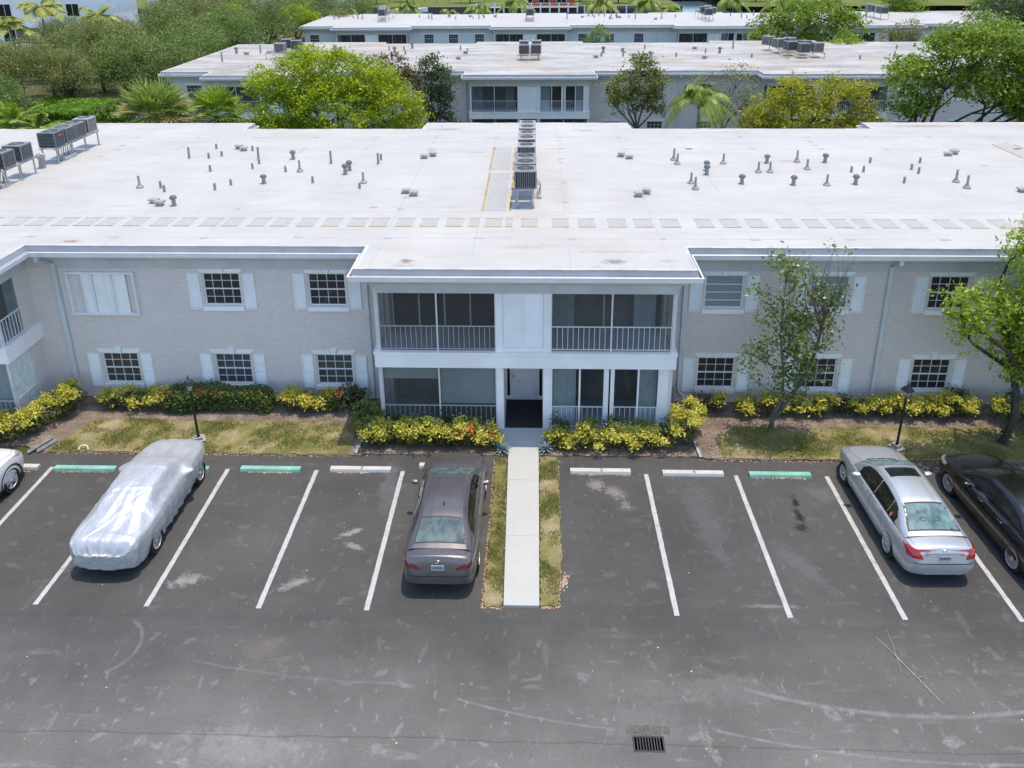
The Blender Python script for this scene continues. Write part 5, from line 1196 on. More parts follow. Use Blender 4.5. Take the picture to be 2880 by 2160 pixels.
# centre row, seen end-on
rack(-.66, -.12, 26.95, 29.6, RZ, .68, 'front galvanised rack under the centre row of roof air conditioners'); rack(-.66, -.12, 30.35, 35.3, RZ, .68, 'long galvanised rack under the rear part of the centre row of air conditioners', 5)
g = 'air conditioners in the centre row on the near roof'
for i, (y, k, lab) in enumerate([(27.42, 'orange', 'dark air conditioner with an orange fan hub at the front of the centre roof row'), (28.4, 'grey', 'grey air conditioner second from the front in the centre roof row'), (29.2, 'grey', 'grey air conditioner third from the front in the centre roof row'),
    (30.85, 'light', 'pale-framed air conditioner in the middle of the centre roof row, just behind the gap'), (32.1, 'light', 'pale-topped air conditioner fifth from the front in the centre roof row'), (33.0, 'light', 'pale-topped air conditioner third from the back of the centre roof row'), (34.1, 'light', 'pale-topped air conditioner second from the back of the centre roof row'), (34.95, 'light', 'pale-topped air conditioner at the very back of the centre roof row')]):
    put_ac(ACP[k], (-.39, y, RZ + .712), rnd.choice([0, .03, -.02]), lab, g)
# left rows
rack(-21.42, -20.78, 32.9, 36.5, RZ, .66, 'galvanised rack carrying four air conditioners at the back left of the near roof', 4); rack(-21.5, -20.88, 28.4, 31.6, RZ, .66, 'galvanised rack carrying grey air conditioners at the left edge of the near roof', 4)
g = 'air conditioners in the left row on the near roof'
for y, k, lab in [(33.35, 'slate', 'dark slate air conditioner with a small red badge, front of the back-left roof rack'), (34.25, 'grey', 'grey air conditioner second from the front on the back-left roof rack'), (35.1, 'grey', 'grey air conditioner third from the front on the back-left roof rack'), (36.1, 'light', 'light grey air conditioner at the back end of the back-left roof rack'),
    (31.1, 'grey', 'grey air conditioner beside the turbine vent, rear of the left-edge roof rack'), (29.95, 'grey', 'grey air conditioner cut by the left edge, middle of the left-edge roof rack'), (28.9, 'grey', 'grey air conditioner at the front of the left-edge roof rack')]:
    o = put_ac(ACP[k], (-21.12 if y > 32 else -21.2, y, RZ + .692), 0, lab, g)
    if k == 'slate': b = MB(); b.box(.381, -.06, .46, .388, .16, .53); b.build('badge', M['red'], o)
# refrigerant lines and their roof boxes
for nm, x, y, yl in (('between the racks at the left of the roof', -20.95, 33.95, .9), ('under the left-edge rack', -21.1, 29.6, .6)):
    T = thing('pipe_housing', 'low metal box with refrigerant pipes ' + nm, 'pipe box', (x, y, RZ)); b = MB(); b.bbox(-.22, -yl / 2, 0, .22, yl / 2, .14, .02); b.build('box', M['galv'], T)
    for k in range(5):
        b = MB(); q = -.15 + k * .07; b.tube([(q, -.1 + k * .05, .1), (q, -.1 + k * .05, .4), (q - .05, .05 + k * .06, .55), (q - .2, .2 + k * .1, .62)], .018, 6); b.build('pipe', M['ac_dark' if k % 2 else 'galv'], T, smooth=60)
T = thing('pipe_housing', 'low metal pipe box beside the centre row of roof air conditioners', 'pipe box', (.12, 28.6, RZ)); b = MB(); b.bbox(-.08, -.5, 0, .08, .5, .12, .02); b.build('box', M['galv'], T)
for k in range(4): b = MB(); b.tube([(0, -.35 + k * .2, .1), (.05, -.35 + k * .2, .4), (-.15, -.3 + k * .2, .6)], .015, 6); b.build('pipe', M['ac_light'], T, smooth=60)
# second building
Z2 = 5.78 - .59 + .005
rack(-1.3, .2, 68.0, 72, Z2, .5, 'rusty-based rack under the paired air conditioners on the second roof', 3, None, 'rust')
g = 'air conditioners on the second roof'
for i, (x, y) in enumerate([(-1.05, 68.5), (-.05, 68.6), (-1.1, 71.2), (-.0, 71.4)]):
    put_ac(ACP['grey' if i < 2 else 'light'], (x, y, Z2 + .53), 0, ['dark grey air conditioner, front left of the four in mid second roof', 'dark grey air conditioner, front right of the four in mid second roof', 'pale air conditioner, back left of the four in mid second roof', 'pale air conditioner, back right of the four in mid second roof'][i], g, 1.15)
rack(21.2, 24.2, 68.5, 74.5, Z2, .45, 'rusty rack under the cluster of air conditioners at the right of the second roof', 3, None, 'rust')
for i, (x, y, k) in enumerate([(22.6, 69.2, 'grey'), (23.8, 69.4, 'light'), (21.9, 70.6, 'grey'), (23.2, 71.0, 'grey'), (21.4, 72.4, 'light'), (22.5, 73.0, 'light'), (21.0, 74.2, 'light')]):
    put_ac(ACP[k], (x, y, Z2 + .48), .1 * i, ['dark air conditioner at the very front of the right-hand cluster on the second roof', 'pale air conditioner at the right end of the cluster on the second roof', 'dark air conditioner left of the front one in the right-hand second-roof cluster', 'dark air conditioner behind the front pair in the right-hand second-roof cluster', 'pale slatted air conditioner, second from left in the cluster on the second roof', 'pale air conditioner behind the middle of the cluster on the second roof', 'pale air conditioner at the far left back of the cluster on the second roof'][i], g, 1.15)
rack(-23.6, -21.2, 69.6, 74, Z2, .45, 'rack under the air conditioners at the left of the second roof', 3)
for i, (x, y, k) in enumerate([(-22.4, 70.2, 'light'), (-21.6, 72.4, 'grey'), (-22.8, 73.4, 'grey')]):
    put_ac(ACP[k], (x, y, Z2 + .48), .1 * i, ['pale air conditioner nearest the bright green tree at the left of the second roof', 'low grey air conditioner at the back left of the second roof, right one', 'low grey air conditioner at the back left of the second roof, left one'][i], g, 1.2)
# third building: units in rows on tall racks
Z3 = 5.78 - 1.37 + .005; g = 'air conditioners on the farthest roof'
for xc, y0, n, nm in ((-20.9, 110.8, 5, 'left'), (-.8, 110.5, 4, 'middle'), (22.9, 109.5, 4, 'right'), (46.2, 110.5, 4, 'far right')):
    rack(xc - .6, xc + .4, y0 - .5, y0 + n * 1.7, Z3, .8, 'tall rack under the %s row of air conditioners on the farthest roof' % nm, 4)
    for i in range(n): put_ac(ACP['light' if i % 2 else 'grey'], (xc - .1 - (.25 * i if nm == 'left' else 0) + (.8 * (i % 2) if nm == 'right' else 0), y0 + .2 + i * 1.55, Z3 + .83), 0, 'air conditioner %s in the %s row on the farthest roof' % (['nearest the front', 'second from the front', 'third from the front', 'fourth from the front', 'at the very back'][i], nm), g, 1.25)

# ------------------------------------------------------------------ parking blocks
def block(x0, x1, y, m, label, num=None):
    T = thing('parking_block', label, 'parking block', ((x0 + x1) / 2, y, 0), 0, 'parking blocks at the heads of the stalls'); a = (x1 - x0) / 2
    prof = [(-.105, 0), (-.10, .03), (-.08, .09), (.08, .09), (.10, .03), (.105, 0)]
    b = MB(); b.grid([[(x, u, z) for u, z in prof] for x in (-a, -a + .02, a - .02, a)], flip=True); b.a([(-a, u, z) for u, z in prof], [tuple(range(5, -1, -1))]); b.a([(a, u, z) for u, z in prof], [tuple(range(6))])
    b.f = [f for f in b.f]; b.build('body', m, T)
    for s in (-1, 1): b = MB(); b.lathe((s * (a - .25), 0,   .0901), [(.02, 0), (.018, .006), (0, .007)], 8); b.build('anchor_pin', M['galv'], T)
    if num: text(num, .19, M['ink'], T, (.03, -.01, .094), (math.radians(0), 0, 0), 'number')
    return T
Gm, Wm = M['green_block'], M['white_block']
block(-16.7, -14.87, 19.66, Wm, 'white parking block in front of the white car at the left edge')
block(-14.35, -12.5, 19.62, Gm, 'mint green parking block left of the silver-covered car')
block(-11.6, -9.72, 19.66, Gm, 'mint green parking block mostly hidden behind the silver-covered car')
block(-8.76, -6.97, 19.70, Gm, 'mint green parking block in the first empty stall right of the covered car')
block(-6.08, -4.28, 19.74, Wm, 'white parking block marked 3, left of the dark grey saloon', '3')
block(-3.46, -1.66, 19.95, Wm, 'white parking block mostly hidden by the bonnet of the dark grey saloon')
block(1.03, 2.80, 19.78, Wm, 'white parking block marked 2, first right of the walkway', '2')
block(3.73, 5.50, 19.74, Wm, 'white parking block marked 4, second right of the walkway', '4')
block(6.25, 8.02, 19.72, Gm, 'mint green parking block in the stall left of the silver saloon')
# ------------------------------------------------------------------ lamp posts
def lamp(x, y, label, tilt):
    T = thing('lamp_post', label, 'lamp post', (x, y, .03)); T.rotation_euler = tilt
    b = MB(); b.box(-.19, -.19, -.05, .19, .19, .07); b.box(-.11, -.11, .07, .11, .11, .16); b.build('base', M['concrete'], T)
    b = MB(); b.lathe((0, 0, .16), [(.055, 0), (.05, .04), (.038, .06), (.035, 1.55), (.05, 1.58), (.03, 1.62), (.03, 1.66)], 12); b.build('post', M['black'], T, smooth=50)
    H = thing_part = bpy.data.objects.new('lantern', None); C.objects.link(H); H.parent = T; H.location = (0, 0, 1.80)
    b = MB(); b.lathe((0, 0, 0), [(.03, 0), (.09, .02), (.09, .03)], 4)
    for k in range(4):
        a = math.pi / 2 * k + math.pi / 4; b.tube([(.08 * math.cos(a), .08 * math.sin(a), .03), (.15 * math.cos(a), .15 * math.sin(a), .24)], .009, 4)
    b.build('lantern_frame', M['black'], H)
    b = MB(); P = [[(r * math.cos(math.pi / 2 * k + math.pi / 4), r * math.sin(math.pi / 2 * k + math.pi / 4), z) for k in range(4)] for r, z in ((.078, .03), (.145, .24))]; b.grid(P, cv=True, flip=True); b.build('lantern_glass', M['glass_lamp'], H)
    b = MB(); P = [[(r * math.cos(math.pi / 2 * k + math.pi / 4), r * math.sin(math.pi / 2 * k + math.pi / 4), z) for k in range(4)] for r, z in ((.19, .235), (.195, .26), (.10, .36), (.05, .39), (.05, .41), (.0, .43))]; b.grid(P, cv=True, flip=True)
    b.lathe((0, 0, .41), [(.02, 0), (.03, .03), (.015, .06), (.02, .08), (.0, .17)], 8); b.build('lantern_roof', M['black'], H)
    return T
lamp(-10.58, 21.08, 'black lantern lamp post on the left lawn behind the covered car', (math.radians(0), math.radians(-1), .5))
lamp(11.06, 21.08, 'black lantern lamp post on the right lawn behind the silver saloon', (math.radians(0), math.radians(1), .4))
# ------------------------------------------------------------------ drain, troughs, branch, hose
T = thing('storm_drain', 'dark cast-iron slotted storm drain grate set in the asphalt', 'drain grate', (2.23, 11.365, 0))
b = MB(); b.box(-.31, -.165, -.35, .31, .165, -.34); b.box(-.31, .155, -.34, .31, .165, -.001); b.box(-.31, -.165, -.34, .31, -.155, -.001); b.box(-.31, -.155, -.34, -.30, .155, -.001); b.box(.30, -.155, -.34, .31, .155, -.001); b.build('pit', M['black'], T)
b = MB()
for q in ((-.31, -.17, .31, -.135), (-.31, .135, .31, .17), (-.31, -.135, -.275, .135), (.275, -.135, .31, .135)): b.box(q[0], q[1], -.03, q[2], q[3], .006)
for i in range(1, 10): x = -.275 + .55 * i / 10; b.box(x - .011, -.135, -.03, x + .011, .135, .003)
b.build('grate', simple('cast_iron', (.035, .036, .036), .6, var=.2, vs=10), T)
ragged('asphalt_patch', [(1.82, 11.56), (2.68, 11.56), (2.66, 11.75), (1.86, 11.75)], .004, simple('patched_rim', (.115, .108, .10), .9, var=.3, vs=14, obj=False, bmp=.5), .015, .06, 4, .004)
def trough(x, y0, y1, label, dx=0, shape=1):
    T = thing('downspout_trough', label, 'splash trough', (x, (y0 + y1) / 2, .04)); h = (y1 - y0) / 2; b = MB()
    b.grid([[(dx * (y - y0) / (y1 - y0) * 0 + u, y - (y0 + y1) / 2, z) for u, z in ((-.055, .07), (-.05, .01), (.05, .01), (.055, .07), (.045, .07), (.04, .02), (-.04, .02), (-.045, .07))] for y in (y0, y1)], cv=True)
    b.build('channel', M['trough'], T); return T
trough(-5.48, 20.5, 21.5, 'white metal drain trough on the ground at the left end of the entrance hedge').rotation_euler = (0, 0, math.radians(-2))
trough(4.97, 20.5, 21.3, 'white metal drain trough on the ground at the right end of the entrance hedge').rotation_euler = (0, 0, math.radians(3))
trough(-15.45, 20.3, 21.1, 'white metal drain trough beside the yellow hedge at the left, nearer the wall', 0).rotation_euler = (0, 0, math.radians(-22))
trough(-15.2, 20.35, 21.0, 'weathered drain trough lying just right of another one at the left hedge', 0).rotation_euler = (0, 0, math.radians(-25))
b = MB(); b.tube([(7.64, 14.01, .02), (7.86, 13.55, .035), (8.02, 13.15, .02), (8.2, 12.7, .03), (8.35, 12.36, .015)], [.004, .006, .007, .008, .005], 5); b.tube([(7.96, 14.23, .015), (7.93, 13.8, .04), (7.88, 13.45, .03), (7.83, 13.12, .015)], [.003, .005, .005, .003], 5)
b.tube([(8.1, 12.95, .03), (8.2, 12.98, .05), (8.28, 12.92, .04)], .005, 4); b.tube([(8.0, 13.1, .02), (7.93, 13.02, .03)], .004, 4)
tag(b.build('fallen_branch', M['twig']), 'thin bare forked twig lying on the asphalt at the lower right', 'branch')
b = MB(); b.tube([(-13.93 + .12 * math.cos(t) * (1 + .2 * t / 3), 20.47 + .10 * math.sin(t), .09 + .1 * math.sin(t * .8)) for t in np.linspace(0, 3.6, 16)], .014, 6); tag(b.build('irrigation_hose', M['white']), 'short white hose loop sticking up at the edge of the left lawn', 'hose')
# ------------------------------------------------------------------ vegetation
from mathutils import noise as mnoise
def rdir(rg, n, up=0.0):
    d = rg.normal(size=(n, 3)); d[:, 2] += up; return d / np.linalg.norm(d, axis=1)[:, None]
def crown(blobs, nleaf, rg, clump=.32, ncl=None, shell=.5, up=.25):
    """leaf positions: clumps of leaves near the surface of uneven lobes, with gaps between"""
    vol = np.array([b[3] * b[4] * b[5] for b in blobs]) ** .67; vol /= vol.sum(); out = []; cc = []
    ncl = ncl or max(12, nleaf // 38)
    for b, v in zip(blobs, vol):
        k = max(3, int(ncl * v)); d = rdir(rg, k, up); r = shell + (1 - shell) * rg.uniform(0, 1, k) ** .6
        r *= 1 + .14 * np.sin(d[:, 0] * 5 + b[0]) * np.cos(d[:, 1] * 4 + b[2])
        c = np.array(b[:3]) + d * r[:, None] * np.array(b[3:6]); cc.append(c)
        per = int(nleaf * v / k) + 1
        cs = clump * rg.uniform(.6, 1.3, k)
        p = c[:, None, :] + rg.normal(size=(k, per, 3)) * cs[:, None, None] * [1, 1, .6]; out.append(p.reshape(-1, 3))
    return np.concatenate(out), np.concatenate(cc)
def limb(b, p, q, r0, r1, rg, bend=.12, n=5, sides=6):
    p, q = Vector(p), Vector(q); l = (q - p).length; o = Vector(rg.normal(size=3)) * l * bend; o.z = abs(o.z) * .3
    pts = [p.lerp(q, t) + o * math.sin(math.pi * t) for t in np.linspace(0, 1, n)]
    b.tube(pts, [r0 + (r1 - r0) * t for t in np.linspace(0, 1, n)], sides, False); return pts
def tree(label, loc, fork, blobs, nleaf, size, lm, seed=0, bark='bark', r=.16, group=None, cat='tree', name='broadleaf_tree', clump=.32, shell=.5, twigs=3, cl=None, asp=.5, forks=None, up=.3):
    rg = np.random.default_rng(seed); T = thing(name, label, cat, loc, 0, group)
    P, cc = crown(blobs, nleaf, rg, clump, cl, shell)
    b = MB(); f = Vector(fork); limb(b, (0, 0, -.3), f, r, r * .75, rg, .05)
    for bl in blobs:
        c = Vector(bl[:3]); c.z -= bl[5] * .25; pts = limb(b, f if not forks else f, c, r * .6, r * .18, rg, .12)
        for k in range(twigs):
            d = rdir(rg, 1, .4)[0]; limb(b, pts[rg.integers(2, 5)], c + Vector(d * np.array(bl[3:6]) * .9), r * .2, r * .05, rg, .1, 4, 4)
    b.build('trunk', M[bark], T, smooth=60)
    leaf_obj('crown', P, size, lm, T, seed, up, asp)
    return T
def frond(b, o, az, el, ln, droop, nl=22, lw=.045, ll=.5, curl=.3):
    """one feathery palm frond as a rachis with hanging leaflets"""
    d = Vector((math.cos(az), math.sin(az), 0)); sd = Vector((-d.y, d.x, 0)); pts = []
    for t in np.linspace(0, 1, 8):
        h = ln * t; pts.append(Vector(o) + d * (h * math.cos(el) * (1 - .15 * t * t)) + Vector((0, 0, h * math.sin(el) - droop * ln * t * t)))
    b.tube(pts, [.03 * (1 - .8 * t) + .004 for t in np.linspace(0, 1, 8)], 4, False)
    for i in range(nl):
        t = .12 + .86 * i / (nl - 1); k = t * 7; j = min(6, int(k)); p = pts[j].lerp(pts[j + 1], k - j); tg = (pts[j + 1] - pts[j]).normalized()
        L_ = ll * (math.sin(math.pi * min(1, t * .9 + .1)) * .8 + .25)
        for s in (-1, 1):
            e = p + (sd * s * .75 + tg * .55).normalized() * L_ + Vector((0, 0, -curl * L_)); m_ = p.lerp(e, .5) + Vector((0, 0, .12 * L_)); w_ = tg * lw
            b.a([p - w_ * .6, p + w_ * .6, m_ + w_, e, m_ - w_], [(0, 1, 2, 4), (4, 2, 3)])
def palm(label, loc, h, nf, ln, lm, seed=0, droop=.45, ll=.55, r=.12, name='palm_tree', group=None, nl=22, el=(.0, 1.1), lw=.045, curl=.3, dz=0):
    rg = random.Random(seed); T = thing(name, label, 'palm', loc, 0, group); b = MB()
    b.tube([(0, 0, -.3), (rg.uniform(-.1, .1), 0, h * .5), (0, rg.uniform(-.1, .1), h)], [r * 1.2, r, r * .8], 8); b.build('trunk', M['bark_pale'], T, smooth=60)
    b = MB()
    for i in range(nf): frond(b, (0, 0, h - .05), i * 2.4 + rg.uniform(-.2, .2), rg.uniform(*el), ln * rg.uniform(.8, 1.1), droop * rg.uniform(.8, 1.3), nl, lw, ll, curl)
    b.build('crown', lm, T); return T
def fan_palm(label, loc, h, nf, R, lm, seed=0, name='fan_palm', group=None, lms=None):
    rg = random.Random(seed); T = thing(name, label, 'palm', loc, 0, group); b = MB()
    b.tube([(0, 0, -.3), (0, 0, h)], [.2, .16], 8); b.build('trunk', M['bark'], T, smooth=60)
    b = MB(); b2 = MB()
    for i in range(nf):
        az = i * 2.4 + rg.uniform(-.2, .2); t = i / nf; el = 1.35 - 1.9 * t + rg.uniform(-.1, .1); d = Vector((math.cos(az) * math.cos(el), math.sin(az) * math.cos(el), math.sin(el)))
        pl = R * rg.uniform(.5, .75); c = Vector((0, 0, h)) + d * pl; bb = b2 if lms and rg.random() < (t - .15) * 1.1 else b
        bb.tube([(0, 0, h), c], .015, 4, False); sd = Vector((-math.sin(az), math.cos(az), 0)); up = d.cross(sd) * -1; n = 17; fl = R * rg.uniform(.55, .75)
        for k in range(n):
            a = (k / (n - 1) - .5) * 3.9; w_ = .055 * R
            e = c + (d * math.cos(a) + sd * math.sin(a)) * fl * (1 - .12 * abs(a)) + Vector((0, 0, -.30 * fl * (.4 + .5 * rg.random()))); dd = (e - c).normalized(); q = dd.cross(up).normalized() * w_ * .5
            m_ = c.lerp(e, .6) + up * .04; bb.a([c, m_ - q, e, m_ + q], [(0, 1, 2, 3)])
    b.build('crown', lm, T)
    if lms: b2.build('dry_fronds', lms, T)
    return T

# --- tree 1: sparse flowering tree with upright twigs, right of the entrance
def tree1():
    rg = np.random.default_rng(5); T = thing('flowering_tree', 'sparse twin-stemmed flowering tree with bare upright twigs, right of the entrance', 'tree', (7.54, 22.14, 0))
    b = MB(); tips = []
    P = lambda x, z, y=0: Vector((x - 7.54, y - .45, z))
    st = [[Vector((0, 0, -.2)), Vector((.0, -.05, .5)), P(7.72, 1.3, .2), P(7.55, 2.4), P(7.35, 3.6), P(7.3, 5.5, -.1)], [Vector((.05, 0, .35)), P(8.0, 1.35, .25), P(8.35, 2.4), P(8.55, 3.4, .1), P(8.6, 4.4)]]
    b.tube(st[0], [.10, .07, .05, .038, .028, .012], 8); b.tube(st[1], [.09, .07, .055, .045, .03], 8)
    def side(p, q, r):
        pts = limb(b, p, q, r, .006, rg, .10, 5, 4); tips.extend([(pts[-1], 1.), (pts[3], .8), (pts[2], .45)]); return pts
    for t in np.linspace(.36, 1, 20):
        for s in st:
            k = t * (len(s) - 1); j = min(len(s) - 2, int(k)); p = s[j].lerp(s[j + 1], k - j)
            a = rg.uniform(0, 2 * math.pi); reach = rg.uniform(.5, 1.5) * (1.15 - .65 * t) * (1.15 if s is st[1] else 1)
            side(p, p + Vector((math.cos(a) * reach, math.sin(a) * reach * .6, rg.uniform(.35, 1.0))), .018)
    for i in range(30):       # upright bare twigs in the middle
        p = st[1][3].lerp(st[1][4], rg.uniform(0, 1)); q = P(8.5 + rg.normal() * .42, rg.uniform(4.7, 6.55), rg.normal() * .3); pts = limb(b, p, q, .014, .004, rg, .08, 5, 4)
        if rg.uniform() < .5: tips.append((pts[-1], .35))
    side(st[0][4], P(7.3, 6.1), .012)
    b.build('trunk', M['bark'], T, smooth=60); L_ = []; F = []
    for p, w_ in tips:
        n = int(40 * w_ * rg.uniform(.5, 1.4)); L_.append(np.array(p) + rg.normal(size=(n, 3)) * [.17, .17, .14])
        if rg.uniform() < .22: F.append(np.array(p) + rg.normal(size=(5, 3)) * .035 + [0, 0, .06])
    leaf_obj('crown', np.concatenate(L_), .15, L['magnolia'], T, 4, .3, .42); leaf_obj('flowers', np.concatenate(F), .08, L['pink'], T, 5, 1, .7)
tree1()
# --- tree 2: at the right edge
def tree2():
    x0, y0 = 14.36, 21.52; bl = [(12.15, 21.0, 4.75, .60, .6, .55), (12.9, 21.0, 5.0, .7, .7, .6), (12.55, 21, 4.1, .4, .5, .5), (13.75, 21.1, 6.9, .5, .55, .5), (14.1, 21.2, 6.2, .65, .7, .6), (14.4, 21.2, 5.3, .9, .9, .8), (13.8, 20.9, 4.7, .65, .8, .5), (14.5, 21.3, 4.0, 1.0, .9, .9), (14.0, 21.2, 3.3, .6, .7, .5), (14.5, 21.4, 2.5, .6, .6, .6), (15.6, 21.2, 4.9, 1.1, 1, 1.1), (15.9, 21.2, 3.4, 1, 1, 1)]
    bl = [(a - x0, b_ - y0, c, d, e, f) for a, b_, c, d, e, f in bl]
    T = tree('leafy bright green tree with a thick dark trunk at the right edge, before the wall', (x0, y0, 0), (-.1, -.1, 2.6), bl, 10500, .16, L['tulip'], 21, 'bark_dark', .13, clump=.20, shell=.30, twigs=3, cl=520, asp=.42)
    rg = np.random.default_rng(3); leaf_obj('climbing_vine', np.stack([rg.normal(size=500) * .14 + .03, rg.normal(size=500) * .14 - .12, rg.uniform(.0, 1.9, 500)], 1), .10, L['dark'], T, 4, .2, .5)
tree2()
# --- courtyard trees between the first and second building
tree('wide bright lime-green tree rising behind the near roof, left of centre', (-12.6, 49.5, -.2), (0, 0, 2.2), [(-3.6, 0, 4.6, 2.2, 2.2, 2.0), (-4.2, -.3, 6.6, 1.2, 1.3, 1.3), (-2.2, 0, 7.0, 1.9, 2, 1.7), (-.9, 0, 8.0, 1.2, 1.4, 1.1), (.6, 0, 7.2, 1.9, 2, 1.6), (2.3, .3, 6.5, 1.7, 1.8, 1.6), (0, -.8, 4.8, 3.2, 2.4, 2.3), (3.6, 0, 4.9, 1.9, 2, 2.2), (4.3, 0, 3.4, 1.3, 1.6, 1.6), (-3.0, -.6, 3.2, 2.4, 2, 1.6)], 44000, .18, L['lime'], 1, 'bark', .22, clump=.28, cl=860, shell=.45)
tree('bronze-tinged tree top showing just behind the lime-green tree', (-9.6, 53.2, -.4), (0, 0, 3), [(0, 0, 6.6, 1.3, 1.2, 1.6), (1.1, 0, 5.9, 1.1, 1, 1.5), (-.9, 0, 5.8, 1.1, 1, 1.5)], 4500, .19, L['bronze'], 2, clump=.25)
tree('slim dark green tree right of the lime-green tree, against the second building', (-6.6, 52.5, -.4), (0, 0, 2.6), [(-.3, 0, 7.3, .8, .9, 1.0), (.3, 0, 6.2, 1.0, 1, 1.2), (-.2, 0, 4.9, 1.1, 1.1, 1.2), (.3, 0, 3.7, .9, .9, .8)], 6500, .17, L['dark'], 3, clump=.24, r=.11)
tree('round olive-green tree on a bare stem before the second building, right of centre', (6.4, 51, -.4), (.1, 0, 3.6), [(-.9, 0, 6.3, 1.1, 1.1, 1.0), (.2, 0, 7.6, .9, 1, .8), (1.0, 0, 6.6, 1.0, 1.1, 1.0), (0, 0, 5.6, 1.2, 1.2, .8), (1.2, 0, 5.2, .7, .8, .6), (-1.3, 0, 5.3, .6, .7, .5)], 6200, .19, L['olive'], 4, clump=.24, r=.12, twigs=5)
palm('feathery green palm with drooping fronds, rising behind the near roof right of centre', (9.9, 48.3, -.2), 5.9, 32, 2.9, L['palm'], 5, .8, .62, curl=.7, nl=36, el=(.1, 1.3), lw=.022); palm('smaller drooping palm at the foot of the feathery palm behind the near roof', (12.0, 46.5, -.1), 3.6, 20, 1.8, L['palm'], 6, .8, .5, curl=.7, nl=28, lw=.022)
palm('half-hidden drooping palm left of the feathery palm, its fronds just above the near roof', (8.0, 46.8, -.1), 3.5, 20, 1.7, L['palm'], 16, .8, .5, curl=.7, nl=28, lw=.022)
tree('thin grey-leaved half-bare tree behind the feathery palm', (12.3, 52.5, -.4), (0, 0, 2.5), [(-.9, 0, 5.8, 1.2, 1, 1.1), (.7, 0, 6.3, 1.3, 1.1, 1.1), (0, 0, 4.8, 1.5, 1.1, 1.0), (1.7, 0, 5.1, .8, .9, .9)], 2600, .15, L['oak_brown'], 7, clump=.32, twigs=16, r=.12, shell=.6)
tree('wide yellow-green rounded tree behind the near roof, right of the palms', (16.4, 48, -.2), (0, 0, 1.6), [(-2.3, 0, 5.2, 1.4, 1.5, 1.3), (-1.2, 0, 6.3, 1.0, 1.2, 1.0), (.6, 0, 5.9, 1.1, 1.3, 1.2), (1.3, 0, 6.5, .7, .9, .7), (2.9, 0, 6.1, 1.0, 1.2, 1.1), (3.3, 0, 4.5, 1.0, 1.4, 1.2), (-.2, -.4, 4.3, 3.3, 1.9, 1.5), (-3.0, 0, 4.0, 1.1, 1.4, 1.3), (2.2, -.3, 3.4, 1.8, 1.6, 1.3), (-1.6, -.3, 3.0, 2.0, 1.6, 1.2)], 22000, .17, L['gold'], 8, clump=.27, cl=600, r=.2, shell=.45)
def big_right():
    T = tree('large spreading dark-limbed tree at the right, in front of the second building', (23.2, 48.4, -.3), (0.2, 0, 1.6), [(-.4, 0, 7.3, 1.9, 2, 1.1), (1.6, 0, 9.0, 2.0, 2, 1.2), (4.0, 0, 9.2, 2.3, 2.2, 1.2), (3.0, 0, 7.0, 2.4, 2.2, 1.0), (-.2, 0, 5.6, 1.3, 1.4, .8), (6.3, 0, 7.8, 2.2, 2.2, 1.5), (8.4, 0, 8.0, 2, 2, 1.6), (7.6, 0, 5.8, 2.4, 2.2, 1.3), (5.4, .2, 6.0, 1.6, 2, .9), (10, 0, 6.5, 2, 2, 1.8)], 36000, .22, L['green'], 9, 'bark_dark', .22, clump=.34, cl=760, twigs=2, shell=.4)
    return T
big_right()
tree('dark green tree cut off by the right edge, in front of the second building', (30.6, 49.5, -.3), (.1, 0, 3.0), [(-.3, 0, 5.6, 1.6, 1.6, 1.3), (1.2, 0, 6.8, 1.6, 1.6, 1.4), (.4, 0, 4.4, 1.2, 1.3, .7)], 7000, .2, L['green'], 10, 'bark_dark', .16, clump=.3)
fan_palm('large fan palm with yellowing lower fronds, left behind the near roof', (-23.6, 48.2, -.2), 4.75, 60, 2.3, L['palm'], 2, lms=L['palm_dry'])
fan_palm('darker green fan palm right of the yellowing fan palm, beside the second building', (-21.2, 51.5, -.3), 4.3, 44, 1.95, L['fresh'], 3)
for i, (x, y, s, lab) in enumerate([(-26.6, 50, 1.3, 'leafy green shrub left of the yellowing fan palm'), (18.9, 56.5, 1.3, 'round dark shrub by the porch corner of the second building'), (-29.8, 60, 1.5, 'green shrub at the left corner of the second building')]):
    tree(lab, (x, y, -.4), (0, 0, .4), [(0, 0, 1.0 * s, .9 * s, .9 * s, .9 * s), (.4, .2, 1.6 * s, .6 * s, .6 * s, .6 * s)], 1800, .2, L['dark' if i == 1 else 'green'], 30 + i, r=.06, name='garden_shrub', cat='shrub')

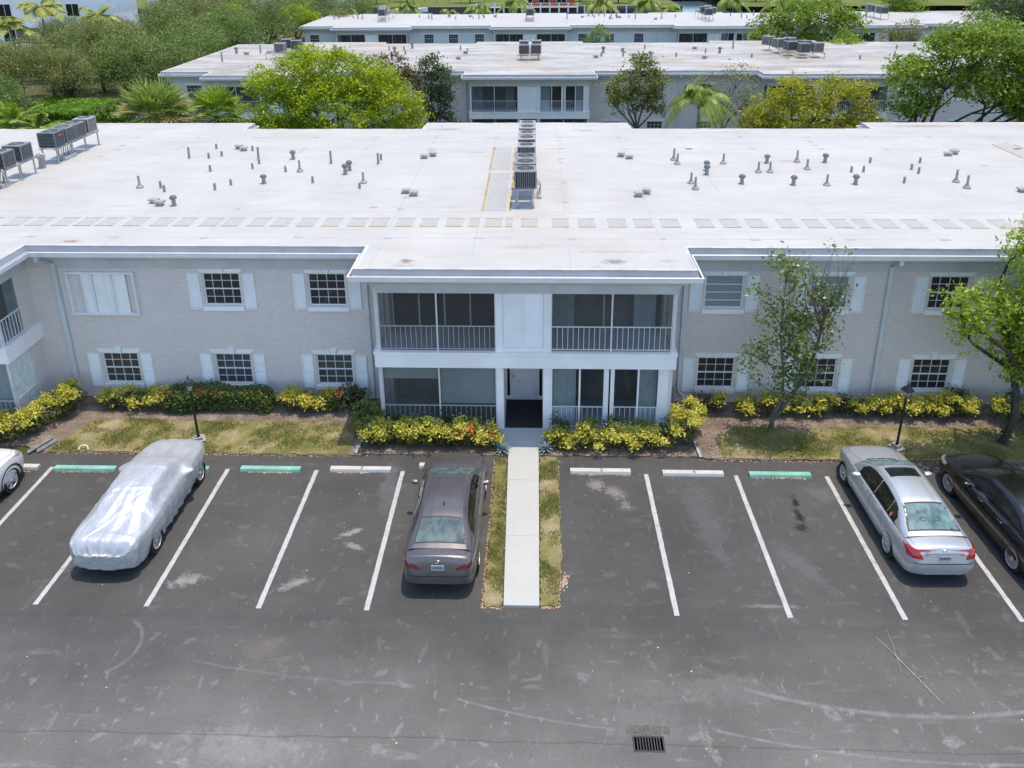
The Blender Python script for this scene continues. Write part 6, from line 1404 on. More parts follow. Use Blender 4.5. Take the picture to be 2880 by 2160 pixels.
# --- oak wood at the left: every crown a tree of its own
protos = []
for i, (lm, sd) in enumerate(((L['oak'], 1), (L['oak_brown'], 2), (L['magnolia'], 3))):
    rg = random.Random(sd); bl = [(rg.uniform(-2.6, 2.6), rg.uniform(-2.6, 2.6), rg.uniform(4.2, 7.4), rg.uniform(1.5, 2.4), rg.uniform(1.7, 2.6), rg.uniform(1.1, 1.8)) for _ in range(9)] + [(0, 0, 7.6, 2.2, 2.2, 1.2)]
    protos.append(tree('x', (0, 0, 0), (.2, 0, 3.2), bl, 24000, .17, lm, 40 + i, 'bark_dark', .26, clump=.42, cl=520, twigs=3, name='oak_tree', shell=.4, asp=.42))
spots = [(-43.2, 61.5, 0, .72, 'brownish-green oak at the left edge above the tropical plants'), (-41.8, 69.5, 1, .85, 'oak crown right of the one at the left edge, above the box hedge'), (-47.5, 68, 1, .95, 'brown-tinted oak at the left edge, second from the bottom'), (-37.8, 73.5, 0, .95, 'grey-green oak behind the box hedge'), (-33.2, 71.5, 2, .85, 'dark oak overhanging the utility cabinets'), (-47.5, 77, 2, .9, 'oak beneath the yellow-green palms at the left'), (-40.5, 77.5, 1, 1.05, 'broad oak in the middle of the left-hand wood'),
         (-34.6, 79, 0, 1.0, 'oak left of the second building roof, beside the small palm'), (-40.5, 89, 2, 1.15, 'tall light oak at the top of the left-hand wood'), (-34.5, 90.5, 0, 1.1, 'oak left of the farthest roof, behind the small palm'), (-48.5, 88, 0, .95, 'oak under the white building at the upper left'), (-41.5, 103, 1, 1.15, 'oak near the top edge, left of the farthest roof'), (-35.2, 106, 2, 1.1, 'dark oak at the top edge, just left of the farthest roof'), (-47.5, 104, 1, .95, 'oak against the dark balcony at the top left'), (-45, 120, 2, 1.1, 'oak at the top edge between two pale buildings'), (-37, 124, 0, 1.1, 'oak at the top edge above the farthest roof corner'), (-56, 84, 0, .7, 'small oak at the far left below the palms'), (-38, 140, 2, 1.2, 'rearmost oak at the top left before the canal'), (-30, 137, 0, .95, 'oak at the canal side above the left of the farthest roof'), (-57, 107, 1, .8, 'small oak in front of the white facade at the top left'), (-29.5, 121, 2, .8, 'oak at the left end of the farthest roof, by the canal'), (-54, 122, 0, 1.0, 'oak below the dark balcony at the top left'), (-62, 104, 2, .85, 'oak in front of the white facade between two yellow-green palms'), (-53, 90, 1, .8, 'oak just behind the lowest yellow-green palm'), (-50, 113, 2, 1.05, 'dark green oak hiding the pale block at the top edge')]
used = set()
for i, (x, y, k, s, lab) in enumerate(spots):
    if k in used: o = dup(protos[k], (x, y, gz(y)), i * 1.3, lab)
    else: o = protos[k]; used.add(k); o.location = (x, y, gz(y)); o['label'] = lab
    o.scale = (s, s, s * .97); o.rotation_euler = (0, 0, i * 1.3); o['group'] = 'oaks of the left-hand wood'
# lime clump inside the wood and bright shrubs
for i, (x, y, z, s, lm, lab) in enumerate([(-44, 117, 0, 1.1, 'lime', 'yellow-green tree crown among the oaks at the top edge'), (-34.5, 117, 0, 1.0, 'lime', 'lime-tinted tree top at the top edge left of the farthest roof'), (-52, 98.5, 0, .55, 'hedge_bright', 'bright green bush under the yellow-green palms at the upper left'), (-33, 97.5, 0, .5, 'hedge_bright', 'low bright green shrub left of the farthest building, behind the second roof'), (-36, 95.5, 0, .5, 'fresh', 'light green shrub behind the small palm at the left')]):
    tree(lab, (x, y, gz(y)), (0, 0, 3), [(0, 0, 6.2, 2.4, 2.4, 1.8), (1.8, 0, 5.4, 1.8, 1.8, 1.5), (-1.8, 0, 5.2, 1.9, 1.9, 1.4)] if s > .8 else [(0, 0, 1.4, 2.6, 1.6, 1.2), (2.4, 0, 1.2, 1.8, 1.5, 1.0)], 4200, .27, L[lm], 60 + i, clump=.4)
palm('small dark palm at the left of the second roof, against the oaks', (-32.0, 76.5, -.7), 4.6, 15, 2.0, L['palm'], 21, .6, .6, curl=.4, nl=18, lw=.07); palm('small palm in front of the left corner of the farthest building', (-30.8, 99.5, -1.2), 4.1, 15, 1.9, L['palm'], 22, .6, .6, nl=16, lw=.08)
for i, (x, y, h, s, lab) in enumerate([(-52.2, 79.5, 8.0, 3.6, 'pale yellow-green palm at the upper left, the lowest of three'), (-59.5, 97, 8.6, 4.2, 'tallest yellow-green palm at the upper left, in front of the white facade'), (-53.5, 98.5, 7.4, 3.6, 'yellow-green palm right of the tallest one at the upper left')]):
    palm(lab, (x, y, -.9), h, 12, s, L['palm_pale'], 70 + i, .55, 1.0, curl=.35, nl=22, lw=.12, el=(-.1, 1.0))
palm('tall green palm at the top edge, above the left corner of the farthest roof', (-30.8, 133, -1.3), 5.0, 14, 3.2, L['palm'], 75, .7, .9, nl=18, lw=.1); palm('pale broad-leaved plant at the canal side left of the first canal palm', (-30.2, 126, -1.3), 2.4, 10, 2.4, L['palm_pale'], 76, .4, .8, nl=14, lw=.2)
for i, (x, y, s, lab) in enumerate([(-41.0, 57.5, 1.5, 'leftmost tropical palm clump low behind the near roof'), (-38.6, 57.0, 1.6, 'second tropical palm clump from the left, low behind the near roof'), (-36.4, 56.0, 1.4, 'third tropical palm clump from the left, low behind the near roof'), (-34.2, 55.6, 1.15, 'tropical palm clump nearest the box hedge, behind the roof air conditioners'), (-38.0, 53.5, 1.1, 'small palm clump just above the near roof edge at the left')]):
    palm(lab, (x, y, -.3), 1.7 * s, 16, 2.1 * s, L['fresh' if i % 2 else 'palm'], 80 + i, .45, .6, name='palm_clump', nl=16, lw=.07, el=(.1, 1.3), group='tropical palm clumps at the left')
for i, (x, y, h, lab) in enumerate([(-43, 84, 6.2, 'green palm pushing up between the oaks, middle of the left-hand wood'), (-38.5, 98, 6.6, 'palm crown among the oaks left of the farthest roof'), (-36.5, 84.5, 5.6, 'yellow-tinged palm at the edge of the oaks beside the second roof'), (-49.5, 70, 5.8, 'palm half buried in the brown-tinted oaks at the left edge')]):
    palm(lab, (x, y, -.9), h, 15, 2.6, L['palm' if i % 2 else 'palm_pale'], 400 + i, .6, .75, nl=18, lw=.08, curl=.45)
tree('brown-leaved bushy shrub at the left edge above the tropical palm clumps', (-44.5, 60.5, -.3), (0, 0, .8), [(0, 0, 2.9, 1.8, 1.5, 1.1), (1.8, 0, 2.0, 1.4, 1.3, .9)], 3200, .24, L['bronze'], 88, name='garden_shrub', cat='shrub', r=.1)

def box_hedge(label, x0, x1, y0, y1, h, z0, lm, n, size, group=None, name='box_hedge', flowers=None, seed=0, lump=.05):
    rg = np.random.default_rng(seed); T = thing(name, label, 'hedge', ((x0 + x1) / 2, (y0 + y1) / 2, z0), 0, group); a, c = (x1 - x0) / 2, (y1 - y0) / 2
    P = []
    areas = [4 * a * c, 2 * a * h, 2 * c * h, 2 * c * h]; tot = sum(areas)
    k = int(n * areas[0] / tot); P.append(np.stack([rg.uniform(-a, a, k), rg.uniform(-c, c, k), h + rg.normal(size=k) * lump * .6], 1))
    for s, ar in ((-1, areas[1]),): k = int(n * ar / tot); P.append(np.stack([rg.uniform(-a, a, k), s * c + rg.normal(size=k) * lump, rg.uniform(0, h, k)], 1))
    for s, ar in ((-1, areas[2]), (1, areas[3])): k = int(n * ar / tot); P.append(np.stack([s * a + rg.normal(size=k) * lump, rg.uniform(-c, c, k), rg.uniform(0, h, k)], 1))
    P = np.concatenate(P)
    q = np.array([mnoise.noise(Vector((p[0] * .9 + seed, p[1] * .9, p[2] * 1.2))) for p in P]); P += q[:, None] * [.10, .16, .14]
    r = np.minimum(1, (np.minimum(a - np.abs(P[:, 0]), .3) + .05) / .35); P[:, 2] *= .86 + .14 * np.clip(r, 0, 1)
    leaf_obj('foliage', P, size, lm, T, seed, .35, .5)
    b = MB(); b.bbox(-a + .12, -c + .12, 0, a - .12, c - .12, h - .14, .08); b.build('light_block_core', M['bark_dark'], T)  # unseen dark box added inside the hedge to block light
    if flowers: leaf_obj('flowers', np.concatenate([np.array(f) - [(x0 + x1) / 2, (y0 + y1) / 2, z0] + rg.normal(size=(k, 3)) * .045 for f, k in flowers]), .065, L['flower'], T, seed + 1, 1, .8)
    return T
box_hedge('tall clipped box hedge with a bright sunlit top at the left', -40.0, -34.9, 60.5, 66, 3.0, -.6, L['hedge_bright'], 11000, .24); box_hedge('lower clipped bright hedge in front of the tall box hedge', -37.6, -34.3, 57.9, 60.0, 2.2, -.5, L['hedge_bright'], 5000, .22, seed=3)
box_hedge('clipped hedge top glimpsed through the oaks left of the tall box hedge', -43.5, -41, 66, 70, 2.6, -.6, L['hedge_bright'], 4000, .26, seed=4)
for i, y in enumerate((70.3, 71.6)):
    T = thing('utility_cabinet', ['white louvred utility cabinet beside the tall box hedge, the front one', 'white louvred utility cabinet beside the tall box hedge, the rear one'][i], 'cabinet', (-36.2 + .3 * i, y, -.7)); b = MB(); b.bbox(-.35, -.5, 0, .35, .5, 2.3, .03)
    for k in range(12): b.box(.35, -.42, .25 + k * .16, .365, .42, .33 + k * .16)
    b.build('housing', M['white'], T); b = MB(); b.box(-.37, -.52, 2.3, .37, .52, 2.36); b.build('lid', M['alu'], T)
ragged('garden_path', [(-37.2, 62), (-33.6, 62), (-31.8, 72), (-31, 90), (-34.5, 90), (-35.2, 73)], -.55, M['sand'], .2, .6, 11); 

# --- trees in front of and beside the farthest building
tree('big yellow-green tree in front of the farthest building, upper right', (27.8, 86, -1.1), (0, 0, 3.5), [(-3.2, 0, 6.6, 2.4, 2.4, 1.9), (-.9, 0, 8.1, 2.6, 2.4, 1.7), (2.0, 0, 8.3, 2.6, 2.4, 1.6), (4.2, 0, 7.2, 2.2, 2.2, 1.8), (-2.6, 0, 4.4, 2.3, 2.2, 1.5), (.8, 0, 5.2, 3.0, 2.4, 1.8), (-4.2, 0, 5.0, 1.4, 1.6, 1.5)], 15000, .30, L['green'], 101, 'bark_dark', .25, clump=.42, cl=420, shell=.4)
tree('smaller bright green tree just right of the big yellow-green tree, upper right', (29.6, 79.5, -.9), (0, 0, 2), [(-1.6, 0, 4.6, 1.7, 1.6, 1.5), (.3, 0, 5.6, 1.7, 1.6, 1.4), (1.7, 0, 4.8, 1.5, 1.6, 1.4), (-.4, 0, 3.4, 2.4, 1.8, 1.5)], 8500, .24, L['fresh'], 102, clump=.32)
tree('small thin tree in front of the farthest building, near the centre', (6.4, 88, -1.1), (0, 0, 3.2), [(-.6, 0, 5.0, 1.1, 1, 1.1), (.5, 0, 6.3, 1.0, 1, 1.0), (.9, 0, 4.8, .8, .8, .8)], 2400, .20, L['oak'], 103, clump=.32, twigs=8, r=.1)
palm('drooping palm in front of the farthest building, right of centre', (14.0, 87, -1.1), 4.6, 20, 2.4, L['palm'], 104, .7, .8, nl=18, lw=.09, curl=.6)
tree('half-bare pale tree at the upper right, above the second roof', (38.2, 86, -1.1), (0, 0, 2.5), [(-1.0, 0, 5.6, 1.4, 1.2, 1.4), (.7, 0, 6.8, 1.4, 1.2, 1.2), (.4, 0, 5.0, 1.7, 1.3, 1.3)], 3000, .20, L['olive'], 105, 'bark_pale', .12, clump=.4, twigs=16, shell=.6)
for i, (x, y, s, k, lab) in enumerate([(49, 88, 1.1, 'oak', 'dark tree at the top right corner, in front of the farthest roof end'), (54.5, 82, 1.15, 'green', 'dense tree at the right edge near the top, above the big spreading tree'), (60, 104, 1.3, 'dark', 'dark tree at the top edge, right corner'), (67, 118, 1.3, 'oak', 'grey-green tree at the top edge near the right corner'), (56, 124, 1.1, 'green', 'green tree right of the farthest roof end'), (47, 131, 1.0, 'olive', 'olive tree at the canal side above the right of the farthest roof'), (62, 92, 1.2, 'dark', 'dark tree cut off by the right edge near the top'), (40.5, 132, .8, 'dark', 'dark bushy tree at the canal, right of the canal bend'), (75, 135, 1.3, 'green', 'tree at the far top right beyond the small car park')]):
    rg = random.Random(200 + i); tree(lab, (x, y, gz(y)), (0, 0, 3), [(rg.uniform(-2.4, 2.4), rg.uniform(-1.5, 1.5), rg.uniform(4, 7), rg.uniform(1.6, 2.5), 2.2, rg.uniform(1.2, 1.9)) for _ in range(6)], 6500, .28, L[k], 200 + i, 'bark_dark', .22, clump=.42, cl=240, group='trees at the upper right').scale = (s,) * 3
# canal-side palms
for i, (x, y, s, lab) in enumerate([(-23.5, 131, 1.0, 'first'), (-20.3, 131.5, 1.1, 'second'), (-14.2, 132, .9, 'third'), (-12.0, 132, .8, 'fourth'), (-9.4, 132, 1.05, 'fifth'), (-3.3, 132, 1.2, 'sixth'), (10.2, 132, 1.15, 'seventh'), (17.6, 131, 1.15, 'eighth'), (21.4, 131, 1.0, 'ninth'), (26.5, 131, .85, 'tenth'), (31, 131, 1.2, 'eleventh'), (38.5, 131, 1.2, 'twelfth')]):
    palm('%s palm from the left in the row beside the canal, behind the farthest roof' % lab, (x, y, -1.35), 5.6 * s, 16, 3.4 * s, L['palm' if i % 3 else 'palm_pale'], 120 + i, .75, .9, nl=18, lw=.10, curl=.6, group='palms beside the canal')

# --- buildings and things far off
def far_house(label, x0, x1, y0, y1, h, z0, wm, wins=(), roof_over=.5, bands=(), roofm=None):
    T = thing('apartment_block', label, 'building', ((x0 + x1) / 2, y0, z0)); a = (x1 - x0) / 2; d = y1 - y0
    b = MB(); b.box(-a, 0, -1, a, d, h); b.build('wall', wm, T); b = MB(); b.box(-a - roof_over, -roof_over, h, a + roof_over, d + roof_over, h + .35); b.build('roof', roofm or M['white'], T)
    for (x, z, w_, hh) in wins:
        b = MB(); b.box(x - w_ / 2 - .08, -.06, z - .08, x + w_ / 2 + .08, -.001, z + hh + .08); o = b.build('window', M['alu_white'], T); b = MB(); b.box(x - w_ / 2, -.075, z, x - .04, -.061, z + hh); b.box(x + .04, -.075, z, x + w_ / 2, -.061, z + hh); b.build('pane', M['glass_car'], o)
    for (x, z, w_, hh) in bands:
        b = MB(); b.box(x - w_ / 2, -1.6, z, x + w_ / 2, -.001, z + .25); b.build('balcony', M['white'], T); b = MB(); b.box(x - w_ / 2 + .1, -.03, z + .3, x + w_ / 2 - .1, -.002, z + hh); b.build('porch_shade_panel', M['dark_in'], T)  # dark panel on the solid wall, the porch's shade put into its colour
    return T
far_house('white apartment block with small windows at the upper left corner, behind the palms', -92, -62, 112, 126, 10.5, -1.3, M['band'], [(x, z, 1.7, 1.6) for x in (-3, 3.2, 9.5, 12.8) for z in (3.2, 6.6)], bands=[(-9, 5.6, 7, 2.6), (6, 2.6, 6, 2.4)])
far_house('long pale block with dark shaded balconies at the top edge, left', -64, -46, 134, 146, 9.5, -1.3, M['band'], [(-6, 6, 1.6, 1.5)], bands=[(1.5, 5.4, 13, 2.6), (0, 2.6, 15, 2.3)])
far_house('white low wing of the left apartment block, half hidden by palms', -64, -57, 78, 86, 3.2, -1, M['band'], [(1, 1, 1.4, 1.4), (-2, 1, 1.4, 1.4)])
far_house('small pale building with a dark doorway at the top edge, between the oaks', -42, -34.5, 152, 160, 8.0, -1.3, M['band'], [(2, 3, 1.5, 1.6)], bands=[(-1, 2.6, 4, 2.2)])
far_house('red and white waterside house across the canal, top centre', -4, 9, 197, 206, 4.2, 0, simple('red_wall', (.50, .10, .06), .8), [(-4.6, .6, 2.2, 2.0), (-.8, .6, 2.4, 2.0), (3.4, .6, 2.2, 2.0)], roofm=M['white'])
T = thing('boat_dock', 'white railed boat dock in front of the red waterside house across the canal', 'dock', (0, 190.5, 0)); b = MB(); b.box(-14, 0, -.12, 9.5, 2.4, 0); b.build('deck', simple('dock_boards', (.42, .36, .34), .8), T)
for i in range(12): b = MB(); x = -14 + i * 2.13; b.box(x - .16, -.1, -1.2, x + .16, .2, 1.0); b.build('post', M['white'], T)
b = MB(); b.box(-14, .02, .8, 9.5, .08, .88); b.box(-14, .02, .4, 9.5, .08, .46); b.build('railing', M['white'], T)
T = thing('yard_fence', 'thin olive wire fence on the far lawn across the canal, left of the dock', 'fence', (-25, 206, 0)); b = MB(); b.box(-12, 0, .9, 12, .05, .98)
b.build('rail', M['trim'], T)
for i in range(9): b = MB(); b.box(-12 + i * 3, 0, 0, -11.9 + i * 3, .06, 1.4); b.build('post', M['trim'], T)
for i, (x, y, s, k, lab) in enumerate([(14, 200, 1.0, 'dark', 'dark tree on the far bank right of the red house'), (20, 203, 1.1, 'oak', 'oak on the far bank above the dark pontoon'), (-40, 205, 1.1, 'green', 'tree on the far bank at the left end of the far lawn'), (-16.5, 205, .7, 'green', 'small tree on the far lawn beside the dock'), (33, 215, 1.1, 'oak', 'tree on the far lawn near the canal bend'), (-55, 207, 1.3, 'green', 'tree on the far bank behind the moored boat, farthest left'), (-33, 210, 1.1, 'oak', 'tree behind the moored boat on the far bank'), (26, 208, 1.0, 'green', 'bushy tree at the right part of the far lawn'), (54, 205, 1.3, 'green', 'tree on the shore right of the canal bend'), (64, 198, 1.3, 'dark', 'dark tree on the right shore beside the car park'), (11, 209, .9, 'green', 'tree directly right of the red waterside house')]):
    rg = random.Random(300 + i); tree(lab, (x, y, 0), (0, 0, 2), [(rg.uniform(-2, 2), rg.uniform(-1, 1), rg.uniform(2.5, 5), 2.2, 2, 1.6) for _ in range(4)], 2200, .4, L[k], 300 + i, 'bark_dark', .2, clump=.5)
T = thing('boat_pontoon', 'dark timber pontoon along the far bank right of the dock', 'pontoon', (17, 189.5, -.4)); b = MB(); b.box(-6.5, 0, 0, 6.5, 2, .18); b.build('deck', M['trim'], T)
for i in range(6): b = MB(); x = -6 + i * 2.4; b.tube([(x, -.1, -1.6), (x, -.1, .9)], .14, 8); b.build('pile', M['alu_white'], T)
T = thing('moored_boat', 'white boat moored beyond the canal at the top left of centre', 'boat', (-29, 189, -1.0))
b = MB(); rows = []
for x, w_, k in ((-3.5, 1.1, 0), (-1, 1.25, 0), (1.5, 1.1, .05), (3, .6, .2), (3.9, .02, .35)): rows.append([(x, -w_, 1.0 + k), (x, -w_ * .8, .2 + k), (x, 0, -.1 + k), (x, w_ * .8, .2 + k), (x, w_, 1.0 + k)])
b.grid(rows); b.a(rows[0], [(0, 1, 2, 3, 4)]); b.grid([[r[0], (r[0][0], 0, r[0][2] - .02), r[4]] for r in rows]); b.build('hull', M['white'], T); b = MB(); b.bbox(-1.8, -.7, 1.0, .8, .7, 2.1, .2); b.build('cabin', M['alu_white'], T)
ragged('side_car_park', [(70, 150), (120, 150), (130, 190), (80, 190)], -1.2, M['concrete'], .3, 2, 4)

# --- hedges round the near building: croton with yellow tops
def croton(label, pts, h, wd, n, seed, flowers=(), gap=.12, low=.5, name='croton_hedge', size=.10, z0=.03):
    """row of shrubs along a ground line: yellow upper leaves over green ones, with bare stems showing below"""
    rg = np.random.default_rng(seed); T = thing(name, label, 'hedge', (pts[0][0], pts[0][1], z0)); pts = np.array(pts, float)
    s = np.concatenate([[0], np.cumsum(np.linalg.norm(np.diff(pts, axis=0), axis=1))]); L_ = s[-1]; k = max(2, int(L_ / .42)); Y = []; Gn = []; b = MB()
    for i in range(k):
        t = (i + .5 + rg.uniform(-.25, .25)) / k * L_; c = np.array([np.interp(t, s, pts[:, 0]), np.interp(t, s, pts[:, 1])]); hh = h * rg.uniform(1 - gap * 2.2, 1 + gap); R = wd * rg.uniform(.42, .60)
        sub = rg.integers(5, 9)
        for j in range(sub):   # heads of leaves, each at the tip of a stem
            a = rg.uniform(0, 2 * math.pi); rr = R * rg.uniform(0, 1) ** .5; hd = np.array([c[0] + rr * math.cos(a) * 1.1, c[1] + rr * math.sin(a), hh * (1 - .35 * (rr / R) ** 2) * rg.uniform(.82, 1.05)])
            q = int(n / k / sub); Y.append(hd + rg.normal(size=(q, 3)) * [.095, .095, .065]); b.tube([(c[0] - pts[0][0], c[1] - pts[0][1], 0), tuple(hd - [pts[0][0], pts[0][1], .05])], [.014, .007], 4, False)
        q = int(n / k * low); d = rdir(rg, q, 0); Gn.append(np.array([c[0], c[1], hh * .48]) + d * np.array([R * .95, R * .9, hh * .40]) * rg.uniform(.6, 1, (q, 1)))
    o = np.array([pts[0][0], pts[0][1], 0]); b.build('stems', M['bark'], T)
    leaf_obj('top_leaves', np.concatenate(Y) - o, size, L['croton'], T, seed, .5, .5); leaf_obj('lower_leaves', np.concatenate(Gn) - o, size, L['croton_low'], T, seed + 1, .2, .5)
    if flowers: leaf_obj('flowers', np.concatenate([np.array(f) + rg.normal(size=(q, 3)) * .045 - o for f, q in flowers]), .065, L['flower'], T, seed + 2, 1, .8)
    return T
def green_shrub(label, x, y, r, h, seed, lm='dark', n=700, size=.11, fl=None):
    rg = np.random.default_rng(seed); T = thing('green_shrub', label, 'shrub', (x, y, .03)); P, cc = crown([(0, 0, h * .55, r, r * .8, h * .5), (r * .5, 0, h * .4, r * .6, r * .6, h * .4)], n, rg, .09, 40, .5)
    b = MB()
    for c in cc[:14]: b.tube([(0, 0, 0), tuple(c)], [.012, .005], 4, False)
    b.build('stems', M['bark'], T); leaf_obj('foliage', P, size, L[lm], T, seed, .3)
    if fl: leaf_obj('flowers', np.concatenate([np.array(f) + rg.normal(size=(q, 3)) * .04 for f, q in fl]), .065, L['flower'], T, seed + 2, 1, .8)
    return T
croton('bright yellow croton hedge running beside the left porch, at the left edge', [(-17.6, 20.95), (-16.5, 20.95), (-16.1, 21.5), (-15.75, 22.2), (-15.45, 22.9)], .95, .95, 5200, 1, low=.45)
croton('yellow croton hedge in front of the left porch, cut by the left edge', [(-20.5, 21.0), (-17.8, 21.0)], .85, .9, 2600, 2)
croton('yellow-green croton under the lower left window, left of the clipped hedge', [(-14.4, 22.95), (-12.3, 22.95)], .72, .7, 2100, 3, [((-12.55, 22.7, .66), 9), ((-12.4, 22.7, .60), 6)], low=.9)
box_hedge('clipped dark green hedge with a row of orange flowers, left wing', -12.3, -8.85, 22.65, 23.3, .74, .03, L['hedge_mid'], 6000, .095, name='clipped_hedge', seed=9,
    flowers=[((x, 22.72 + .03 * (i % 3), .76), k) for i, (x, k) in enumerate([(-12.1, 8), (-11.65, 5), (-11.25, 18), (-11.15, 16), (-11.0, 9), (-10.75, 14), (-10.6, 14), (-10.15, 9), (-9.75, 7), (-9.4, 9), (-9.1, 7), (-11.2, 14)])])
croton('yellow croton hedge under the windows right of the clipped hedge', [(-8.5, 22.95), (-6.7, 22.95)], .74, .7, 2300, 4, [((-6.55, 22.7, .76), 22), ((-6.5, 22.68, .70), 12)], low=.9)
green_shrub('dark green shrub with red-orange flowers at the end of the left croton hedge', -6.25, 22.95, .5, .85, 61, 'dark', 1200, .1, [((-.1, -.3, .8), 14), ((.35, -.25, .72), 6)])
green_shrub('dense dark shrub at the left corner of the entrance bay', -5.35, 21.75, .5, 1.0, 62, 'magnolia', 1600, .1); green_shrub('dark low shrub in front of the left corner post of the entrance bay', -5.2, 21.2, .45, .75, 63, 'magnolia', 1000, .1)
croton('long yellow-green croton hedge with orange flowers, left of the entrance', [(-5.3, 21.0), (-1.35, 21.0)], .78, .72, 6200, 5, [((-1.95, 20.78, .78), 14), ((-1.98, 20.74, .70), 14), ((-2.0, 20.7, .62), 14), ((-2.25, 20.72, .62), 8), ((-2.3, 20.68, .55), 8), ((-1.7, 20.7, .60), 8), ((-1.3, 20.75, .68), 9), ((-1.38, 20.72, .62), 5)], low=1.1)
for i, x in enumerate((-4.4, -3.6, -2.8, -2.0)): green_shrub('small green shrub behind the left entrance hedge, %s from the left' % ('first', 'second', 'third', 'fourth')[i], x, 21.5, .32, .68, 70 + i, 'green' if i % 2 else 'dark', 420, .1)
croton('yellow croton hedge with gaps right of the entrance', [(.5, 20.95), (4.3, 20.98)], .72, .70, 4300, 6, gap=.2, low=.55)
croton('taller golden croton at the right corner of the entrance bay', [(4.35, 21.0), (4.75, 21.2), (4.75, 21.8), (4.7, 22.35)], 1.12, .72, 2700, 7, low=.5)
for i, x in enumerate((.75, 1.6, 2.5, 3.3, 4.1)): green_shrub('small green shrub behind the right entrance hedge, %s from the left' % ('first', 'second', 'third', 'fourth', 'fifth')[i], x, 21.5, .32, .66, 80 + i, 'green' if i % 2 else 'dark', 380, .1)
croton('single small yellow croton standing alone under the first window right of the entrance', [(5.9, 23.0), (6.2, 23.0)], .72, .5, 330, 8, low=.4)
green_shrub('sparse reddish-green shrub between the bay corner and the lone yellow croton', 5.45, 23.1, .35, .6, 90, 'bronze', 350, .1)
croton('yellow croton row behind the flowering tree, right wing', [(6.5, 22.85), (8.0, 22.9), (9.7, 22.9)], .72, .62, 3000, 10, gap=.18)
green_shrub('dark thin shrub between the two croton rows of the right wing', 10.05, 23.0, .35, .55, 91, 'dark', 420, .1)
croton('yellow croton row behind the right lamp post', [(10.5, 22.85), (14.2, 22.85)], .78, .66, 4600, 11, gap=.15)
green_shrub('dark shrub behind the croton row at the right wing corner window', 13.9, 23.2, .45, .8, 92, 'dark', 600, .1)
croton('yellow croton row beyond the thick-trunked tree at the right edge', [(14.8, 22.7), (18.5, 22.7)], .75, .66, 3600, 12)
for i, (x, y) in enumerate(((-1.0, 20.72), (.33, 20.78))):
    T = thing('agave', ['blue-grey agave rosette left of the walkway', 'blue-grey agave rosette right of the walkway'][i], 'agave', (x, y, .04)); b = MB(); rg = random.Random(i)
    for k in range(34):
        a = k * 2.4; el = 1.25 - 1.15 * k / 34; ln = .34 * rg.uniform(.85, 1.1); d = Vector((math.cos(a) * math.cos(el), math.sin(a) * math.cos(el), math.sin(el))); sd = Vector((-math.sin(a), math.cos(a), 0)) * .026; o = Vector((0, 0, .04)); m_ = o + d * ln * .5; e = o + d * ln + Vector((0, 0, -.04))
        b.a([o - sd * .6, o + sd * .6, m_ + sd, e, m_ - sd], [(0, 1, 2, 4), (4, 2, 3)])
    b.build('rosette', L['agave'], T)
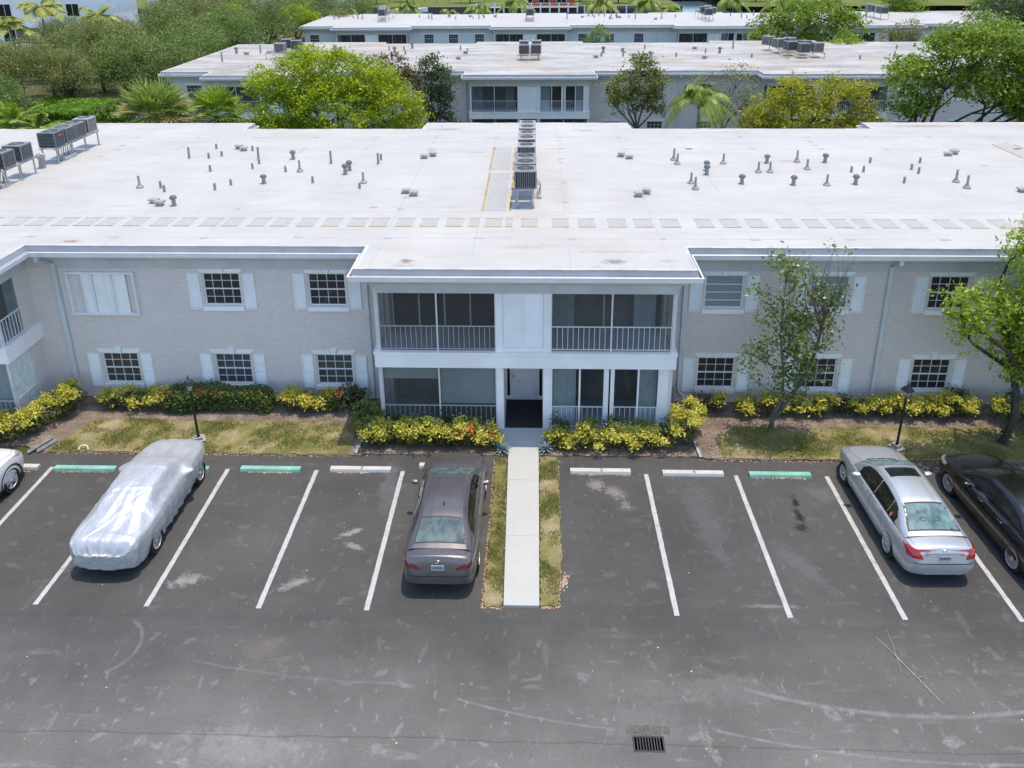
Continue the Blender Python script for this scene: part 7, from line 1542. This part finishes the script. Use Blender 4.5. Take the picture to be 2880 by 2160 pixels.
# --- grass blades and fallen leaves: uncountable ground cover
def inside(x, y, poly):
    r = np.zeros(len(x), bool); n = len(poly)
    for i in range(n):
        (x1, y1), (x2, y2) = poly[i], poly[(i + 1) % n]; c = ((y1 > y) != (y2 > y)) & (x < (x2 - x1) * (y - y1) / (y2 - y1 + 1e-12) + x1); r ^= c
    return r
def grass(name, polys, dens, z, seed):
    rg = np.random.default_rng(seed); A = []
    for p in polys:
        q = np.array(p); x0, y0 = q.min(0); x1, y1 = q.max(0); x1 = min(x1, 17.5); n = int((x1 - x0) * (y1 - y0) * dens); x = rg.uniform(x0, x1, n); y = rg.uniform(y0, y1, n); k = inside(x, y, p)
        A.append(np.stack([x[k], y[k]], 1))
    A = np.concatenate(A); v = np.array([mnoise.noise(Vector((a[0] * .9, a[1] * 1.3, 3))) + .5 * mnoise.noise(Vector((a[0] * 3, a[1] * 3, 7))) for a in A]); k = v + rg.normal(size=len(v)) * .15 > -.06; A = A[k]; v = v[k]; n = len(A)
    h = rg.uniform(.03, .075, n) * (1 + np.clip(v, 0, .4)); a = rg.uniform(0, 2 * math.pi, n); w_ = .011; d = np.stack([np.cos(a), np.sin(a)], 1) * w_; ln = rg.normal(size=(n, 2)) * .02
    V = np.zeros((n, 3, 3)); V[:, 0, :2] = A - d; V[:, 1, :2] = A + d; V[:, 2, :2] = A + ln; V[:, :2, 2] = z; V[:, 2, 2] = z + h
    me = bpy.data.meshes.new(name); me.vertices.add(3 * n); me.vertices.foreach_set('co', V.ravel()); me.loops.add(3 * n); me.loops.foreach_set('vertex_index', np.arange(3 * n, dtype=np.int32)); me.polygons.add(n)
    me.polygons.foreach_set('loop_start', np.arange(0, 3 * n, 3, dtype=np.int32)); me.polygons.foreach_set('loop_total', np.full(n, 3, dtype=np.int32)); me.materials.append(L['grass']); me.update(calc_edges=True)
    o = bpy.data.objects.new(name, me); C.objects.link(o); return tag(o, 'short patchy grass, green to straw-coloured', 'grass', kind='stuff')
grass('grass', LAWNS, 1700, .05, 1); grass('grass', STRIPS, 2600, .045, 2)
rg = np.random.default_rng(8); P = []
def line_litter(x0, y0, x1, y1, n, s=.03): t = rg.uniform(0, 1, n)[:, None]; P.append(np.concatenate([np.array([[x0, y0]]) * (1 - t) + np.array([[x1, y1]]) * t + rg.normal(size=(n, 2)) * s, np.full((n, 1), .02)], 1))
line_litter(-15.3, 20.42, -5.6, 20.42, 650); line_litter(5.3, 20.45, 17, 20.45, 800, .05); line_litter(-1.25, 14.68, -1.22, 20.3, 260, .02); line_litter(.57, 14.7, .68, 20.3, 260, .02); line_litter(-1.25, 14.68, -.78, 14.66, 90); line_litter(.13, 14.7, .58, 14.72, 90); line_litter(.65, 15.3, .75, 15.7, 110, .05)
for a, c, y in ((-14.2, -12.6, 19.50), (-8.5, -7.2, 19.58), (-5.9, -4.9, 19.62), (1.3, 2.7, 19.66), (6.3, 7.9, 19.60), (-16, -15, 19.5)): line_litter(a, y, c, y, 90, .02)
line_litter(5.2, 20.9, 9.5, 22.1, 260, .35); line_litter(9, 21, 15, 22.1, 300, .4); line_litter(-5.2, 20.55, -1.4, 20.6, 120, .06); line_litter(.6, 20.6, 5, 20.6, 160, .06)
P = np.concatenate(P); P[:, 2] = np.where(P[:, 1] > 20.45, .075, .012)
tag(leaf_obj('leaf_litter', P, .045, L['litter'], None, 3, 3, .6), 'small reddish-brown fallen leaves along the kerb line and beds', 'leaf litter', kind='stuff')
